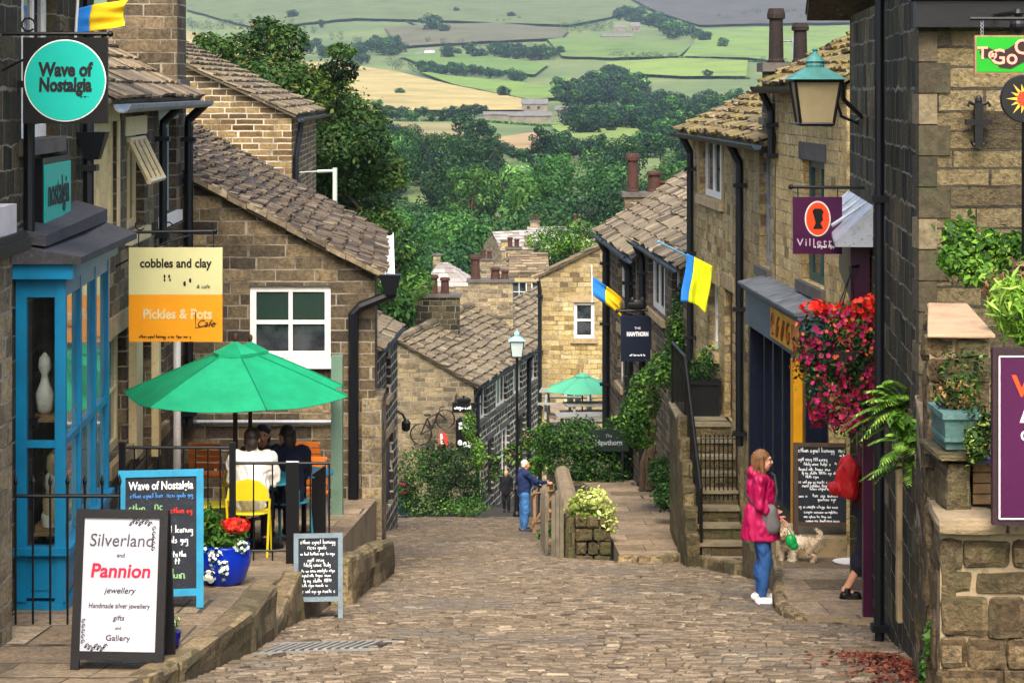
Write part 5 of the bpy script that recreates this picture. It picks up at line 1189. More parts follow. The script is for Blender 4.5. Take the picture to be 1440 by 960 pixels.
mb = MB(); xb = pxX(1328, 12.8); rock(mb, [Vector(q) for q in ((xb, 12.75, zt3 + .08), (xb + .16, 12.75, zt3 + .08), (xb + .16, 13.1, zt3 + .08), (xb, 13.1, zt3 + .08), (xb, 12.75, pyZ(648, 12.8)), (xb + .16, 12.75, pyZ(648, 12.8)), (xb + .16, 13.1, pyZ(648, 12.8)), (xb, 13.1, pyZ(648, 12.8)))], 11, .02, 2)
rock(mb, [Vector(q) for q in ((xb - .06, 12.7, pyZ(647, 12.8)), (xb + .22, 12.7, pyZ(647, 12.8)), (xb + .22, 13.3, pyZ(647, 12.8)), (xb - .06, 13.3, pyZ(647, 12.8)), (xb - .06, 12.7, pyZ(634, 12.8)), (xb + .22, 12.7, pyZ(634, 12.8)), (xb + .22, 13.3, pyZ(634, 12.8)), (xb - .06, 13.3, pyZ(634, 12.8)))], 12, .015, 2)
mb.build('end_post', M_BOUNDARY, h)
h = house('weathered slatted wooden crate wedged beside the aubergine board', 'crate', (pxX(1380, 12.9), 12.9, zt3), name='wooden_crate')
mb = MB(); xc = pxX(1366, 12.9)
for i in range(4): z0 = pyZ(706 - 15 * i, 12.9); mb.box((xc, 12.85, z0), (xc + .4, 12.88, z0 + .055))
mb.build('slats', M_TIMBER, h)
mb = MB(); mb.box((xc, 12.881, zt3 + .02), (xc + .4, 13.1, pyZ(650, 12.9))); mb.build('box', paint('dark_timber', '#3a2c22', .8, .3), h)
MB().box((xc - .02, 12.82, pyZ(649, 12.9)), (xc + .42, 13.12, pyZ(642, 12.9))).build('lid', paint('lilac_lid', '#6d6388', .6, .3), h)
h = house('blue-green rectangular trough of straggly plants on the stone ledge', 'planter', (pxX(1350, 12.95), 13.0, pyZ(634, 12.8)), name='plant_trough')
xt0, xt1, z0, z1 = pxX(1322, 12.9), pxX(1374, 12.9), pyZ(633, 12.8), pyZ(578, 12.9)
mb = MB(); mb.hexa([Vector(q) for q in ((xt0 + .02, 12.82, z0), (xt1 - .02, 12.82, z0), (xt1 - .02, 13.2, z0), (xt0 + .02, 13.2, z0), (xt0, 12.78, z1), (xt1, 12.78, z1), (xt1, 13.24, z1), (xt0, 13.24, z1))])
mb.box((xt0 - .01, 12.77, z1 - .03), (xt1 + .01, 13.25, z1 + .004)); mb.box((xt0 + .005, 12.79, z0 + .05), (xt1 - .005, 13.22, z0 + .07)); mb.build('trough', paint('verdigris_paint', '#4d6c68', .65, .4, 6, dirt=(.05, .075, .055), bump=.3), h)
leaf_obj('foliage', [cloud([(xt0 + .07, 13.0, z1 + .09, .09, .12, .1), (xt0 + .15, 12.95, z1 + .12, .1, .12, .12), (xt1 - .02, 12.8, z1 - .05, .1, .1, .14), (xt1 + .02, 12.78, z1 - .16, .08, .08, .12)], 620, .045, 7, aspect=2.6) + (0,), cloud([(xt0 + .12, 13.0, z1 + .09, .13, .12, .1)], 220, .04, 8) + (1,)], [LEAF['olive'], paint('dry_stems', '#8a6a3c', .8, .4)], h, world_of(h))
o = thing('timber_post', P(1268, 872, 18.0), 'weathered pale timber post standing against the sooty stone wall below the ferns', 'post')
mb = MB(); rock(mb, [Vector(q) for q in [(pxX(a, 18.0), y, pyZ(b, 18.0)) for b in (872, 640) for a, y in ((1259, 17.9), (1271, 17.9), (1271, 18.0), (1259, 18.0))]], 3, .008, 3); mb.build('post', M_ASHLAR, o)
# drain grate in the road
h = house('grey slotted drain grate set in the setts beside the kerb', 'drain', (pxX(445, 17.6), 17.6, zr(17.6)), name='drain_grate')
mb = MB(); zc = lambda x, y: zroad(x, y)
ga, gb = pxX(372, 17.6), pxX(520, 17.6)
for i in range(12):
    x = lerp(ga, gb, i / 12); mb.hexa([Vector((x + dx, y, zc(x, y) + dz)) for dz in (0, .02) for dx, y in ((0, 17.25), (.035, 17.25), (.035 + .12, 17.95), (.12, 17.95))])
mb.hexa([Vector((x, y, zc(x, y) + dz)) for dz in (0, .018) for x, y in ((ga - .05, 17.18), (gb + .1, 17.18), (gb + .1, 17.25), (ga - .05, 17.25))]); mb.hexa([Vector((x, y, zc(x, y) + dz)) for dz in (0, .018) for x, y in ((ga + .05, 17.95), (gb + .2, 17.95), (gb + .2, 18.02), (ga + .05, 18.02))])
mb.build('bars', paint('grey_iron', '#8d8980', .55, .3, 8, metal=.2, dirt=(.1, .09, .08)), h)
mb = MB(); mb.hexa([Vector((x, y, zc(x, y) + dz)) for dz in (-.01, .006) for x, y in ((ga - .03, 17.25), (gb + .06, 17.25), (gb + .16, 17.95), (ga + .07, 17.95))]); mb.build('pit', M_SOIL, h)
# ================================================================== SIGNS, BOARDS, LAMPS, FURNITURE
M_BLACK = paint('black_paint', '#0a090d', .45, .3, 5)
M_TURQ = paint('turquoise_sign', '#12a394', .45, .08, 3)
M_CHALKB = paint('chalkboard_slate', '#20262d', .75, .35, 4, dirt=(.04, .045, .05))
M_CHALK = paint('white_chalk', '#eef0f0', .9, .15, 8)
M_CHALKR = paint('red_chalk', '#c93a35', .9, .15, 8); M_CHALKB2 = paint('blue_chalk', '#4f8ed0', .9, .15, 8); M_CHALKG = paint('green_chalk', '#9cc48a', .9, .15, 8)
M_INK = paint('black_ink', '#16161a', .6, .1)
def hang_bracket(par, fa_pt, tip, m=M_IRON, r=.016, scroll=True, name='bracket'):
    """arm out from the wall with a curled stay"""
    a, b = Vector(fa_pt), Vector(tip); mb = MB(); mb.tube([a, b], r, 8)
    d = b - a
    if scroll:
        pts = [a + d * t + Vector((0, 0, -.28 * (1 - t) ** 1.6 * d.length / .8)) for t in (0, .15, .3, .5, .75)]
        mb.tube(pts, r * .7, 6)
        c = a + d * .28 + Vector((0, 0, .075)); mb.tube([c + Vector((.055 * math.cos(t), 0, .055 * math.sin(t))) for t in [i * .7 for i in range(9)]], r * .55, 5)
        c = a + d * .55 + Vector((0, 0, .06)); mb.tube([c + Vector((.045 * math.cos(t), 0, .045 * math.sin(t))) for t in [i * .7 for i in range(9)]], r * .55, 5)
    mb.ell(b, r * 1.7, 8); return mb.build(name, m, par)
# ---- round turquoise hanging sign
Y = 18.0; x0, x1, zt_, zb_ = pxX(33, Y), pxX(152, Y), pyZ(53, Y), pyZ(174, Y); xc, zc_ = (x0 + x1) / 2, (zt_ + zb_) / 2
o = thing('hanging_sign', (xc, Y, zb_), 'square black hanging sign with a big turquoise disc reading Wave of Nostalgia', 'sign')
MB().box((x0, Y - .02, zb_), (x1, Y + .02, zt_)).build('board', M_BLACK, o)
rim = MB(); rim.lathe([(.337, 0), (.337, .004)], (xc, Y - .021, zc_), 48, M=Matrix.Rotation(R(90), 3, 'X')); rim.build('rim', M_WHITE, o)
mb = MB(); mb.lathe([(.327, 0), (.327, .007)], (xc, Y - .0215, zc_), 48, M=Matrix.Rotation(R(90), 3, 'X')); mb.build('disc', M_TURQ, o)
text('lettering', 'Wave of', (xc, Y - .031, zc_ + .085), .155, M_INK, o, bold=.007, wide=.8, shear=.05)
text('lettering', 'Nostalgia', (xc, Y - .031, zc_ - .04), .155, M_INK, o, bold=.007, wide=.74, shear=.05)
mb = MB(); scribble(mb, xc + .12, xc + .2, zc_ - .13, .018, .002, 3, Y - .031); mb.build('small_lettering', M_INK, o)
hang_bracket(o, (LX(Y) - .05, Y, zt_ + .03), (x1 + .02, Y, zt_ + .03)); 
# ---- flat turquoise facade sign
o = None; ya, yb = LF.u(50.5), LF.u(87); u0, u1, z0, z1 = ya, yb, LF.z(69, 309), LF.z(69, 229)
o = thing('wall_sign', LF.pt((u0 + u1) / 2, z0, .03), 'small turquoise wall sign in a black frame on the dark shop front', 'sign')
mb = MB(); LF.box(mb, u0 - .05, u1 + .05, z0 - .06, z1 + .06, .0, .07); mb.build('frame', M_BLACK, o)
mb = MB(); LF.box(mb, u0, u1, z0, z1, .06, .085); mb.build('board', M_TURQ, o)
text('lettering', 'nostalgia', LF.pt((u0 + u1) / 2, (z0 + z1) / 2, .09), .36, M_INK, o, rotz=LF.yaw(), bold=.006, wide=.85)
# ---- cobbles and clay sign
Y = 24.0; x0, x1, zt_, zb_, zm = pxX(181.5, Y), pxX(313, Y), pyZ(348, Y), pyZ(480, Y), pyZ(414, Y); xc = (x0 + x1) / 2
o = thing('hanging_sign', (xc, Y, zb_), 'cream and orange hanging sign reading cobbles and clay over Pickles & Pots', 'sign')
MB().box((x0, Y - .018, zm), (x1, Y + .018, zt_)).build('upper_board', paint('cream_sign', '#c0bb88', .5, .07, 3), o)
MB().box((x0, Y - .018, zb_), (x1, Y + .018, zm - .001)).build('lower_board', paint('orange_sign', '#d68a10', .5, .07, 3), o)
text('lettering', 'cobbles and clay', (xc, Y - .021, lerp(zm, zt_, .66)), .135, M_INK, o, bold=.004, wide=.88)
text('lettering', '& cafe', (xc + .3, Y - .021, lerp(zm, zt_, .17)), .06, M_INK, o, shear=.25)
text('lettering', 'Pickles & Pots', (xc + .02, Y - .021, lerp(zb_, zm, .58)), .155, M_CREAM, o, bold=.004, wide=.86)
text('lettering', 'Cafe', (xc + .33, Y - .023, lerp(zb_, zm, .38)), .11, M_INK, o, shear=.35)
mb = MB(); mb.tube([(xc + .22, Y - .022, zb_ + .33), (xc + .22, Y - .022, zb_ + .15), (xc + .45, Y - .022, zb_ + .2)], .005, 4)
scribble(mb, xc - .4, xc + .18, zb_ + .055, .035, .004, 5, Y - .021)
for k, (dx, dz, r) in enumerate(((-.12, .28, .012), (-.07, .28, .012), (-.12, .2, .01), (-.06, .2, .01), (.1, .12, .016), (.16, .19, .015))): mb.ell((xc + dx, Y - .02, zm + dz * .5 + .06), (r, .004, r * 1.8), 8)
mb.build('drawing', M_INK, o)
hang_bracket(o, (LX(Y) - .05, Y, pyZ(327, Y)), (pxX(303, Y), Y, pyZ(325, Y)))
mb = MB()
for px in (195, 300): mb.tube([(pxX(px, Y), Y, zt_), (pxX(px, Y), Y, pyZ(327, Y))], .007, 5)
mb.build('hanger', M_IRON, o)
# ---- A-boards
def aboard(label, px, base_px, w, hgt, Y, fm, bm_, name='sandwich_board', yaw=0, tilt=9, fw=.055, foot=.1, zbase=None, fd=.035):
    x = (px[0] + px[1]) / 2; x = pxX(x, Y); z = pyZ(base_px, Y) if zbase is None else zbase
    o = thing(name, (x, Y, z), label, 'sandwich board', rot=(0, 0, R(yaw)))
    T = Matrix.Translation((0, 0, 0)) @ Matrix.Rotation(R(-tilt), 4, 'X')
    mb = MB()
    for s in (-1, 1): mb.box((s * w / 2 - (fw if s > 0 else 0), -fd, 0), (s * w / 2 + (fw if s < 0 else 0), 0, hgt), M=T)
    mb.box((-w / 2 + fw, -fd, hgt - fw), (w / 2 - fw, -.001, hgt - .001), M=T); mb.box((-w / 2 + fw, -fd, foot), (w / 2 - fw, -.001, foot + fw), M=T)
    mb.build('front_frame', fm, o, local=True)
    T2 = Matrix.Translation((0, 2 * math.sin(R(tilt)) * hgt, 0)) @ Matrix.Rotation(R(tilt), 4, 'X')
    mb = MB()
    for s in (-1, 1): mb.box((s * w / 2 - (fw if s > 0 else 0), 0, 0), (s * w / 2 + (fw if s < 0 else 0), fd, hgt - .01), M=T2)
    mb.box((-w / 2 + fw, .001, hgt - fw), (w / 2 - fw, fd, hgt - .012), M=T2); mb.box((-w / 2 + fw, .001, foot), (w / 2 - fw, fd, foot + fw), M=T2); mb.box((-w / 2 + fw * .5, .01, foot + .01), (w / 2 - fw * .5, .02, hgt - .02), M=T2)
    mb.build('rear_frame', fm, o, local=True)
    MB().box((-w / 2 + fw * .6, -fd * .6, foot + fw * .5), (w / 2 - fw * .6, -.004, hgt - fw * .5), M=T).build('panel', bm_, o, local=True)
    def put(x_, t, dy=-.004):
        q = T @ Vector((x_, -fd * .6 + dy, lerp(foot + fw, hgt - fw, t))); return q
    return o, T, put
def atext(o, T, put, s, x, t, size, m, **k):
    q = text('lettering', s, (0, 0, 0), size, m, o, local=True, rotx=90 , **k)
    q.data.transform(Matrix.Rotation(0, 4, 'X')); q.location = put(x, t); q.rotation_euler = T.to_euler(); return q
def ascrib(o, T, put, lines, m, r=.0028):
    mb = MB(); q0 = put(0, 0); q1 = put(0, 1); L = (q1 - q0).length
    for i, (x0, x1, t, h_) in enumerate(lines): scribble(mb, x0, x1, t * L, h_, r, 31 * i + 5)
    c = mb.build('handwriting', m, o, local=True); c.location = q0; c.rotation_euler = T.to_euler(); return c
o, T, put = aboard('white Silverland sandwich board in a black frame with Pannion in red', (97, 233), 946, .66, 1.13, 15.4, paint('black_board_frame', '#1d1c1d', .55, .4, 9, bump=.3), paint('white_poster', '#b9b9c0', .5, .05, 2), yaw=-4, foot=.09, fw=.06)
atext(o, T, put, 'Silverland', .0, .83, .125, paint('grey_ink', '#4c4c50', .7, .1), wide=.96, shear=.1)
M_REDINK = paint('crimson_ink', '#c2213f', .7, .1)
atext(o, T, put, 'Pannion', 0, .60, .135, M_REDINK, bold=.003, shear=.12, wide=1.0)
atext(o, T, put, 'and', 0, .72, .04, M_INK); atext(o, T, put, 'jewellery', 0, .455, .06, M_INK, shear=.3)
atext(o, T, put, 'Handmade silver jewellery', 0, .34, .05, M_INK, shear=.1, wide=.82); atext(o, T, put, 'gifts', 0, .25, .05, M_INK, shear=.2); atext(o, T, put, 'and', 0, .175, .03, M_INK); atext(o, T, put, 'Gallery', 0, .1, .055, M_INK, wide=1.1)
mb = MB()
for cx, cz, sx in ((.2, .96, 1), (-.22, .04, -1)):
    for k in range(7):
        q = Vector((cx + sx * .012 * (k % 4) - .0 * k, 0, 0)); pts = [Vector((cx - sx * (.0 + .022 * k) + .016 * math.cos(a), 0, sx * (.012 * (k % 3)) + .016 * math.sin(a * 1.3))) for a in range(6)]
        mb.tube(pts, .003, 4, caps=False)
    for k in range(5):
        pts = [Vector((cx + sx * .03 + .012 * math.cos(a), 0, -sx * (.03 + .035 * k) + .014 * math.sin(a * 1.2))) for a in range(6)]; mb.tube(pts, .003, 4, caps=False)
    c = mb.build('flourish', M_INK, o, local=True); c.location = put(0, cz); c.rotation_euler = T.to_euler(); mb = MB()
M_BLUEF = paint('bright_blue_frame', '#2388ac', .5, .25, 6, dirt=(.05, .25, .36))
o, T, put = aboard('chalkboard in a bright blue frame reading Wave of Nostalgia, behind the white board', (168, 284), 855, .72, 1.16, 18.6, M_BLUEF, M_CHALKB, yaw=8, foot=.1, fw=.06)
atext(o, T, put, 'Wave of Nostalgia', .0, .92, .098, M_CHALK, bold=.002, wide=.74)
ascrib(o, T, put, [(-.26, .02, .83, .04), (.05, .27, .83, .04)], M_CHALKB2, .004); ascrib(o, T, put, [(-.27, -.1, .72, .06), (-.05, .02, .735, .07)], M_CHALKG, .005); ascrib(o, T, put, [(.08, .27, .69, .05)], M_CHALKR, .006)
ascrib(o, T, put, [(-.2, .27, .52, .06), (-.1, .25, .43, .06), (-.05, .22, .3, .05), (-.1, .18, .24, .05)], M_CHALK, .005); ascrib(o, T, put, [(.02, .24, .12, .08)], M_CHALKG, .006)
M_GREYF = paint('grey_timber_frame', '#6f7f86', .6, .3, 6, dirt=(.1, .13, .14))
o, T, put = aboard('small chalkboard easel in a grey frame standing on the setts by the railing', (413, 482), 869, .47, .80, 21.0, M_GREYF, M_CHALKB, yaw=5, foot=.16, fw=.045)
ascrib(o, T, put, [(-.17, .17, .93, .04), (-.1, .12, .84, .045), (-.17, .17, .73, .03), (-.1, .09, .62, .04), (-.14, .13, .54, .04), (-.16, .16, .44, .03), (-.17, .15, .36, .03), (-.14, .14, .27, .035), (-.17, .1, .19, .03), (-.17, .17, .09, .035)], M_CHALK, .0032)
# big menu board by the shops
o, T, put = aboard('tall menu chalkboard in a brown timber frame on the stone step past the navy shop', (1117, 1198), 752, .67, 1.06, 25.45, paint('brown_timber_frame', '#4a3a2e', .7, .35, 6, bump=.3), M_CHALKB, yaw=-4, foot=.1, fw=.05, tilt=7)
ascrib(o, T, put, [(-.28, .14, .95, .05), (.19, .28, .95, .05), (.2, .28, .89, .03), (-.28, .06, .83, .04), (-.22, .1, .77, .04), (.14, .27, .78, .03), (-.28, .1, .70, .04), (-.24, .27, .65, .035), (-.2, -.02, .60, .035), (-.28, .06, .53, .035), (-.24, .27, .48, .04), (-.15, .1, .44, .03), (-.12, .18, .35, .045), (-.06, .15, .30, .04), (-.28, -.17, .34, .035), (-.28, .2, .2, .035), (-.22, .2, .13, .035), (-.22, .1, .07, .03), (-.2, .2, .015, .03)], M_CHALK, .0042)
# ---- aubergine Villette signs
Y = 21.6; x0, x1, zt_, zb_ = pxX(1115, Y), pxX(1184, Y), pyZ(277, Y), pyZ(357, Y); xc = (x0 + x1) / 2
o = thing('hanging_sign', (xc, Y, zb_), 'aubergine hanging sign with an orange oval cameo reading Villette', 'sign')
M_PURPLE = paint('aubergine_sign', '#43103a', .4, .15, 3)
MB().box((x0, Y - .018, zb_), (x1, Y + .018, zt_)).build('board', M_PURPLE, o)
M_ORANGE = paint('orange_red_paint', '#f0481a', .45, .1, 4)
zo = lerp(zb_, zt_, .62); RX90 = Matrix.Rotation(R(90), 3, 'X')
def oval(name, rx, rz, yy, m, par, n=32):
    mb = MB(); mb.prism([(xc + rx * math.cos(2 * math.pi * i / n), yy, zo + rz * math.sin(2 * math.pi * i / n)) for i in range(n)], (0, .004, 0)); return mb.build(name, m, par)
oval('oval_rim', .128, .175, Y - .0225, M_WHITE, o); oval('oval', .115, .16, Y - .0265, M_ORANGE, o)
mb = MB(); mb.prism([(xc + dx * 1.05, Y - .0305, zo + dz) for dx, dz in ((-.05, .075), (-.03, .1), (.03, .1), (.055, .07), (.04, .03), (.05, -.01), (.025, -.04), (.05, -.1), (-.045, -.1), (-.02, -.04), (-.035, .02))], (0, .004, 0)); mb.build('silhouette', M_BLACK, o)
text('lettering', 'Villette', (xc, Y - .021, lerp(zb_, zt_, .2)), .105, paint('pale_lilac_letter', '#c9b3c4', .5, .1), o, wide=1.05, spacing=1.25)
mb = MB(); scribble(mb, xc - .04, xc + .17, lerp(zb_, zt_, .13), .03, .003, 2, Y - .021); mb.build('small_lettering', M_CHALK, o)
hang_bracket(o, (KF.pt(KF.L * .29, 0, 0).x, Y, pyZ(264, Y)), (pxX(1112, Y), Y, pyZ(263, Y)), scroll=False)
mb = MB()
for px in (1122, 1178): mb.tube([(pxX(px, Y), Y, zt_), (pxX(px, Y), Y, pyZ(263, Y))], .006, 5)
mb.build('hanger', M_IRON, o)
Y = 12.35; x0, zt_, zb_ = pxX(1395, Y), pyZ(489, Y), pyZ(737, Y)
o = thing('notice_board', (x0 + .4, Y, zb_), 'large aubergine notice board with an orange V standing on the low garden wall', 'sign')
MB().box((x0, Y - .02, zb_), (x0 + .78, Y + .03, zt_)).build('frame', paint('dark_plum_frame', '#2e1a22', .6, .35, 8, bump=.3), o)
MB().box((x0 + .03, Y - .028, zb_ + .03), (x0 + .75, Y - .01, zt_ - .04)).build('board', M_PURPLE, o)
mb = MB()
for a, b in (((x0 + .036, zb_ + .036), (x0 + .744, zb_ + .036)), ((x0 + .744, zb_ + .036), (x0 + .744, zt_ - .046)), ((x0 + .744, zt_ - .046), (x0 + .036, zt_ - .046)), ((x0 + .036, zt_ - .046), (x0 + .036, zb_ + .036))): mb.tube([(a[0], Y - .029, a[1]), (b[0], Y - .029, b[1])], .005, 4)
mb.build('white_line', M_WHITE, o)
text('lettering', 'VILLETTE', (x0 + .11, Y - .031, pyZ(543, Y)), .165, M_ORANGE, o, align='LEFT', bold=.004)
text('lettering', 'Breakfasts', (x0 + .14, Y - .031, pyZ(583, Y)), .13, M_CHALK, o, align='LEFT', shear=.35); text('lettering', 'coffee', (x0 + .15, Y - .031, pyZ(609, Y)), .12, M_CHALK, o, align='LEFT')
# ---- green To Go sign and the sunburst disc
Y = 15.2; x0, x1, zt_, zb_ = pxX(1370, Y), pxX(1370, Y) + .52, pyZ(50, Y), pyZ(104, Y)
o = thing('hanging_sign', ((x0 + x1) / 2, Y, zb_), 'bright green hanging sign with pink outlined lettering against the yellow stone wall', 'sign')
MB().box((x0, Y - .02, zb_), (x1, Y + .02, zt_)).build('frame', paint('tan_frame', '#8a6b4c', .6, .3, 8), o)
MB().box((x0 + .012, Y - .024, zb_ + .012), (x1 - .012, Y - .015, zt_ - .012)).build('board', paint('green_sign', '#0f8f18', .45, .1, 3), o)
M_PINKL = paint('pink_letter', '#e3927e', .5, .1); M_DARKRED = paint('dark_red_letter', '#2b0d0c', .5, .1)
mb = MB(); mb.prism([(x0 + .03 + a, Y - .0275, (zt_ + zb_) / 2 + b) for a, b in ((0, .02), (.05, .055), (.12, .02), (.2, .04), (.3, .11), (.38, .12), (.4, .03), (.33, -.04), (.22, -.1), (.14, -.09), (.1, -.03), (.02, -.02))], (0, .003, 0)); mb.build('dark_cloud', M_DARKRED, o)
text('lettering', 'To', (x0 + .085, Y - .0295, lerp(zb_, zt_, .52)), .12, M_PINKL, o, bold=.002); text('lettering', 'Go', (x0 + .2, Y - .0295, lerp(zb_, zt_, .42)), .15, M_PINKL, o, bold=.002); text('lettering', 'O', (x0 + .33, Y - .0295, lerp(zb_, zt_, .68)), .15, M_PINKL, o, bold=.002)
mb = MB()
for dx in (.055, .46):
    for k in range(4): c = Vector((x0 + dx, Y, zt_ + .014 + k * .026)); mb.tube([c + Vector((.009 * math.cos(t), .004 * (k % 2), .015 * math.sin(t))) for t in [i * .9 for i in range(8)]], .003, 4)
mb.build('chain', M_LEAD, o); mb = MB(); mb.tube([(x0 - .03, Y, zt_ + .115), (x0 + .9, Y + .05, zt_ + .115)], .014, 6); mb.build('bracket', M_IRON, o)
Y = 15.15; xc, zc_ = pxX(1440, Y), pyZ(139, Y)
o = thing('round_sign', (xc, Y, zc_ - .16), 'round black sign with a red-centred golden sunburst under the green sign', 'sign')
mb = MB(); mb.lathe([(.16, -.02), (.165, -.015), (.165, .015), (.16, .02)], (xc, Y, zc_), 32, M=RX90); mb.build('disc', M_BLACK, o)
mb = MB()
for i in range(14):
    a = 2 * math.pi * i / 14; d = Vector((math.cos(a), 0, math.sin(a))); s_ = Vector((-d.z, 0, d.x)); c = Vector((xc, Y - .024, zc_)); L = .13 if i % 2 else .105
    mb.prism([c + d * .05 - s_ * .012, c + d * L, c + d * .05 + s_ * .012], (0, .004, 0))
mb.build('rays', paint('golden_ray', '#c9a53a', .5, .2), o)
mb = MB()
for i in range(10):
    a = 2 * math.pi * (i + .5) / 10; d = Vector((math.cos(a), 0, math.sin(a))); s_ = Vector((-d.z, 0, d.x)); c = Vector((xc, Y - .028, zc_)); mb.prism([c, c + d * .045 - s_ * .012, c + d * .065, c + d * .045 + s_ * .012], (0, .003, 0))
mb.build('red_heart', paint('red_heart', '#c43a1e', .5, .1), o)
mb = MB(); mb.tube([(xc + .03, Y + .05, zc_ - .15), (xc + .03, Y + .05, pyZ(385, Y))], .035, 8); mb.build('post', M_IRON, o)
o = thing('globe_lamp', (pxX(1432, 15.6), 15.6, pyZ(48, 15.6)), 'black globe lamp under the gutter of the yellow stone wall', 'lamp')
mb = MB(); mb.ell((pxX(1432, 15.6), 15.6, pyZ(36, 15.6)), .062, 14); mb.lathe([(.02, 0), (.04, .03), (.025, .06)], (pxX(1432, 15.6), 15.6, pyZ(25, 15.6)), 10); mb.build('globe', M_PIPE, o); mb = MB(); mb.tube([(pxX(1432, 15.6), 15.6, pyZ(18, 15.6)), (pxX(1432, 15.6), 16.5, pyZ(18, 15.6))], .018, 6); mb.build('bracket', M_IRON, o)
# ---- pub signs
Y = 45.0; x0, x1, zt_, zb_ = pxX(873, Y), pxX(920, Y), pyZ(444, Y), pyZ(508, Y); xc = (x0 + x1) / 2
o = thing('hanging_sign', (xc, Y, zb_), 'navy hanging pub sign with small white lettering before the ivy', 'sign')
MB().box((x0, Y - .03, zb_), (x1, Y + .03, zt_)).build('board', paint('navy_sign', '#131b2c', .4, .15, 3), o)
text('lettering', 'THE', (xc, Y - .035, lerp(zb_, zt_, .73)), .07, M_CHALK, o); text('lettering', 'HAWTHORN', (xc, Y - .035, lerp(zb_, zt_, .6)), .12, M_CHALK, o, bold=.006, wide=.62); mb = MB(); scribble(mb, xc - .16, xc + .16, lerp(zb_, zt_, .14), .04, .008, 4, Y - .035); mb.build('small_lettering', M_CHALK, o)
hang_bracket(o, (S7.pt(S7.u(925), 0, 0).x, Y, zt_ + .12), (pxX(868, Y), Y, zt_ + .1), r=.025)
mb = MB(); mb.ell((xc, Y, zt_ + .22), (.2, .05, .12), 10); mb.ell((xc - .1, Y, zt_ + .3), (.06, .04, .09), 8); mb.ell((xc + .1, Y, zt_ + .3), (.06, .04, .09), 8); mb.build('crest', M_IRON, o)
Y = 48.1; x0, x1, zt_, zb_ = pxX(828, Y), pxX(884, Y), pyZ(604, Y), pyZ(634, Y); xc = (x0 + x1) / 2
o = thing('pub_sign', (xc, Y, zb_), 'low dark sign with white lettering set in the hedge above the path', 'sign')
MB().box((x0, Y - .02, zb_), (x1, Y + .02, zt_)).build('board', paint('green_black_sign', '#16231f', .45, .2, 3), o)
text('lettering', 'The', (xc, Y - .025, lerp(zb_, zt_, .72)), .1, M_LEAD, o); text('lettering', 'Hawthorn', (xc, Y - .025, lerp(zb_, zt_, .4)), .16, M_LEAD, o, bold=.004, wide=.9)

for s in (-1, 1): mb = MB(); mb.box((xc + s * .3 - .03, Y + .02, zb_ - .9), (xc + s * .3 + .03, Y + .07, zt_)); mb.build('post', M_IRON, o)
# signs at the bend
Y = 78.5; xc = pxX(652, Y)
o = thing('hanging_sign', (xc, Y, pyZ(580, Y)), 'black crested hanging sign with one white line at the row gable', 'sign')
MB().box((pxX(636, Y), Y - .03, pyZ(580, Y)), (pxX(668, Y), Y + .03, pyZ(566, Y))).build('board', M_BLACK, o); mb = MB(); mb.ell((xc, Y, pyZ(563, Y)), (.28, .05, .16), 10); mb.tube([(xc, Y, pyZ(566, Y)), (xc, Y, pyZ(556, Y))], .05, 6); mb.build('crest', M_BLACK, o)
mb = MB(); scribble(mb, xc - .32, xc + .3, pyZ(573, Y), .12, .022, 6, Y - .04); mb.build('lettering', M_CHALK, o); mb = MB(); mb.tube([(pxX(640, Y), Y, pyZ(566, Y)), (pxX(640, Y), 80.1, pyZ(562, Y))], .03, 6); mb.build('bracket', M_BLACK, o)
o = thing('notice_board', (xc, 79.8, pyZ(632, 79.8)), 'tall black notice board with a domed top and white symbols, on the row gable', 'sign')
Y = 79.8; MB().box((pxX(641, Y), Y - .05, pyZ(632, Y)), (pxX(662, Y), Y + .05, pyZ(590, Y))).build('board', M_BLACK, o); mb = MB(); mb.ell((xc, Y, pyZ(590, Y)), (.27, .05, .14), 12); mb.build('top', M_BLACK, o)
mb = MB(); [scribble(mb, xc - .2, xc + .2, pyZ(p, Y), .13, .03, p, Y - .06) for p in (595, 601)]; [mb.ell((xc + dx, Y - .055, pyZ(624, Y) + dz), (.09, .01, .11), 8) for dx, dz in ((-.16, .05), (.02, -.02), (.18, -.02))]; mb.build('lettering', M_CHALK, o)
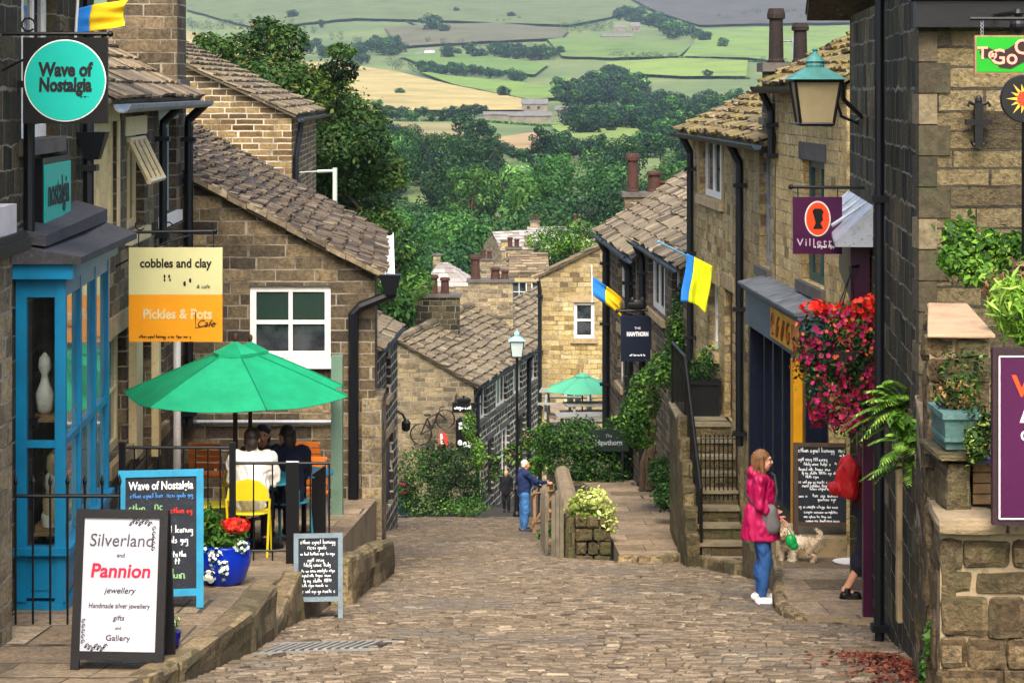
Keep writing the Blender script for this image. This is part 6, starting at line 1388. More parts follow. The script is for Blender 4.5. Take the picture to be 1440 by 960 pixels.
# ---- lanterns
def lantern(par, c, w, hgt, bodym, roofm, framem, open_=True):
    """four-sided tapered lantern standing with its base at c"""
    c = Vector(c); b, t = w * .36, w * .5; zb, zt_ = 0, hgt * .56
    mb = MB()
    for sx, sy in ((-1, -1), (1, -1), (1, 1), (-1, 1)): mb.tube([c + Vector((sx * b, sy * b, zb)), c + Vector((sx * t, sy * t, zt_))], w * .035, 6)
    for z, r in ((zb, b), (zt_, t)):
        q = [c + Vector((sx * r, sy * r, z)) for sx, sy in ((-1, -1), (1, -1), (1, 1), (-1, 1))]
        for i in range(4): mb.tube([q[i], q[(i + 1) % 4]], w * .04, 6)
    mb.box(c + Vector((-b, -b, -.03 * hgt)), c + Vector((b, b, .0))); mb.build('frame', framem, par)
    mb = MB(); mb.hexa([c + Vector((sx * r * .96, sy * r * .96, z)) for z, r in ((zb + .01, b), (zt_ - .01, t)) for sx, sy in ((-1, -1), (1, -1), (1, 1), (-1, 1))]); mb.build('glazing', bodym, par)
    mb = MB(); r0, r1 = t * 1.25, t * .42; mb.hexa([c + Vector((sx * r, sy * r, z)) for z, r in ((zt_ + .01, r0), (zt_ + hgt * .17, r1)) for sx, sy in ((-1, -1), (1, -1), (1, 1), (-1, 1))])
    mb.lathe([(r1 * .95, 0), (r1 * 1.0, hgt * .03), (r1 * .9, hgt * .07), (r1 * 1.1, hgt * .08), (r1 * .75, hgt * .14), (r1 * .3, hgt * .18), (r1 * .22, hgt * .21), (r1 * .34, hgt * .235), (r1 * .1, hgt * .26)], c + Vector((0, 0, zt_ + hgt * .168)), 14); mb.build('roof', roofm, par)
M_VERD = paint('verdigris_copper', '#417671', .6, .4, 6, dirt=(.06, .15, .14), bump=.2)
M_MILK = paint('dusty_lamp_glass', '#857a5e', .35, .2, 3)
Y = 19.4; xc = pxX(1146, Y); zb_ = pyZ(174, Y)
o = thing('wall_lantern', (xc, Y, zb_), 'old square wall lantern with a verdigris copper hood on the dark stone corner', 'lamp')
lantern(o, (xc, Y, zb_), .40, pyZ(66, Y) - zb_, M_MILK, M_VERD, M_IRON)
wx = KF.pt(KF.u(1205), 0, 0)
mb = MB(); mb.tube([(pxX(1168, Y), Y, pyZ(116, Y)), (pxX(1186, Y), Y + .1, pyZ(112, Y)), (pxX(1200, Y), Y + .6, pyZ(140, Y)), (wx.x - .02, wx.y - .5, pyZ(172, Y)), (wx.x, wx.y, pyZ(178, Y))], .022, 8); mb.tube([(pxX(1172, Y), Y, pyZ(128, Y)), (pxX(1195, Y), Y + .5, pyZ(165, Y)), (wx.x, wx.y - .1, pyZ(182, Y))], .014, 6)
mb.build('bracket', M_IRON, o)
Y = 46.2; xc = pxX(937, Y); o = thing('wall_lantern', (xc, Y, pyZ(489, Y)), 'small grey wall lantern beside the navy pub sign', 'lamp')
lantern(o, (xc, Y, pyZ(487, Y)), .34, pyZ(440, Y) - pyZ(487, Y), paint('grey_lamp_glass', '#6f716c', .35, .3, 4), M_LEAD, M_IRON)
mb = MB(); mb.tube([(xc, Y, pyZ(462, Y)), (xc + .1, Y, pyZ(436, Y)), (xc + .35, Y, pyZ(440, Y))], .022, 6); mb.build('bracket', M_IRON, o)
Y = 70.0; xc = pxX(727, Y); o = thing('street_lamp', (xc, Y, zr(Y)), 'street lamp with a pale blue-green hood standing before the striped row', 'lamp')
mb = MB(); mb.tube([(xc, Y, zr(Y) - .1), (xc, Y, zr(Y) + .9), (xc, Y, pyZ(502, Y))], [.1, .055, .045], 10); mb.lathe([(.13, 0), (.13, .1), (.09, .2), (.08, .85), (.1, .9), (.06, 1.0)], (xc, Y, zr(Y)), 12); mb.tube([(xc - .25, Y, pyZ(508, Y)), (xc + .25, Y, pyZ(508, Y))], .02, 6); mb.build('post', M_IRON, o)
lantern(o, (xc, Y, pyZ(501, Y)), .44, pyZ(462, Y) - pyZ(501, Y), paint('pale_lamp_glass', '#b5c3c4', .3, .1, 3), paint('pale_verdigris', '#8cc0ba', .55, .2, 6), M_IRON)
# ---- telegraph style pale post behind the roof
o = thing('pale_post', (pxX(471, 42), 42, pyZ(330, 42)), 'pale metal post with a short cross arm rising behind the slate roof', 'post')
mb = MB(); mb.tube([(pxX(471, 42), 42, -8), (pxX(471, 42), 42, pyZ(236, 42))], .045, 8); mb.tube([(pxX(472, 42), 42, pyZ(240, 42)), (pxX(446, 42), 42, pyZ(241, 42))], .03, 6); mb.tube([(pxX(446, 42), 42, pyZ(241, 42)), (pxX(420, 42), 42.2, pyZ(243, 42))], .012, 5); mb.build('post', paint('galvanised_post', '#a8b3a6', .6, .2, 5), o)
# ---- flags
def flag(label, a, b, split, length, Y, cols, poleA, poleB, seed=0, hangdir=(0, 0, -1), polem=None):
    """cloth hung from a slanting pole; a->b is the edge on the pole, cloth falls by length, two bands"""
    o = thing('flag', poleA, label, 'flag'); a, b = Vector(a), Vector(b); H = Vector(hangdir).normalized(); g = random.Random(seed); ph = g.uniform(0, 6)
    mb = MB(); nu, nv = 14, 22; side = (b - a).normalized().cross(H).normalized(); V = []
    for j in range(nv + 1):
        t = j / nv
        for i in range(nu + 1):
            s = i / nu; p = a.lerp(b, s) + H * length * t * (1 - .08 * math.sin(s * 3.1)); k = .05 * length * (t ** .7) * math.sin(s * 8 + ph + t * 2.2) + .035 * length * t * math.sin(s * 15 + ph * 2 - t * 3); V.append(p + side * k + (b - a) * (.06 * math.sin(t * 5 + ph) * t))
    mb.v = V; 
    for j in range(nv):
        for i in range(nu): c = j * (nu + 1) + i; mb.f.append((c, c + 1, c + nu + 2, c + nu + 1)); mb.m.append(0); mb.t.append(0)
    for half, m_, nm in ((0, cols[0], 'blue_band'), (1, cols[1], 'yellow_band')):
        q = MB(); js = range(nv)
        idx = {}
        for j in js:
            for i in range(nu):
                if ((j / nv < split) if split > 0 else (i / nu < -split)) != (half == 0): continue
                f = []
                for c in (j * (nu + 1) + i, j * (nu + 1) + i + 1, (j + 1) * (nu + 1) + i + 1, (j + 1) * (nu + 1) + i):
                    if c not in idx: idx[c] = len(q.v); q.v.append(tuple(V[c]))
                    f.append(idx[c])
                q.f.append(tuple(f)); q.m.append(0); q.t.append(0)
        c = q.build(nm, m_, o, smooth=True); so_ = c.modifiers.new('s', 'SOLIDIFY'); so_.thickness = .004
    mb = MB(); mb.tube([poleA, poleB], .014, 8); mb.ell(poleB, .026, 8); mb.build('pole', polem or M_WHITE, o)
    return o
M_FBLUE = paint('flag_blue', '#2274c4', .8, .12, 3); M_FYEL = paint('flag_yellow', '#e0ea14', .8, .1, 3); M_FYEL2 = paint('flag_golden', '#f0c41a', .8, .1, 3)
Y = 36.0; flag('yellow and blue flag hanging from a slanting pole on the mossy-roofed house', P(966, 356, Y), P(1002, 374, Y), -.24, .80, Y, (M_FBLUE, M_FYEL), P(1016, 384, Y + .35), P(926, 340, Y - .25), 1, (-.12, -.05, -1), paint('pale_blue_pole', '#5fa0cc', .5, .1))
Y = 50.0; flag('smaller yellow and blue flag flying from the far end of the upper row', P(834, 388, Y), P(833, 414, Y), .45, .86, Y, (M_FBLUE, M_FYEL2), P(832, 372, Y), P(833, 424, Y), 3, (.8, 0, -.62))
Y = 21.2; flag('golden yellow and blue flag hanging above the turquoise disc sign', P(110, 12, Y), P(106, 50, Y), .26, .50, Y, (M_FBLUE, M_FYEL2), P(106, 54, Y), P(112, -40, Y), 5, (1, 0, .22))
# ---- parasols
M_PARA = tinted('jade_canvas', [(0, '#188a5f'), (.5, '#1f9a6c'), (1, '#2aa777')], .85, 3, .3, bump=.15, trans=.22)
def parasol(label, c, ztop, r, drop, zbase, m, n=6, rot=0, polem=None, valance=.03, vent=True):
    x, y = c; o = thing('parasol', (x, y, zbase), label, 'parasol')
    def rib(k, t):      # a point along rib k
        a = rot + 2 * math.pi * k / n; return Vector((x + r * t * math.cos(a), y + r * t * math.sin(a), ztop - drop * (t ** 1.12)))
    mb = MB(); N = 10; S = 8; idx = {}
    for k in range(n):
        for j in range(N):
            for i in range(S):
                f = []
                for (kk, tj) in ((i, j), (i + 1, j), (i + 1, j + 1), (i, j + 1)):
                    s = kk / S; t = max(.03, tj / N); p = rib(k, t).lerp(rib(k + 1, t), s); p.z -= -.0 + .10 * r * t * math.sin(math.pi * s) * .16 * 4 * .5
                    q = p - Vector((x, y, 0)); 
                    key = (round(p.x, 5), round(p.y, 5), round(p.z, 5))
                    if key not in idx: idx[key] = len(mb.v); mb.v.append(tuple(p))
                    f.append(idx[key])
                if len(set(f)) >= 3: mb.f.append(tuple(reversed(f))); mb.m.append(0); mb.t.append((k * 37 % 10) / 10)
    cn = mb.build('canopy', m, o, smooth=False); sd = cn.modifiers.new('s', 'SOLIDIFY'); sd.thickness = .006
    mb = MB()
    for k in range(n): mb.tube([rib(k, t) + Vector((0, 0, .008)) for t in (.06, .3, .6, 1.0)], .007, 5, tint=.05)
    mb.build('seams', m, o)
    if vent:
        mb = MB(); tp = Vector((x, y, ztop + .075))
        for k in range(n): a, b = rib(k, .2), rib(k + 1, .2); mb.add([tp, a + Vector((0, 0, .035)), b + Vector((0, 0, .035)), a, b], [(0, 1, 2), (1, 3, 4, 2)])
        mb.build('vent', m, o)
    mb = MB()
    for k in range(n):
        mb.tube([rib(k, .04) - Vector((0, 0, .02)), rib(k, .5) - Vector((0, 0, .02)), rib(k, 1) - Vector((0, 0, .015))], .009, 5); mb.tube([Vector((x, y, ztop - drop - .12)), rib(k, .5) - Vector((0, 0, .025))], .008, 5)
    mb.build('ribs', polem or M_TIMBER, o)
    mb = MB(); mb.tube([(x, y, zbase), (x, y, ztop + .06)], .026, 10); mb.ell((x, y, ztop + .11), (.03, .03, .05), 10); mb.build('pole', polem or M_TIMBER, o)
    mb = MB(); mb.lathe([(.26, 0), (.27, .03), (.22, .06), (.06, .09), (.05, .3), (.035, .3)], (x, y, zbase), 20); mb.build('base', M_IRON, o)
    return o
M_DARKWOOD = paint('dark_parasol_pole', '#3b2118', .55, .3, 6)
Y = 23.6; parasol('large jade green parasol open over the cafe tables', (pxX(331, Y), Y), pyZ(489, Y), 1.24, .50, zter(Y), M_PARA, 6, R(-8), M_DARKWOOD)
Y = 27.0; parasol('second jade green parasol just behind the large one', (pxX(352, Y), Y), pyZ(488, Y), 1.16, .46, zter(Y), M_PARA, 6, R(-6), M_DARKWOOD)
Y = 59.0; parasol('small green parasol over the pub garden tables', (pxX(819, Y), Y), pyZ(527, Y), 1.02, .38, -8.62 - .05 * (Y - 48), paint('sea_green_canvas', '#4f9f7d', .75, .08, 2), 8, .2, M_TIMBER)
# ---- cafe railing, posts, screens
def railing(label, pts, hgt, n, posts=(), finial=False, r=.0085, name='railing', thick_top=.016):
    pts = [Vector(p) for p in pts]; o = thing(name, pts[0], label, 'railing'); mb = MB()
    up = Vector((0, 0, hgt)); L = sum((pts[i + 1] - pts[i]).length for i in range(len(pts) - 1))
    mb.tube([p + up for p in pts], thick_top, 8); mb.build('rail', M_IRON, o); mb = MB(); mb.tube([p + Vector((0, 0, .1)) for p in pts], .012, 6); mb.build('rail', M_IRON, o)
    mb = MB()
    for i in range(n + 1):
        t = i / n * (len(pts) - 1); k = min(int(t), len(pts) - 2); q = pts[k].lerp(pts[k + 1], t - k)
        mb.tube([q + Vector((0, 0, .0)), q + up * (1.07 if finial else 1)], r, 6)
        if finial:
            e = q + up * 1.07; mb.tube([e, e + Vector((0, 0, .035)), e + Vector((0, 0, .09))], [.012, .02, .002], 6)
    mb.build('bars', M_IRON, o)
    if posts:
        
        for p in (pts[0], pts[-1]): mb = MB(); mb.box(p - Vector((.03, .03, .05)), p + Vector((.03, .03, hgt + .05))); mb.build('post', M_IRON, o)
    return o
railing('black spear-topped iron railing before the blue bay window', [(pxX(22, 17.7), 17.7, pyZ(908, 17.7)), (pxX(168, 17.7), 17.7, pyZ(908, 17.7))], pyZ(697, 17.7) - pyZ(908, 17.7), 6, (), True, .0095)
Yr = 21.7; zq = zter(Yr)
railing('taller length of black cafe railing with dark posts beside the blue-framed board', [(pxX(172, Yr), Yr, zq), (pxX(327, Yr), Yr, zq)], pyZ(629, Yr) - zq, 9, (1,))
railing('lower length of black cafe railing behind the seated guests', [(pxX(330, 22.2), 22.2, zter(22.2)), (pxX(463, 22.2), 22.2, zter(22.2))], pyZ(651, 22.2) - zter(22.2), 5, ())
o = thing('screen_post', (pxX(473, 27.5), 27.5, zter(27.5)), 'pale green post standing in front of the gable house', 'post')
mb = MB(); mb.box((pxX(466, 27.5), 27.45, zter(27.5)), (pxX(482, 27.5), 27.6, pyZ(500, 27.5)));  mb.build('post', paint('sage_green_paint', '#5d7666', .6, .25, 5, dirt=(.1, .12, .1)), o)
for px0, px1, t, b, Y, lab in ((402, 420, 650, 842, 21.9, 'narrow black canvas screen beside the yellow chair'), (438, 458, 668, 772, 24.2, 'black slanting-topped screen panel in front of the orange chair')):
    o = thing('wind_screen', (pxX((px0 + px1) / 2, Y), Y, zter(Y)), lab, 'screen'); mb = MB(); zb_ = zter(Y)
    mb.prism([(pxX(px0, Y), Y, zb_), (pxX(px1, Y), Y, zb_), (pxX(px1, Y), Y, pyZ(t if px0 < 430 else t - 14, Y)), (pxX(px0, Y), Y, pyZ(t, Y))], (0, .04, 0)); mb.build('panel', M_BLACK, o)
    mb = MB(); mb.tube([(pxX(px0, Y), Y + .02, pyZ(t, Y)), (pxX(px1, Y), Y + .02, pyZ(t if px0 < 430 else t - 14, Y))], .014, 6); mb.build('top_rail', M_LEAD, o)
# ---- chairs and tables
M_ORCH = paint('orange_chair_paint', '#f07c26', .5, .15, 5); M_YELCH = paint('yellow_chair_paint', '#d9c21f', .45, .12, 5)
def slat_chair(label, x, Y, z, yaw, m, hgt=.86):
    o = thing('folding_chair', (x, Y, z), label, 'chair', rot=(0, 0, yaw), group='orange slatted chairs in the cafe'); mb = MB()
    for i in range(4): mb.box((-.21, .18 + .012 * i, .56 + i * .085), (.21, .2 + .012 * i, .56 + i * .085 + .065))
    mb.build('backrest', m, o, local=True); mb = MB()
    for i in range(6): mb.box((-.21, -.2 + i * .065, .44), (.21, -.2 + i * .065 + .052, .46))
    mb.build('seat', m, o, local=True)
    for s in (-1, 1):
        mb = MB(); mb.tube([(s * .2, -.22, 0), (s * .2, .24, hgt)], .012, 6); mb.build('leg', M_LEAD, o, local=True); mb = MB(); mb.tube([(s * .18, .24, 0), (s * .18, -.2, .45)], .012, 6); mb.build('leg', M_LEAD, o, local=True)
    return o
Y = 28.8; slat_chair('orange slatted folding chair behind the black slanting screen', pxX(430, Y), Y, zter(Y), R(180), M_ORCH)
dupc = slat_chair('orange slatted folding chair under the parasol beside its pole', pxX(300, Y), Y - .4, zter(Y - .4), R(172), M_ORCH)
slat_chair('orange slatted folding chair lower down in front of the gable wall', pxX(437, 25.6), 25.6, zter(25.6), R(180), M_ORCH)
def cafe_chair(x, Y, z, yaw, m, label):
    o = thing('cafe_chair', (x, Y, z), label, 'chair', rot=(0, 0, yaw))
    mb = MB(); pts = [Vector((.225 * math.sin(a), .19 + .03 * math.cos(a) , 0)) for a in np.linspace(-1.5, 1.5, 9)]
    prof = [(-.225, .0), (-.20, .13), (-.12, .20), (0, .225), (.12, .20), (.20, .13), (.225, 0)]
    mb.prism([(px, .20, .60 + pz) for px, pz in prof] , (0, .02, 0)); mb.build('backrest', m, o, local=True)
    mb = MB(); mb.lathe([(.2, 0), (.215, .012), (.2, .024)], (0, 0, .44), 20); mb.build('seat', m, o, local=True)
    for sx in (-1, 1):
        mb = MB(); mb.tube([(sx * .2, .24, 0), (sx * .215, .2, .45), (sx * .225, .21, .62)], .013, 7); mb.build('leg', m, o, local=True)
        mb = MB(); mb.tube([(sx * .2, -.2, 0), (sx * .18, -.16, .45)], .013, 7); mb.build('leg', m, o, local=True)
    return o
YC = 22.75; XC = pxX(352, YC); ZC = zter(YC)
cafe_chair(XC, YC, ZC, R(180), M_YELCH, 'yellow metal cafe chair with a rounded back under the person in white')
cafe_chair(pxX(300, 23.6), 23.6, zter(23.6), R(-60), M_YELCH, 'yellow metal cafe chair half hidden behind the railing near the flower pot')
def cafe_table(label, x, Y, z, m, r=.33):
    o = thing('cafe_table', (x, Y, z), label, 'table'); mb = MB(); mb.lathe([(r, 0), (r + .01, .012), (r, .025)], (x, Y, z + .70), 24); mb.build('tabletop', m, o)
    mb = MB(); mb.tube([(x, Y, z + .03), (x, Y, z + .7)], .028, 8); mb.build('leg', M_IRON, o); mb = MB(); mb.lathe([(.2, 0), (.2, .02), (.04, .06)], (x, Y, z), 16); mb.build('base', M_IRON, o)
M_TEALT = paint('teal_table_paint', '#2b7f90', .5, .2, 4)
cafe_table('round teal cafe table in front of the person in white', pxX(372, 23.4), 23.45, zter(23.4), M_TEALT)
for k, (dx, dy, lab) in enumerate(((-.12, -.08, 'white cup on the teal table in front of the person in white'), (.1, .05, 'white cup on the far edge of the teal table'))):
    tag(MB().lathe([(.025, 0), (.036, .02), (.042, .075), (.037, .075), (.03, .02)], (pxX(372, 23.4) + dx, 23.45 + dy, zter(23.4) + .726), 14).build('cup', M_WHITE), lab, 'cup')
cafe_table('round teal cafe table by the seated person in black', pxX(425, 24.3), 24.5, zter(24.3), M_TEALT)
# ---- pub garden benches
def picnic(label, x, Y, z, yaw):
    o = thing('picnic_table', (x, Y, z), label, 'picnic table', 'grey picnic tables in the pub garden', (0, 0, yaw)); mg = paint('silvered_timber', '#83847c', .75, .25, 5)
    mb = MB(); [mb.box((-.8, -.36 + i * .15, .72), (.8, -.36 + i * .15 + .135, .76)) for i in range(5)]; mb.build('tabletop', mg, o, local=True)
    for s in (-1, 1): mb = MB(); [mb.box((-.8, s * .68 - .13 + j * .14, .43), (.8, s * .68 - .01 + j * .14, .47)) for j in range(2)]; mb.build('seat', mg, o, local=True)
    for s in (-1, 1): mb = MB(); mb.tube([(s * .6, -.7, 0), (s * .6, -.25, .72)], .04, 6); mb.tube([(s * .6, .7, 0), (s * .6, .25, .72)], .04, 6); mb.box((s * .6 - .03, -.75, .36), (s * .6 + .03, .75, .43)); mb.build('leg', mg, o, local=True)
    return o
gt = lambda Y: -8.62 - .05 * (Y - 48)
p = picnic('grey picnic table nearest the hedge in the pub garden', 1.9, 55.5, gt(55.5), .1)
dup(p, (2.2, 58.5, gt(58.5)), (0, 0, .15), 'grey picnic table under the small green parasol'); dup(p, (1.6, 62.5, gt(62.5)), (0, 0, -.1), 'grey picnic table right before the yellow gable')
# ---- bicycle on the gable, life ring style red thing
o = thing('bicycle', (pxX(592, 79.7), 79.7, pyZ(625, 79.7)), 'dark bicycle hung flat against the row gable above the bushes', 'bicycle')
Y = 79.7; c1, c2 = P(592, 610, Y), P(626, 589, Y)
for c, r in ((c1, .38), (c2, .34)):
    mb = MB(); mb.tube([c + Vector((r * math.cos(t), 0, r * math.sin(t))) for t in np.linspace(0, 2 * math.pi, 25)], .028, 6); [mb.tube([c, c + Vector((r * math.cos(t), 0, r * math.sin(t)))], .006, 4) for t in np.linspace(0, 6.28, 11)]; mb.build('wheel', M_BLACK, o)
mb = MB(); m1, m2, m3 = P(607, 603, Y), P(601, 588, Y), P(617, 580, Y)
for a, b in ((c1, m1), (m1, m2), (m2, c1), (m2, m3), (m1, m3), (m3, c2)): mb.tube([a, b], .028, 6)
mb.build('frame', M_BLACK, o); mb = MB(); mb.ell(m2 + Vector((0, 0, .12)), (.15, .06, .05), 8); mb.build('saddle', M_BLACK, o); mb = MB(); mb.tube([m3, m3 + Vector((.05, 0, .2)), m3 + Vector((.22, -.05, .22))], .02, 6); mb.build('handlebar', M_BLACK, o)
o = thing('life_jacket_sign', P(622, 622, 79.5), 'small red and white figure-shaped sign on the row gable', 'sign')
mb = MB(); Y = 79.5; mb.prism([P(a, b, Y) for a, b in ((617, 612), (622, 606), (629, 613), (630, 624), (626, 630), (619, 627))], (0, .06, 0)); mb.build('board', paint('red_sign_paint', '#c03a34', .5, .2), o); mb = MB(); mb.prism([P(a, b, Y - .03) for a, b in ((619, 610), (622, 610), (624, 624), (620, 625))], (0, .025, 0)); mb.build('white_stripe', M_WHITE, o)
o = thing('bracket_sign', P(566, 600, 56), 'dark curved bracket with a black lantern on the edge of the grey cottage', 'lamp')
Y = 56.2; mb = MB(); mb.tube([P(558, 577, Y), P(566, 582, Y), P(571, 592, Y)], .035, 6); mb.build('bracket', M_BLACK, o); mb = MB(); mb.lathe([(.06, 0), (.11, .05), (.12, .22), (.05, .3)], P(571, 606, Y), 10); mb.build('lamp_body', M_BLACK, o)
# white tray on the pavement, pots
o = tag(MB().lathe([(.10, 0), (.16, .015), (.17, .03), (.155, .022), (.09, .01)], (pxX(1192, 24.7), 24.7, zp1(24.7)), 20).build('paper_tray', M_WHITE), 'white paper dish lying on the shop pavement by the walker', 'dish')
o = thing('leaf_litter', (2.9, 15.6, zr(15.6)), None, None); bpy.data.objects.remove(o)
# ================================================================== PEOPLE AND DOGS
SKIN = paint('skin', '#c78f70', .55, .1, 8, bump=.03)
M_EYE = paint('eye_dark', '#1a1413', .2, .1); M_LIP = paint('lips', '#a8514a', .5, .1)
def hand(mb, w, d, side, curl=.35, s=1.0):
    """palm, four unequal fingers, thumb: w wrist point, d direction of the hand, side the thumb side"""
    d = Vector(d).normalized(); t = Vector(side); t = (t - d * t.dot(d)).normalized(); n = d.cross(t)
    w = Vector(w); c = w + d * .055 * s
    M = Matrix((t * .040 * s, d * .055 * s, n * .017 * s)).transposed()
    mb.ell(c, (1, 1, 1), 10, M=M)
    for i, L in enumerate((.068, .078, .072, .056)):
        b = w + d * .095 * s + t * (.028 - .019 * i) * s; k1 = (d + n * curl).normalized(); k2 = (d + n * curl * 2.6).normalized()
        m1 = b + k1 * L * .5 * s; m2 = m1 + k2 * L * .5 * s
        mb.cap(b - d * .02 * s, m1, .0095 * s, .0088 * s, 6); mb.cap(m1, m2, .0088 * s, .0075 * s, 6)
    b = w + d * .03 * s + t * .03 * s; m1 = b + (d * .5 + t * .75).normalized() * .036 * s; m2 = m1 + (d * .9 + t * .25 + n * curl * .5).normalized() * .03 * s
    mb.cap(b, m1, .0115 * s, .0105 * s, 6); mb.cap(m1, m2, .0105 * s, .0085 * s, 6)
def head(mb, c, f, s=1.0):
    """skull, jaw, nose, ears: c centre of the head, f facing direction; returns face frame"""
    f = Vector(f).normalized(); up = Vector((0, 0, 1)); up = (up - f * up.dot(f)).normalized(); r = f.cross(up); c = Vector(c)
    A = lambda x, y, z: c + (r * x + f * y + up * z) * s
    Mx = lambda a, b, d: Matrix((r * a * s, f * b * s, up * d * s)).transposed()
    mb.ell(A(0, -.012, .025), (1, 1, 1), 14, M=Mx(.074, .092, .092)); mb.ell(A(0, .03, -.035), (1, 1, 1), 12, M=Mx(.058, .062, .075)); mb.ell(A(0, .045, -.09), (1, 1, 1), 10, M=Mx(.03, .032, .024))
    mb.cap(A(0, .085, .018), A(0, .106, -.022), .009 * s, .0135 * s, 8); mb.ell(A(0, .082, .034), (1, 1, 1), 8, M=Mx(.05, .014, .012))
    for e in (-1, 1): mb.ell(A(e * .074, -.006, .0), (1, 1, 1), 8, M=Mx(.010, .02, .032)); mb.ell(A(e * .034, .07, -.02), (1, 1, 1), 8, M=Mx(.02, .016, .018))
    mb.ell(A(0, .082, -.052), (1, 1, 1), 8, M=Mx(.022, .010, .010))
    return A, Mx
def face(A, Mx, par, loc):
    for e in (-1, 1):
        mb = MB(); mb.ell(A(e * .031, .083, .014), (1, 1, 1), 8, M=Mx(.013, .006, .007)); mb.build('eye', M_EYE, par, local=True, smooth=True)
    mb = MB(); mb.ell(A(0, .091, -.052), (1, 1, 1), 8, M=Mx(.02, .005, .006)); mb.build('mouth', M_LIP, par, local=True, smooth=True)
def person(label, loc, yaw, J, skin=SKIN, hs=1.0, curl=.35, voxel=.010, thick=1.0, group=None, hands=True, faceon=True):
    """J: joints in local metres, +Y is where the body faces"""
    mb = MB(); V = {k: Vector(v) for k, v in J.items() if k not in ('face',)}; T = thick
    mb.cap(V['pelvis'], V['waist'], .125 * T, .115 * T); mb.cap(V['waist'], V['chest'], .115 * T, .135 * T); mb.cap(V['chest'], V['neck'] - Vector((0, 0, .05)), .12 * T, .07)
    mb.cap(V['neck'] - Vector((0, 0, .06)), V['head'] - Vector((0, 0, .05)), .052, .05)
    for s in ('l', 'r'):
        mb.cap(V['chest'] + Vector((0, 0, .08)), V['sh' + s], .085 * T, .058 * T); mb.cap(V['sh' + s], V['el' + s], .05 * T, .038 * T); mb.cap(V['el' + s], V['wr' + s], .038 * T, .026)
        mb.cap(V['pelvis'], V['hip' + s], .11 * T, .095 * T); mb.cap(V['hip' + s], V['kn' + s], .09 * T, .057 * T); mb.cap(V['kn' + s], V['an' + s], .055 * T, .036)
        kd = (V['kn' + s] - V['an' + s]); mb.ell(V['an' + s].lerp(V['kn' + s], .68) - Vector((0, .018, 0)), (.05 * T, .055 * T, .11), 10)
        toe = V['toe' + s]; mb.cap(V['an' + s] - Vector((0, 0, .03)), toe, .038, .028); mb.ell(V['an' + s] + Vector((0, 0, -.04)) - (toe - V['an' + s]) * .25, (.034, .036, .035), 8)
        if hands: hand(mb, V['wr' + s], V.get('hd' + s, V['wr' + s] - V['el' + s]), V.get('th' + s, Vector((0, 1, 0))), curl, hs)
    A, Mx = head(mb, V['head'], J.get('face', (0, 1, 0)), hs)
    o = remesh(mb, 'person', skin, None, voxel, 3); o.location = loc; o.rotation_euler = (0, 0, yaw); tag(o, label, 'person', group)
    if faceon: face(A, Mx, o, loc)
    return o, V, A, Mx
def garment(name, o, fn, m, voxel=.011, smooth=4):
    mb = MB(); fn(mb); return remesh(mb, name, m, o, voxel, smooth, fold=.02 if name not in ('jeans', 'trousers', 'shorts') else .013)
STAND = dict(pelvis=(0, 0, .90), waist=(0, .005, 1.06), chest=(0, 0, 1.24), neck=(0, -.01, 1.43), head=(0, .02, 1.545),
             shl=(-.17, -.01, 1.36), shr=(.17, -.01, 1.36), ell=(-.21, -.03, 1.09), elr=(.21, -.03, 1.09), wrl=(-.2, .06, .86), wrr=(.2, .06, .86),
             hipl=(-.085, 0, .86), hipr=(.085, 0, .86), knl=(-.09, .02, .47), knr=(.09, .02, .47), anl=(-.09, -.02, .09), anr=(.09, -.02, .09), toel=(-.10, .13, .03), toer=(.10, .13, .03))
M_JEANS = paint('blue_denim', '#2f568c', .85, .3, 9, bump=.2); M_TRAIN = paint('white_trainer', '#e2e1de', .6, .1, 9)
def shoes(o, V, m, r=.045, name='shoe'):
    for s in ('l', 'r'):
        a, t = V['an' + s], V['toe' + s]; mb = MB(); back = (t - a) * .3; mb.cap(Vector((a.x, a.y, .045)) - Vector((back.x, back.y, 0)), Vector((t.x, t.y, .042)), r, r * .95); mb.cap(a - Vector((0, 0, .02)), Vector((a.x, a.y, .06)), r * 1.0, r * 1.05)
        mb.ell(Vector((lerp(a.x, t.x, .4), lerp(a.y, t.y, .4), .018)), (r * 1.15, .13, .018), 12) if abs(t.y - a.y) > .05 else None
        remesh(mb, name, m, o, .009, 3)
def trousers(V, T=1.0, r=.015, flare=1.0, to=.98):
    def fn(mb):
        mb.cap(V['pelvis'], V['waist'] - Vector((0, 0, .05)), .135 * T, .12 * T)
        for s in ('l', 'r'):
            mb.cap(V['pelvis'], V['hip' + s], .118 * T, .104 * T); mb.cap(V['hip' + s], V['kn' + s], .098 * T, .08 * T * flare); e = V['kn' + s].lerp(V['an' + s], to); mb.cap(V['kn' + s], e, .08 * T * flare, .05 * flare)
            mb.ell(V['an' + s].lerp(V['kn' + s], .66) - Vector((0, .018, 0)), (.07 * T, .074 * T, .13), 10)
    return fn
def jacket(V, T=1.0, hem=.12, r=.02, hemr=.17, sleeve=1.0, collar=True):
    def fn(mb):
        h = V['pelvis'] - Vector((0, 0, hem)); mb.cap(h + Vector((0, 0, .05)), V['waist'], hemr, .155 * T); mb.cap(V['waist'], V['chest'], .155 * T, .162 * T); mb.cap(V['chest'], V['neck'] - Vector((0, 0, .08)), .145 * T, .085)
        for s in ('l', 'r'):
            mb.cap(V['chest'] + Vector((0, 0, .07)), V['sh' + s], .105 * T, .078 * T); mb.cap(V['sh' + s], V['el' + s], .074 * T, .06 * T)
            if sleeve > 0: mb.cap(V['el' + s], V['el' + s].lerp(V['wr' + s], sleeve), .06 * T, .046)
        if collar: mb.cap(V['neck'] - Vector((0, .0, .06)), V['neck'] + Vector((0, 0, .0)), .075, .068)
    return fn
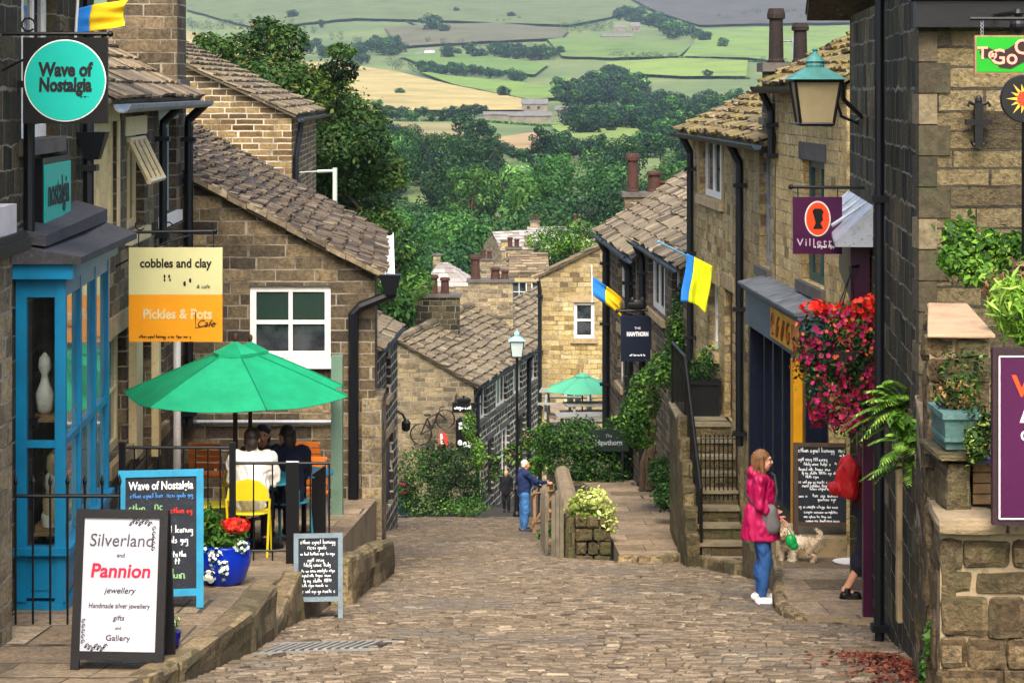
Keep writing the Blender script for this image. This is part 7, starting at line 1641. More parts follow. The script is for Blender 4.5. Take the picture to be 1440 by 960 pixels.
def hair_strands(o, pts_fn, n, m, r=.006, seed=0, name='hair'):
    g = random.Random(seed); mb = MB()
    for i in range(n): mb.tube(pts_fn(g, i), [r, r * 1.1, r * .9, r * .35], 5)
    return mb
# ---- woman in the pink raincoat (faces the shops)
J = dict(STAND); J.update(wrl=(-.13, .10, 1.02), ell=(-.22, -.04, 1.10), wrr=(.14, .17, .96), elr=(.21, -.02, 1.10), toel=(-.11, .14, .03), toer=(.13, .16, .03), knr=(.09, .05, .47), anr=(.105, .02, .09))
GX, GY = pxX(1070, 23.0), 23.0
sc = .965
o, V, A, Mx = person('woman with long brown hair in a bright pink raincoat and jeans standing in the road', (GX, GY, zroad(GX, GY) + .0), R(-97), J, paint('fair_skin', '#d09c80', .55, .08, 8, bump=.03))
o.scale = (sc, sc, sc)
M_PINK = paint('pink_raincoat', '#a80d4c', .55, .14, 3, bump=.1)
def coat(mb):
    jacket(V, 1.0, .0, hemr=.17)(mb); mb.tube([V['pelvis'] + Vector((0, 0, -.2)), V['pelvis'] + Vector((0, 0, -.02)), V['waist']], [.215, .205, .17], 20); mb.ell(V['neck'] + Vector((0, -.07, -.02)), (.1, .07, .07), 12)
c = garment('raincoat', o, coat, M_PINK); garment('jeans', o, trousers(V, .98, flare=.92), M_JEANS); shoes(o, V, M_TRAIN)
M_HAIR = paint('light_brown_hair', '#7a5638', .6, .35, 20, bump=.4)
mb = MB(); mb.ell(A(0, -.02, .04), (1, 1, 1), 14, M=Mx(.084, .098, .088)); mb.ell(A(0, -.06, -.03), (1, 1, 1), 12, M=Mx(.078, .055, .09)); mb.cap(A(0, -.07, -.06), A(.01, -.075, -.24), .062, .04); [(mb.cap(A(e * .062, -.01, .05), A(e * .08, -.01, -.05), .034, .03), mb.cap(A(e * .08, -.01, -.05), A(e * .085, .02, -.24), .03, .022)) for e in (-1, 1)]
hr = remesh(mb, 'hair', M_HAIR, o, .008, 2, fold=.009, fs=(60, 60, 7))
g = random.Random(2); mb = MB()
for i in range(90):
    s = g.uniform(-1, 1); x = .075 * s; y = -.06 - .03 * (1 - s * s) + g.uniform(-.02, .01); L = g.uniform(.2, .34)
    mb.tube([A(x * .7, y - .01, .06), A(x, y - .012, -.03), A(x * 1.1 + g.uniform(-.01, .01), y, -.03 - L * .5), A(x * 1.05 + g.uniform(-.03, .03), y + .02 + g.uniform(-.02, .02), -.03 - L)], [.007, .008, .007, .002], 4)
mb.build('hair_strands', M_HAIR, o, local=True)
mb = MB(); mb.cap((.14, .10, 1.02), (.12, .12, .86), .085, .10); mb.cap((.14, .07, 1.0), (.1, .07, .88), .07, .09); bg = remesh(mb, 'handbag', paint('grey_canvas_bag', '#6f6a6c', .8, .25, 9), o, .012, 5)
mb = MB(); mb.tube([(-.1, .03, 1.45), (-.04, .15, 1.38), (.06, .175, 1.22), (.14, .14, 1.05)], .014, 6); mb.tube([(-.1, .0, 1.44), (-.05, -.16, 1.36), (.06, -.17, 1.2), (.15, -.02, 1.02)], .014, 6); mb.build('bag_strap', paint('dark_strap', '#35322f', .7, .2), o, local=True)
# carrier bag of greens in her hand
hq = o.matrix_basis @ Vector((.15, .22, .86)); 
gb = thing('green_bag', (hq.x + .10, hq.y - .02, hq.z - .16), 'small bright green bag dangling from the hand of the woman in pink', 'bag')
mb = MB(); c0 = world_of(gb); mb.ell(c0 + Vector((0, 0, .02)), (.06, .045, .07), 12); mb.ell(c0 + Vector((.03, 0, -.03)), (.05, .04, .05), 10); remesh(mb, 'bag_body', paint('green_plastic', '#1c9b4a', .35, .2, 9), None, .007, 2).parent = gb
for k in kids(gb): k.data.transform(Matrix.Translation(-c0))
mb = MB(); mb.tube([c0 + Vector((-.03, 0, .07)), c0 + Vector((-.04, 0, .16)), c0 + Vector((.02, 0, .07))], .006, 5); mb.build('handle', paint('green_plastic', '#1c9b4a', .35), gb)
# ---- older man in navy sweater with hand on the gate
J = dict(STAND); J.update(wrr=(.06, .50, 1.13), elr=(.17, .24, 1.18), shr=(.17, .03, 1.37), hdr=(0, 1, -.1), wrl=(-.16, .38, 1.05), ell=(-.2, .12, 1.12), hdl=(.2, 1, 0), head=(0, .035, 1.55))
o, V, A, Mx = person('white-haired man in a navy sweater and jeans resting a hand on the timber gate', (pxX(737, 54), 54, zroad(pxX(737, 54), 54)), R(-78), J)
o.scale = (1.06, 1.06, 1.06)
garment('sweater', o, jacket(V, 1.05, .02, hemr=.155), paint('navy_wool', '#1c2c52', .9, .25, 12)); garment('jeans', o, trousers(V, 1.08, flare=1.22), paint('mid_denim', '#3b6aa0', .85, .25, 9)); shoes(o, V, paint('dark_shoe', '#2b2c35', .6))
mb = MB(); mb.ell(A(0, -.025, .045), (1, 1, 1), 14, M=Mx(.082, .092, .078)); mb.ell(A(0, -.05, -.01), (1, 1, 1), 12, M=Mx(.08, .06, .07)); remesh(mb, 'hair', paint('white_hair', '#cfc4ad', .7, .15, 15), o, .010, 3, fold=.006, fs=(55, 55, 9))
# ---- small dark figure farther down
J = dict(STAND); J.update(anl=(-.10, .04, .09), toel=(-.11, .18, .03), anr=(.09, -.1, .1), toer=(.09, .02, .03), knl=(-.09, .07, .48), knr=(.09, .03, .47))
X = pxX(712, 75.5); o, V, A, Mx = person('small fair-haired figure in dark clothes walking up from the bend', (X, 75.5, zroad(X, 75.5)), R(172), J, voxel=.013)
o.scale = (.9, .9, .86)
M_DARKCL = paint('black_cloth', '#17181d', .9, .3, 9); garment('coat', o, jacket(V, 1.08, .15, hemr=.19), M_DARKCL, .014); garment('trousers', o, trousers(V, 1.0), M_DARKCL, .014); shoes(o, V, M_DARKCL)
mb = MB(); mb.ell(A(0, -.02, .05), (1, 1, 1), 14, M=Mx(.085, .098, .08)); remesh(mb, 'hair', paint('sandy_hair', '#c9a36a', .7, .2, 15), o, .012, 3, fold=.006, fs=(55, 55, 9))
# ---- walker with a red bag leaving the shop
J = dict(STAND); J.update(anl=(-.09, .24, .13), knl=(-.09, .22, .50), toel=(-.09, .37, .07), anr=(.09, -.22, .12), knr=(.09, -.02, .48), toer=(.09, -.12, .03), ell=(-.22, .06, 1.10), wrl=(-.2, .2, .95))
WY = 22.0; WXp = pxX(1220, WY); o, V, A, Mx = person('walker in dark shorts carrying a red rucksack, half hidden by the black downpipe', (WXp, WY, zp1(WY)), R(-90), J)
garment('top', o, jacket(V, 1.0, .02, hemr=.15), paint('burgundy_cloth', '#4a1420', .9, .25, 9)); garment('shorts', o, trousers(V, 1.12, flare=1.3, to=.02), paint('dark_cloth', '#20202a', .9, .25)); shoes(o, V, M_BLACK)
mb = MB(); mb.ell(A(0, -.02, .045), (1, 1, 1), 14, M=Mx(.083, .096, .085)); remesh(mb, 'hair', paint('dark_brown_hair', '#33231a', .6, .3, 15), o, .011, 3, fold=.006, fs=(55, 55, 9))
mb = MB(); mb.cap((-.12, -.19, 1.10), (-.12, -.19, 1.32), .10, .09); mb.cap((.1, -.19, 1.10), (.1, -.19, 1.32), .10, .09); mb.cap((0, -.24, 1.12), (0, -.22, 1.25), .11, .1); mb.cap((-.06, -.33, 1.1), (.06, -.33, 1.1), .06, .06); remesh(mb, 'rucksack', paint('red_rucksack', '#c01c1c', .6, .25, 7), o, .013, 3, fold=.022)
# ---- cafe guests
SIT = dict(pelvis=(0, 0, .52), waist=(0, .0, .68), chest=(0, .02, .86), neck=(0, .03, 1.05), head=(0, .06, 1.165), shl=(-.17, .02, .98), shr=(.17, .02, .98), ell=(-.22, .12, .74), elr=(.22, .12, .74), wrl=(-.15, .34, .72), wrr=(.15, .34, .72),
           hipl=(-.09, .04, .50), hipr=(.09, .04, .50), knl=(-.11, .42, .49), knr=(.11, .42, .49), anl=(-.10, .40, .09), anr=(.10, .40, .09), toel=(-.11, .54, .03), toer=(.11, .54, .03))
J = dict(SIT); J['face'] = (.15, 1, -.25)
o, V, A, Mx = person('dark-haired person in a white top sitting with their back to us on the yellow chair', (XC, YC + .12, ZC), 0, J)
garment('white_top', o, jacket(V, 1.15, .04, hemr=.17), paint('white_cotton', '#e2ded6', .9, .1, 7)); garment('trousers', o, trousers(V, 1.0), M_DARKCL); shoes(o, V, M_DARKCL)
M_DKHAIR = paint('near_black_hair', '#33261f', .5, .3, 15, bump=.3)
mb = MB(); mb.ell(A(0, -.025, .04), (1, 1, 1), 14, M=Mx(.088, .095, .085)); mb.ell(A(0, -.05, -.03), (1, 1, 1), 12, M=Mx(.085, .06, .1)); remesh(mb, 'hair', M_DKHAIR, o, .010, 3, fold=.006, fs=(55, 55, 9))
J = dict(SIT); J['face'] = (-.5, 1, -.1); px2 = pxX(405, 23.9)
cafe_chair(px2, 23.95, zter(23.9), R(160), M_TEALT, 'teal metal cafe chair under the person in black')
o, V, A, Mx = person('person in a black jacket sitting beside the narrow black screen', (px2, 23.9, zter(23.9)), R(20), J)
garment('jacket', o, jacket(V, 1.15, .03, hemr=.18), paint('dark_navy_cloth', '#181c2e', .9, .3, 9)); garment('trousers', o, trousers(V, 1.0), M_DARKCL); shoes(o, V, M_DARKCL)
mb = MB(); mb.ell(A(0, -.025, .04), (1, 1, 1), 14, M=Mx(.088, .095, .085)); mb.ell(A(0, -.05, -.04), (1, 1, 1), 12, M=Mx(.08, .06, .1)); remesh(mb, 'hair', M_DKHAIR, o, .010, 3, fold=.006, fs=(55, 55, 9))
J = dict(SIT); px3, Y3 = pxX(385, 24.3), 24.35
cafe_chair(px3 - .12, Y3 + .05, zter(Y3), R(0), M_TEALT, 'teal metal cafe chair on the far side of the table')
o, V, A, Mx = person('dark-haired person facing us across the cafe table', (px3 - .12, Y3, zter(Y3)), R(180), J)
garment('jacket', o, jacket(V, 1.12, .03, hemr=.18), paint('brown_cloth', '#4b2f22', .9, .3, 9)); garment('trousers', o, trousers(V, 1.0), M_DARKCL); shoes(o, V, M_DARKCL)
mb = MB(); mb.ell(A(0, -.02, .05), (1, 1, 1), 14, M=Mx(.088, .095, .08)); mb.ell(A(0, -.06, -.03), (1, 1, 1), 12, M=Mx(.085, .05, .1)); remesh(mb, 'hair', M_DKHAIR, o, .010, 3, fold=.006, fs=(55, 55, 9))
# ---- two small woolly dogs
def dog(label, loc, yaw, c, seed, s=1.0, turn=0.0, tailup=True):
    mb = MB(); m = tinted('dog_fur_%d' % seed, [(0, c[0]), (.5, c[1]), (1, c[2])], .95, 30, .3, bump=.5)
    mb.cap((0, .16, .29), (0, -.14, .285), .105, .088); mb.cap((0, .17, .30), (0, .24, .42), .075, .062)
    hd = Vector((.0 + .06 * turn, .27, .46)); f = Vector((math.sin(turn), math.cos(turn), -.12)).normalized(); r = f.cross(Vector((0, 0, 1))).normalized()
    mb.ell(hd, (.075, .078, .07), 12); mb.cap(hd + f * .05 - Vector((0, 0, .018)), hd + f * .115 - Vector((0, 0, .03)), .04, .027)
    for e in (-1, 1): mb.cap(hd + r * e * .062 + Vector((0, 0, .03)), hd + r * e * .088 + Vector((0, 0, -.045)), .022, .03)
    for e in (-1, 1):
        mb.cap((e * .065, .14, .25), (e * .065, .15, .13), .047, .032); mb.cap((e * .065, .15, .13), (e * .065, .14, .035), .032, .03); mb.ell((e * .065, .16, .022), (.033, .042, .022), 8)
        mb.cap((e * .06, -.13, .26), (e * .068, -.08, .17), .065, .042); mb.cap((e * .068, -.08, .17), (e * .068, -.17, .105), .038, .027); mb.cap((e * .068, -.17, .105), (e * .068, -.155, .03), .028, .027); mb.ell((e * .068, -.135, .02), (.031, .042, .02), 8)
    mb.cap((0, -.2, .33), (0, -.27, .43), .03, .028); mb.cap((0, -.27, .43), (0, -.2, .50), .028, .022)
    o = remesh(mb, 'dog', m, None, .0085, 2); o.location = loc; o.rotation_euler = (0, 0, yaw); o.scale = (s, s, s); tag(o, label, 'dog')
    me = o.data; g = np.random.default_rng(seed); a = me.attributes.get('tint') or me.attributes.new('tint', 'FLOAT', 'FACE')
    C = np.zeros(len(me.polygons) * 3); me.polygons.foreach_get('center', C); C = C.reshape(-1, 3); N = np.zeros(len(me.polygons) * 3); me.polygons.foreach_get('normal', N); N = N.reshape(-1, 3)
    val = np.clip(.5 + .25 * np.sin(C[:, 1] * 14) + .2 * g.normal(size=len(C)), 0, 1); a.data.foreach_set('value', val[:len(a.data)] if len(a.data) == len(val) else np.resize(val, len(a.data)))
    k = g.choice(len(C), min(2600, len(C)), replace=False); p, n = C[k], N[k]; d = n * .7 + g.normal(size=n.shape) * .5; d[:, 2] -= .35; d /= np.linalg.norm(d, axis=1)[:, None]; w = np.cross(d, n + .01); w /= np.linalg.norm(w, axis=1)[:, None] + 1e-9; L = g.uniform(.018, .042, len(k))[:, None]
    Q = np.stack([p - w * .004, p + w * .004, p + d * L + w * .002, p + d * L - w * .002], 1); leaf_obj('fur', [(Q, val[k], 0)], [m], o, (0, 0, 0))
    for e in (-1, 1): q = MB(); q.ell(hd + f * .068 + r * e * .03 + Vector((0, 0, .018)), .010, 8); q.build('eye', M_EYE, o, local=True, smooth=True)
    q = MB(); q.ell(hd + f * .142 - Vector((0, 0, .022)), .014, 8); q.build('nose', M_EYE, o, local=True, smooth=True)
    return o
Yd = 24.85; dog('small cream curly dog standing sideways on the shop pavement', (pxX(1130, Yd), Yd, zp1(Yd)), R(80), ('#b39a78', '#dcc8a8', '#f2e8d4'), 1, .74, -.9)
Yd = 25.05; dog('shaggy grey and tan dog beside the woman in pink', (pxX(1107, Yd), Yd, zp1(Yd)), R(165), ('#8f8270', '#c9b493', '#e6d8bf'), 2, .72, .3)
# ================================================================== TREES AND PLANTS
def limb(mb, a, b, ra, rb, seed=0, n=5, bend=.12):
    g = random.Random(seed); a, b = Vector(a), Vector(b); L = (b - a).length; pts = []
    for i in range(n + 1): t = i / n; k = math.sin(math.pi * t) * L * bend; pts.append(a.lerp(b, t) + Vector((g.uniform(-1, 1), g.uniform(-1, 1), g.uniform(-.4, .4))) * k * .5)
    mb.tube(pts, [lerp(ra, rb, i / n) for i in range(n + 1)], 8)
def crown_blobs(c, r, h, n, seed, k=.42, low=.0):
    """blobs filling a crown centred at c (radius r, height h): uneven outline with gaps"""
    g = random.Random(seed); B = []
    for i in range(n):
        t = (i + .5) / n; z = (t - .5) * h; w = r * math.sqrt(max(.08, 1 - (2 * t - 1.05) ** 2)); a = i * 2.4 + g.uniform(-.5, .5); q = w * (g.random() ** .45) * .85
        s = r * k * g.uniform(.65, 1.3); B.append((c[0] + q * math.cos(a), c[1] + q * math.sin(a), c[2] + z, s, s, s * g.uniform(.6, .85)))
    return B
def tree(name, label, base, h, r, nblob, nleaf, size, mats, seed, group=None, cat='tree', trunk_h=.35, cz=None, k=.42, tr=None):
    o = thing(name, base, label, cat, group); b = Vector(base); c = b + Vector((0, 0, h * .62 if cz is None else cz))
    B = crown_blobs(c, r, h * .72, nblob, seed, k)
    g = random.Random(seed); mb = MB(); top = b + Vector((0, 0, h * .55)); tr = tr or h * .028
    limb(mb, b - Vector((0, 0, .5)), top, tr, tr * .5, seed, 6, .05)
    for i in range(min(9, nblob)):
        q = B[g.randrange(len(B))]; limb(mb, b.lerp(top, g.uniform(.5, .95)), q[:3], tr * .42, tr * .1, seed + i, 4, .1)
    mb.build('trunk', M_BARK, o)
    ch = [];  parts = len(mats)
    for i, (m, f) in enumerate(mats): ch.append(cloud(B if i == 0 else B[i % 2::2], int(nleaf * f), size, seed + 50 + i, flat=.3, shell=.8, loose=.4) + (i,))
    leaf_obj('crown', ch, [m for m, f in mats], o, world_of(o)); return o
# ---- the big tree behind the gable roofs
TY = 64.0; o = thing('tree', (pxX(430, TY), TY, -11.8), 'large olive-green broadleaf tree rising behind the gable roofs', 'tree')
base = world_of(o); g = random.Random(11); mb = MB(); topc = P(440, 150, TY)
limb(mb, base - Vector((0, 0, .5)), P(440, 240, TY), .34, .22, 1, 7, .06); limb(mb, P(440, 240, TY), P(400, 90, TY), .22, .06, 2)
B = []
for px, py, rx, rz in ((300, 75, 34, 26), (345, 70, 40, 28), (380, 52, 34, 24), (405, 62, 30, 30), (330, 105, 55, 30), (385, 110, 60, 34), (420, 130, 55, 36), (440, 165, 58, 34), (465, 140, 44, 30), (495, 165, 44, 34), (478, 98, 28, 18), (452, 115, 40, 24), (505, 200, 46, 34), (460, 205, 60, 36), (430, 240, 55, 40), (490, 250, 55, 34), (530, 232, 40, 22), (540, 255, 34, 16), (500, 290, 55, 30), (450, 290, 55, 40), (520, 315, 45, 26), (470, 330, 60, 34), (555, 248, 22, 12), (372, 36, 22, 14), (292, 58, 22, 14), (480, 72, 22, 12), (525, 170, 24, 16), (350, 140, 40, 30), (400, 180, 50, 34), (515, 345, 50, 30)):
    c = P(px, py, TY + g.uniform(-2.4, 2.4)); s = TY / F; B.append((c.x, c.y, c.z, rx * s, rx * s * .95, rz * s * .92)); limb(mb, P(440, lerp(240, 130, g.random()), TY), c, .09, .02, px)
mb.build('trunk', M_BARK, o)
leaf_obj('crown', [cloud(B, 36000, .145, 3, flat=.9, shell=.6, aspect=1.7, droop=.3) + (0,), cloud(B, 14000, .13, 4, flat=.9, shell=.35) + (1,), cloud(B, 4500, .12, 5, flat=1.1, shell=.92) + (2,)], [LEAF['olive'], LEAF['deep'], tinted('leaf_tips', [(0, '#35491b'), (.5, '#56632a'), (1, '#73502c')], .6, 5, 0, bump=0, trans=.3)], o, base)
tree('tree', 'bright green bushy tree between the gable houses and the far wood', P(551, 560, 92), 7.2, 1.5, 24, 9000, .16, [(LEAF['mid'], .6), (LEAF['deep'], .25), (LEAF['light'], .15)], 21, k=.4)
tree('tree', 'smaller bright green tree just past the grey cottage', P(540, 545, 84), 6.6, 1.5, 18, 4500, .24, [(LEAF['mid'], .6), (LEAF['deep'], .4)], 22)
for i, (px, py, h, r, lab) in enumerate(((775, 440, 5.6, 2.6, 'light green tree beside the far terrace roofs'), (745, 450, 4.2, 1.3, 'thin dark green tree before the far terrace'), (815, 430, 5.6, 2.4, 'pale green tree behind the yellow gable'), (730, 462, 3.6, 1.4, 'small dark shrubby tree above the slate roofs'))):
    tree('tree', lab, P(px, py, 150), h, r * .75, 20, 6500, .2, [(LEAF['mid' if i in (0, 2) else 'deep'], .75), (LEAF['light'], .25)], 30 + i)
# ---- valley wood: individual broadleaf trees, several kinds copied
def proto(seed, h, r, nblob, nleaf, size, mats, lab): return tree('tree', lab, (0, 0, 0), h, r, nblob, nleaf, size, mats, seed, 'trees in the valley wood', trunk_h=.3)
WL = 'broadleaf tree in the dense valley wood below the fields'
PR = [proto(100, 12, 5.2, 17, 7500, .47, [(LEAF['wood'], .8), (LEAF['deep'], .2)], WL), proto(101, 13, 4.4, 15, 6800, .47, [(LEAF['mid'], .65), (LEAF['wood'], .35)], WL), proto(102, 11, 5.6, 18, 8000, .47, [(LEAF['deep'], .6), (LEAF['wood'], .4)], WL), proto(103, 15, 2.9, 20, 5500, .45, [(LEAF['conifer'], .8), (LEAF['deep'], .2)], WL)]
used = [False] * 4
def plant(k, loc, s, rz, lab=None, grp=None, sz=None):
    sc = (s, s, s * (sz or 1))
    if not used[k]: used[k] = True; o = PR[k]; o.location = loc; o.rotation_euler = (0, 0, rz); o.scale = sc
    else: o = dup(PR[k], loc, (0, 0, rz), scale=sc)
    if lab: o['label'] = lab
    if grp: o['group'] = grp
    return o
g = random.Random(77); placed = []
for Y, step, yj in ((222, 8.6, 5), (242, 9.0, 6), (265, 9.4, 7), (292, 9.8, 8), (320, 10.2, 8), (350, 10.6, 9), (380, 11.5, 9)):
    x0, x1 = pxX(530, Y), pxX(975, Y); X = x0 + g.random() * step
    while X < x1:
        Yj = Y + g.uniform(-yj, yj); px = HX + X / Yj * F
        if not (Y > 340 and 770 < px < 830 and g.random() < .5): plant(g.choice((0, 0, 1, 2, 2)) if Y < 340 else g.choice((0, 1, 2, 3)), (X, Yj, zt(X, Yj) - .8), g.uniform(.82, 1.2) * (1.0 if Y < 340 else .85), g.uniform(0, 6.28))
        X += step * g.uniform(.8, 1.25)
CL = 'tall dark tree in the belt at the edge of the valley wood'
for px, py, s in ((563, 262, 1.2), (572, 250, 1.35), (585, 268, 1.0), (605, 262, 1.35), (622, 258, 1.3), (640, 266, 1.2), (655, 258, 1.45), (672, 262, 1.35), (690, 266, 1.2), (548, 270, 1.0), (530, 250, 1.1), (515, 240, 1.0)):
    q = ground_at(px, min(py, 262)); plant(g.choice((2, 3, 3)), q - Vector((0, 0, .5)), s * q.y / 640, g.uniform(0, 6), CL, 'tall trees at the edge of the valley wood')
# ---- hillside trees: copies of lighter kinds
FL = 'rounded dark green tree in the hedgerows on the opposite hillside'
FR = [tree('tree', FL, (0, 0, 0), 11, 4.6, 14, 1600, 1.0, [(LEAF['wood'], .7), (LEAF['conifer'], .3)], 200, 'hedgerow trees on the opposite hillside'), tree('tree', FL, (0, 0, 0), 10, 5.2, 15, 1700, 1.0, [(LEAF['conifer'], .75), (LEAF['wood'], .25)], 201, 'hedgerow trees on the opposite hillside')]
fused = [False, False]; nfar = [0]
def far(px, py, hpx, lab=None, grp=None, wide=1.0):
    q = ground_at(px, py); s = hpx * q.y / F / 11.0; k = g.randrange(2); rz = g.uniform(0, 6.28); sc = (s * wide * g.uniform(.85, 1.25), s * wide * g.uniform(.85, 1.25), s)
    loc = q - Vector((0, 0, .08 * s * 11)); nfar[0] += 1
    if not fused[k]: fused[k] = True; o = FR[k]; o.location = loc; o.scale = sc; o.rotation_euler = (0, 0, rz)
    else: o = dup(FR[k], loc, (0, 0, rz), scale=sc)
    if lab: o['label'] = lab
    if grp: o['group'] = grp
    return o
MASS = []
def band(pts, n, h0, h1, jit=4, wide=1.2, lab=None, grp=None):
    for i in range(n):
        t = (i + g.uniform(.1, .9)) / n * (len(pts) - 1); k = min(int(t), len(pts) - 2); x = lerp(pts[k][0], pts[k + 1][0], t - k); y = lerp(pts[k][1], pts[k + 1][1], t - k)
        if h1 <= 18 and not lab:
            q = ground_at(x, y + g.uniform(-jit, jit)); s = g.uniform(h0, h1) * q.y / F; MASS.append((crown_blobs((q.x, q.y, q.z + s * .5), s * .42 * wide, s * .8, 9, len(MASS), .5), s))
        else: far(x, y + g.uniform(-jit, jit), g.uniform(h0, h1), lab, grp, wide)
HW = 'dark tree in the broad wood across the right-hand slope of the valley'; HG = 'trees of the hillside wood'
band([(785, 150), (850, 140), (900, 150)], 22, 26, 40, 9, 1.1, HW, HG); band([(800, 185), (880, 180), (960, 185)], 26, 26, 40, 9, 1.1, HW, HG); band([(900, 160), (960, 165), (1050, 150)], 20, 20, 32, 8, 1.1, HW, HG); band([(900, 215), (960, 205), (975, 225)], 18, 26, 44, 12, 1.1, HW, HG); band([(830, 130), (870, 122), (905, 140)], 14, 24, 32, 6, 1.1, HW, HG); band([(900, 185), (940, 190), (985, 170)], 14, 24, 36, 10, 1.1, HW, HG)
band([(590, 104), (650, 106), (740, 116)], 18, 12, 20, 3); band([(625, 84), (700, 80), (740, 86), (790, 80)], 18, 12, 24, 3); band([(500, 76), (540, 74), (560, 76)], 12, 14, 24, 5); band([(420, 66), (470, 80), (520, 92)], 14, 14, 22, 7); band([(540, 96), (580, 100), (610, 106)], 8, 12, 18, 4)
band([(262, 40), (300, 42), (340, 40)], 12, 10, 18, 3); band([(785, 46), (860, 44)], 12, 12, 18, 3); band([(868, 24), (930, 40), (950, 52)], 20, 14, 24, 7, 1.3); band([(950, 50), (1000, 60)], 8, 12, 20, 4)
band([(862, 84), (950, 84)], 12, 8, 13, 2); band([(690, 34), (735, 30)], 4, 6, 9, 2); band([(540, 170), (600, 168), (690, 166)], 16, 12, 20, 4, 1.3); band([(520, 200), (560, 200)], 6, 22, 32, 6); band([(690, 214), (720, 226), (750, 230)], 8, 14, 22, 6); band([(768, 226), (790, 224), (850, 226)], 10, 26, 42, 4, 1.0)
band([(600, 66), (690, 72), (760, 70)], 14, 8, 13, 3); band([(1000, 30), (1100, 24), (1190, 30)], 16, 7, 12, 5, 1.6); band([(330, 30), (420, 46), (520, 60)], 12, 8, 13, 5); band([(1060, 92), (1130, 95), (1190, 94)], 8, 9, 14, 3)
LONE = [(562, 136, 13, 'single dark bush in the middle of the pale hayfield'), (708, 139, 20, 'lone round tree on the edge of the mown field'), (608, 46, 28, 'large lone round tree high on the hill pasture'), (625, 48, 15, 'smaller round tree next to the large lone one on the hill pasture'), (411, 28, 15, 'single round tree on the upper hill pasture above the big tree'), (452, 40, 12, 'small round bush on the sloping hill pasture'), (1018, 70, 17, 'single tree in the bright meadow beside the farm track'), (995, 112, 14, 'bushy tree at the lower edge of the paddock'), (530, 158, 18, 'round bush at the foot of the hayfield'), (719, 27, 11, 'small bush on the field wall high on the hill'), (642, 20, 9, 'little bush on the skyline field wall')]
for px, py, hp, lab in LONE: far(px, py, hp, lab, 'lone trees on the opposite hillside', 1.25)
tag(leaf_obj('hedgerow_trees', [cloud(b, 380, max(.5, z * .075), 900 + k, shell=.75) + (k % 2,) for k, (b, z) in enumerate(MASS)], [LEAF['wood'], LEAF['conifer']]), kind='stuff')
# ---- hedgerows / field walls as low lines
def hedge_line(pts, label, hpx=3.0, m=None):
    Q = []; n = 0
    for i in range(len(pts) - 1):
        L = max(2, int(abs(pts[i + 1][0] - pts[i][0]) / 2.2))
        for j in range(L): t = j / L; Q.append(ground_at(lerp(pts[i][0], pts[i + 1][0], t), lerp(pts[i][1], pts[i + 1][1], t)))
    B = []
    for q in Q: s = hpx * q.y / F; B.append((q.x, q.y, q.z + s * .4, s * .9, s * .9, s * .6))
    o = thing('hedgerow', Q[0], label, 'hedge'); leaf_obj('foliage', [cloud(B, len(B) * 26, Q[0].y * .0011, len(B)) + (0,)], [m or LEAF['wood']], o, world_of(o)); return o
hedge_line([(475, 92), (560, 108), (640, 127), (742, 147)], 'long hedge slanting along the top of the pale hayfield')
hedge_line([(880, 30), (960, 46), (1040, 44)], 'dark hedge along the lower edge of the moor', 3.0); hedge_line([(770, 60), (860, 66), (960, 84)], 'hedge slanting across the upland pasture', 2.4)
hedge_line([(500, 2), (545, 20), (590, 40)], 'thin field boundary running down the upper hill pasture', 2.0); hedge_line([(585, 10), (640, 20), (730, 28)], 'thin field boundary along the top of the hill', 2.0); hedge_line([(530, 118), (600, 132), (660, 143)], 'faint broken hedge across the hayfield', 1.4); hedge_line([(885, 107), (960, 110), (1055, 112)], 'hedge under the paddock on the right-hand slope', 2.6); hedge_line([(965, 84), (1060, 88), (1195, 92)], 'hedge between meadow and paddock', 2.2); hedge_line([(985, 47), (1195, 40)], 'hedge along the moor edge', 2.2); hedge_line([(555, 172), (650, 170), (760, 178), (905, 184)], 'hedge along the lane by the farm', 3.2)
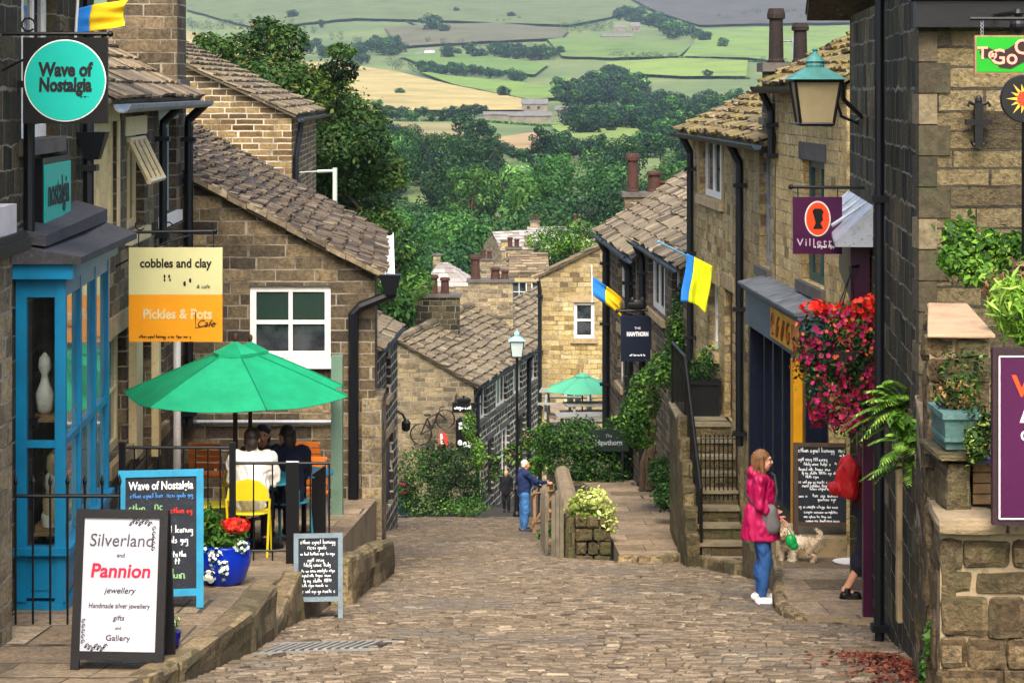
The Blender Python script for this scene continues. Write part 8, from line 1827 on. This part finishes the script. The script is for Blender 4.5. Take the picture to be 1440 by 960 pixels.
# ---- farms
def farm(label, bits, wallm, roofm):
    q0 = ground_at(*bits[0][:2]); o = thing('farmhouse', q0, label, 'farm buildings'); 
    for px, py, wpx, hpx, kind in bits:
        q = ground_at(px, py); s = q.y / F; w, h = wpx * s, hpx * s; d = w * .6
        mb = MB(); wall(mb, Fac((q.x - w / 2, q.y), (q.x + w / 2, q.y)), q.z - 2, q.z + h * .62, [(w * t, w * t + 1.1, q.z + h * .2, q.z + h * .45) for t in (.2, .6)] if kind else []); wall(mb, Fac((q.x + w / 2, q.y), (q.x + w / 2, q.y + d)), q.z - 2, q.z + h * .62, top=[(d / 2, q.z + h)]); wall(mb, Fac((q.x - w / 2, q.y + d), (q.x - w / 2, q.y)), q.z - 2, q.z + h * .62, top=[(d / 2, q.z + h)]); wall(mb, Fac((q.x + w / 2, q.y + d), (q.x - w / 2, q.y + d)), q.z - 2, q.z + h * .62)
        wl = mb.build('wall', wallm, o)
        if kind:
            for t in (.2, .6): MB().box((q.x - w / 2 + w * t, q.y + .1, q.z + h * .2), (q.x - w / 2 + w * t + 1.1, q.y + .14, q.z + h * .45)).build('window', M_GLASS, o)
        mb = MB(); a, b, z = q.x - w / 2 - .3, q.x + w / 2 + .3, q.z + h * .6
        mb.hexa([Vector(p) for p in ((a, q.y - .3, z), (b, q.y - .3, z), (b, q.y + d / 2, q.z + h), (a, q.y + d / 2, q.z + h), (a, q.y - .3, z + .2), (b, q.y - .3, z + .2), (b, q.y + d / 2, q.z + h + .2), (a, q.y + d / 2, q.z + h + .2))]); mb.hexa([Vector(p) for p in ((a, q.y + d / 2, q.z + h), (b, q.y + d / 2, q.z + h), (b, q.y + d + .3, z), (a, q.y + d + .3, z), (a, q.y + d / 2, q.z + h + .2), (b, q.y + d / 2, q.z + h + .2), (b, q.y + d + .3, z + .2), (a, q.y + d + .3, z + .2))]); mb.build('roof', roofm, o)
    return o
M_FARMW = paint('farm_wall', '#6f675b', .9, .35, .4); M_FARMR = paint('farm_roof', '#62605d', .85, .3, .4)
farm('pale stone farm with long low sheds below the mown field', [(752, 158, 36, 18, 1), (745, 172, 60, 14, 0), (700, 168, 40, 10, 0), (790, 164, 18, 14, 0)], M_FARMW, M_FARMR)
farm('white-gabled farmhouse with grey barns high on the hill', [(893, 46, 14, 14, 1), (868, 58, 44, 10, 0), (872, 46, 18, 10, 0)], M_FARMW, M_FARMR)
farm('small white cottage among the trees above the hayfield', [(590, 80, 10, 7, 1), (604, 76, 14, 7, 0)], M_WHITE, M_FARMR)
# ---- hedges and bushes in the street
def bush(label, blobs, n, size, mats, seed, name='bush', base=None, cat='bush', **kw):
    B = np.array(blobs); b = base or (B[:, 0].mean(), B[:, 1].mean(), (B[:, 2] - B[:, 5]).min()); o = thing(name, b, label, cat)
    leaf_obj('foliage', [cloud(blobs, int(n * f), size * s_, seed + i, **kw) + (i,) for i, (m, f, s_) in enumerate(mats)], [m for m, f, s_ in mats], o, world_of(o)); return o
def pblobs(lst, Y, jy=.5, seed=0):
    g = random.Random(seed); s = Y / F; out = []
    for px, py, rx, rz in lst: c = P(px, py, Y + g.uniform(-jy, jy)); out.append((c.x, c.y, c.z, rx * s, rx * s, rz * s))
    return out
bush('dense dark shrubbery in front of the row gable, left side of the bend', pblobs([(580, 655, 24, 24), (600, 690, 40, 34), (625, 660, 36, 30), (650, 645, 24, 22), (640, 690, 36, 34), (570, 695, 18, 28), (665, 690, 20, 26), (612, 640, 26, 22), (600, 712, 40, 14), (655, 712, 30, 12)], 70, 1.6, 1), 13000, .10, [(LEAF['deep'], .55, 1), (LEAF['mid'], .3, 1), (LEAF['light'], .07, .9)], 300)
bush('tall shrub with pale leaf tips against the striped row', pblobs([(660, 600, 10, 26), (672, 640, 12, 24)], 76, .6, 2), 2200, .10, [(LEAF['mid'], .7, 1), (LEAF['light'], .3, 1)], 310)
bush('leafy bush hanging over the wall by the walking man', pblobs([(768, 610, 18, 16), (775, 625, 22, 14), (765, 640, 14, 12), (752, 655, 12, 12)], 60, .8, 3), 3400, .10, [(LEAF['mid'], .7, 1), (LEAF['light'], .3, 1)], 311)
bush('big clipped mixed hedge along the pub garden', pblobs([(785, 615, 34, 22), (820, 620, 40, 26), (860, 625, 38, 28), (800, 650, 40, 24), (845, 660, 42, 30), (878, 655, 26, 32), (770, 625, 24, 18), (815, 598, 26, 12), (870, 600, 24, 16), (830, 682, 30, 14), (872, 684, 26, 12)], 49.2, .9, 4), 19000, .075, [(LEAF['deep'], .5, 1), (LEAF['mid'], .35, 1), (LEAF['light'], .13, .9)], 320, name='hedge', cat='hedge')
bush('low plants at the foot of the picket panel', pblobs([(778, 745, 14, 10), (765, 752, 10, 8)], 47, .5, 5), 420, .09, [(LEAF['mid'], .6, 1), (LEAF['light'], .4, 1)], 330, name='plant', cat='plant')
for (px, py, r, lab, sd) in ((932, 664, 21, 'larger round clipped shrub by the flagged path', 340), (937, 697, 18, 'smaller round clipped shrub below the larger one', 341)):
    Y = 40.2 - (sd - 340) * 1.6; bush(lab, pblobs([(px, py, r, r)], Y, 0), 1600, .07, [(LEAF['deep'], .6, 1), (LEAF['mid'], .4, 1)], sd, shell=.8)
o = bush('ivy climbing the stone house behind the hanging pub sign', pblobs([(960, 440, 18, 40), (972, 480, 22, 40), (955, 505, 26, 34), (985, 520, 22, 30), (935, 520, 30, 26), (905, 560, 26, 40), (890, 590, 22, 34), (965, 545, 26, 26), (972, 395, 10, 30), (980, 350, 10, 24), (988, 330, 6, 16), (966, 420, 14, 40), (900, 610, 24, 24), (950, 470, 16, 30)], 39.8, .5, 6), 13000, .075, [(LEAF['mid'], .5, 1), (LEAF['deep'], .3, 1), (LEAF['light'], .2, .9)], 350, name='ivy', cat='climbing plant')
mb = MB(); 
for px0, px1, r in ((912, 918, .09), (922, 908, .07), (903, 912, .06)): limb(mb, P(px0, 690, 41.5), P(px1, 540, 42.2), r, r * .7, px0, 8, .05)
mb.build('stem', M_BARK, o)
bush('small green plants growing from the landing rail above the steps', pblobs([(1000, 500, 20, 14), (985, 520, 14, 14)], 36, .3, 8), 500, .08, [(LEAF['mid'], .6, 1), (LEAF['light'], .4, 1)], 355, name='plant', cat='plant')
# right garden
bush('bushy green shrub against the yellow stone wall above the coping', pblobs([(1350, 335, 26, 30), (1385, 350, 36, 30), (1340, 365, 22, 22), (1400, 380, 24, 22), (1375, 385, 30, 18), (1425, 345, 20, 20)], 15.7, .2, 9), 2600, .062, [(LEAF['mid'], .65, 1), (LEAF['light'], .35, 1)], 360)
bush('bright lime-green grassy plant behind the aubergine board', pblobs([(1420, 430, 28, 40), (1445, 440, 30, 46)], 13.6, .15, 10), 1500, .11, [(LEAF['light'], .8, 1), (LEAF['mid'], .2, 1)], 365, name='grassy_plant', cat='plant', aspect=7, flat=-.2)
bush('reddish dry flower stems behind the coping', pblobs([(1400, 400, 18, 22), (1440, 385, 14, 24)], 14.6, .2, 11), 420, .05, [(paint('dry_flower', '#8a5a48', .8, .4), .6, 1), (LEAF['olive'], .4, 1)], 367, name='plant', cat='plant', aspect=3)
bush('grey-green trailing plant over the blue-green trough end', pblobs([(1372, 625, 16, 26), (1385, 600, 12, 22)], 12.65, .1, 12), 700, .04, [(LEAF['olive'], .6, 1), (LEAF['yellow'], .25, .8)], 369, name='plant', cat='plant')
bush('moss and small weeds on the face of the coped garden wall', pblobs([(1350, 520, 36, 30), (1345, 560, 34, 20)], 13.4, .05, 13), 600, .035, [(LEAF['olive'], .7, 1), (LEAF['light'], .3, .8)], 371, name='weeds', cat='plant')
bush('weeds growing at the foot of the garden wall beside the road', pblobs([(1318, 900, 16, 34), (1308, 940, 16, 30), (1326, 930, 14, 24)], 13.2, .1, 14), 700, .05, [(LEAF['mid'], .6, 1), (LEAF['light'], .4, 1)], 373, name='weeds', cat='plant')
# ferns hanging from the dark stone corner
def fern(label, root, fronds, m, seed, L=.5, name='fern', wid=.09):
    o = thing(name, root, label, 'fern'); g = random.Random(seed); mb = MB(); root = Vector(root)
    for i in range(fronds):
        a = g.uniform(math.pi * .75, math.pi * 2.1); el = g.uniform(-.2, 1.1); l = L * g.uniform(.6, 1.2); d = Vector((math.cos(a) * math.cos(el), math.sin(a) * math.cos(el) * .8, math.sin(el))); p = root + Vector((g.uniform(-.05, .05), 0, g.uniform(-.12, .12))); n = 16; pts = []
        for k in range(n + 1): t = k / n; pts.append(p + d * l * t + Vector((0, 0, -.55 * l * t * t)))
        sd = d.cross(Vector((0, 0, 1))).normalized()
        for k in range(1, n):
            t = k / n; w = wid * math.sin(math.pi * min(1, t * .9 + .12)) ; f = (pts[k + 1] - pts[k - 1]).normalized(); tt = g.random()
            for s_ in (-1, 1): b = pts[k]; e = b + sd * s_ * w + f * w * .45 + Vector((0, 0, -.015)); q = l / n * .42; mb.add([b - f * q, b.lerp(e, .6) - f * q * .7, e, b.lerp(e, .6) + f * q * .7, b + f * q], [(0, 1, 2, 3, 4)], 0, tt)
        mb.tube(pts, .003, 4, tint=.3)
    mb.build('fronds', m, o, uv=False); return o
FY = 17.6; fern('big bright green fern growing out of the dark stone corner', (pxX(1276, FY), FY, pyZ(575, FY)), 44, LEAF['light'], 1, .5, wid=.1); fern('lower fern hanging under the big fern on the stone corner', (pxX(1282, FY - .6), FY - .6, pyZ(640, FY - .6)), 30, LEAF['light'], 2, .36)
o = bush('broad-leaved hanging plant below the ferns on the stone corner', pblobs([(1285, 610, 18, 16), (1300, 650, 10, 30), (1265, 590, 14, 12)], 15.9, .08, 15), 420, .09, [(LEAF['light'], .8, 1), (LEAF['mid'], .2, 1)], 380, name='plant', cat='plant', droop=1.5)
# ---- hanging basket of flowers
HY_ = 20.6; hb = thing('hanging_basket', P(1176, 520, HY_), 'huge hanging basket of red and magenta flowers beside the black downpipe', 'hanging basket'); base = world_of(hb)
Bk = pblobs([(1150, 470, 34, 30), (1190, 455, 36, 30), (1215, 480, 26, 36), (1160, 510, 46, 36), (1200, 520, 38, 36), (1140, 495, 26, 24), (1165, 555, 34, 34), (1205, 560, 30, 34), (1190, 588, 24, 24), (1155, 580, 18, 22), (1225, 540, 14, 30)], HY_, .16, 16)
leaf_obj('foliage', [cloud(Bk, 4200, .045, 400) + (0,), cloud(Bk, 700, .05, 401) + (1,)], [LEAF['deep'], LEAF['mid']], hb, base)
def flowers(par, blobs, n, size, m, seed, name='flowers', petals=5, front=True):
    g = random.Random(seed); mb = MB(); off = world_of(par)
    for i in range(n):
        b = g.choice(blobs); d = Vector((g.gauss(0, 1), g.gauss(0, 1) - (.9 if front else 0), g.gauss(0, 1) + .15)).normalized(); p = Vector(b[:3]) + Vector((d.x * b[3], d.y * b[4], d.z * b[5])) * g.uniform(.92, 1.12); s = size * g.uniform(.7, 1.3); a1 = d.cross(Vector((0, 0, 1)) if abs(d.z) < .9 else Vector((1, 0, 0))).normalized(); a2 = d.cross(a1); t = g.random()
        for k in range(petals): an = 2 * math.pi * k / petals + t * 6; u_ = a1 * math.cos(an) + a2 * math.sin(an); v_ = a1 * math.cos(an + 1.57) + a2 * math.sin(an + 1.57); mb.add([p, p + u_ * s * .6 - v_ * s * .4 + d * s * .25, p + u_ * s + d * s * .15, p + u_ * s * .6 + v_ * s * .4 + d * s * .25], [(0, 1, 2, 3)], 0, t)
    return tag(mb.build(name, m, par, uv=False), kind='stuff')
M_RED = tinted('red_petals', [(0, '#a80f10'), (.5, '#e0231c'), (1, '#ff5a3c')], .6, 20, 0, bump=0, trans=.2); M_MAG = tinted('magenta_petals', [(0, '#6e0a38'), (.5, '#a31550'), (1, '#cc3a78')], .6, 20, 0, bump=0, trans=.2); M_CRIM = tinted('crimson_petals', [(0, '#4a0818'), (.5, '#741028'), (1, '#a3223f')], .6, 20, 0, bump=0, trans=.2); M_CORAL = tinted('coral_petals', [(0, '#b8432f'), (1, '#ec7a52')], .6, 20, 0, bump=0, trans=.2)
TB = pblobs([(1145, 432, 20, 10), (1165, 436, 18, 10), (1190, 440, 22, 14), (1215, 432, 22, 16), (1228, 425, 14, 12), (1225, 450, 14, 14), (1200, 455, 18, 10)], HY_, .12, 17)
leaf_obj('foliage', [cloud(TB, 300, .05, 402) + (0,)], [LEAF['mid']], hb, base)
flowers(hb, TB, 300, .030, M_RED, 1, 'red_flowers'); flowers(hb, Bk, 420, .025, M_MAG, 2, 'magenta_flowers'); flowers(hb, Bk[5:], 330, .025, M_CRIM, 3, 'crimson_flowers'); flowers(hb, Bk[:5], 90, .022, M_CORAL, 4, 'coral_flowers')
mb = MB(); c = P(1180, 500, HY_); mb.lathe([(.03, -.26), (.15, -.2), (.22, -.05), (.24, .06), (.21, .06)], c, 18); mb.build('bowl', M_SOIL, hb); mb = MB(); hk = P(1196, 385, HY_)
for a in range(3): mb.tube([c + Vector((.23 * math.cos(a * 2.1), .23 * math.sin(a * 2.1), .06)), hk], .005, 4)
wq = KF.pt(KF.u(1222), hk.z + .06, 0); mb.tube([(wq.x, wq.y, wq.z), hk + Vector((0, 0, .06)), hk], .014, 6); mb.build('bracket', M_IRON, hb)
# ---- pots on the terrace
PY = 20.2; pc = Vector((pxX(315, PY), PY, zter(PY))); o = thing('flower_pot', pc, 'large glossy cobalt blue pot of green leaves, trailing white and red flowers', 'flower pot')
M_COBALT = paint('cobalt_glaze', '#0b2ea0', .15, .25, 4, bump=.05)
MB().lathe([(.15, 0), (.2, .06), (.245, .2), (.25, .30), (.235, .35), (.245, .37), (.225, .38), (.21, .34)], pc, 28).build('pot', M_COBALT, o, smooth=True)
Bp = [(pc.x - .13, pc.y, pc.z + .52, .12, .12, .2), (pc.x + .1, pc.y - .05, pc.z + .45, .15, .14, .12), (pc.x - .05, pc.y, pc.z + .42, .2, .16, .1)]
leaf_obj('foliage', [cloud(Bp, 700, .06, 410) + (0,), cloud(Bp[:1], 500, .08, 411, aspect=5, flat=-.1) + (1,)], [LEAF['mid'], LEAF['light']], o, world_of(o)); TrB = [(pc.x - .2, pc.y - .18, pc.z + .36, .08, .06, .06), (pc.x - .05, pc.y - .24, pc.z + .28, .07, .03, .1), (pc.x + .03, pc.y - .25, pc.z + .18, .05, .02, .1), (pc.x - .1, pc.y - .25, pc.z + .12, .05, .02, .06), (pc.x + .18, pc.y - .16, pc.z + .38, .08, .06, .05)]
flowers(o, TrB, 95, .02, paint('white_petal', '#dfe3d3', .7, .1), 5, 'white_flowers'); leaf_obj('trailing_leaves', [cloud(TrB, 220, .035, 412) + (0,)], [LEAF['light']], o, world_of(o)); flowers(o, [(pc.x + .12, pc.y - .08, pc.z + .56, .13, .1, .06)], 80, .026, M_RED, 6, 'red_flowers')
PY = 16.2; pc = Vector((pxX(236, PY), PY, zter(PY))); o = thing('flower_pot', pc, 'small dark violet pot with white flowers behind the white sandwich board', 'flower pot'); MB().lathe([(.07, 0), (.09, .1), (.10, .17), (.085, .17)], pc, 18).build('pot', paint('violet_glaze', '#20165e', .25, .2, 5), o, smooth=True)
Bp = [(pc.x, pc.y, pc.z + .24, .08, .08, .08), (pc.x - .01, pc.y, pc.z + .34, .05, .05, .08)]; leaf_obj('foliage', [cloud(Bp, 220, .04, 413) + (0,)], [LEAF['light']], o, world_of(o)); flowers(o, Bp, 24, .016, paint('white_petal', '#dfe3d3', .7, .1), 7, 'white_flowers')
PY = 70.5; pc = P(568, 722, PY); o = thing('flower_pot', pc, 'blue-grey tub with pink flowers in front of the shrubbery', 'flower pot'); MB().lathe([(.2, 0), (.26, .3), (.28, .45), (.24, .45)], pc, 16).build('pot', paint('grey_blue_tub', '#3c536e', .5, .2), o); Bp = [(pc.x, pc.y, pc.z + .8, .25, .25, .35)]; leaf_obj('foliage', [cloud(Bp, 260, .12, 414) + (0,)], [LEAF['mid']], o, world_of(o)); flowers(o, Bp, 40, .06, M_MAG, 8, 'pink_flowers')
# hanging wall basket on the striped row and window plants
bush('flowering plants along the foot of the striped row', pblobs([(695, 650, 10, 14), (720, 640, 14, 20), (742, 620, 12, 18), (700, 668, 12, 10)], 82, .6, 18), 1100, .15, [(LEAF['mid'], .6, 1), (LEAF['light'], .25, 1), (M_MAG, .1, .7)], 420, name='plant', cat='plant')
# dead leaves gathered in the gutter at the near right, weeds by the left kerb
g = np.random.default_rng(9); n = 1500; X = np.clip(3.02 - np.abs(g.normal(0, .28, n)), 1.9, 3.2); Yv = g.uniform(14.4, 17.2, n); Z = np.array([zroad(x, y) + .012 for x, y in zip(X, Yv)]) + g.random(n) * .02; d = np.stack([X, Yv, Z], 1)
a = g.normal(size=(n, 3)); a[:, 2] *= .25; a /= np.linalg.norm(a, axis=1)[:, None]; w = np.cross(a, np.array([0, 0, 1.0]) + g.normal(size=(n, 3)) * .3); w /= np.linalg.norm(w, axis=1)[:, None]; s = g.uniform(.015, .035, n)[:, None]; Q = np.stack([d - a * s, d + w * s * .5, d + a * s, d - w * s * .5], 1)
o = leaf_obj('fallen_leaves', [(Q, g.random(n), 0)], [tinted('dead_leaves', [(0, '#2b1712'), (.5, '#5a2a20'), (1, '#8a5138')], .9, 9, 0, bump=0)]); tag(o, kind='stuff')
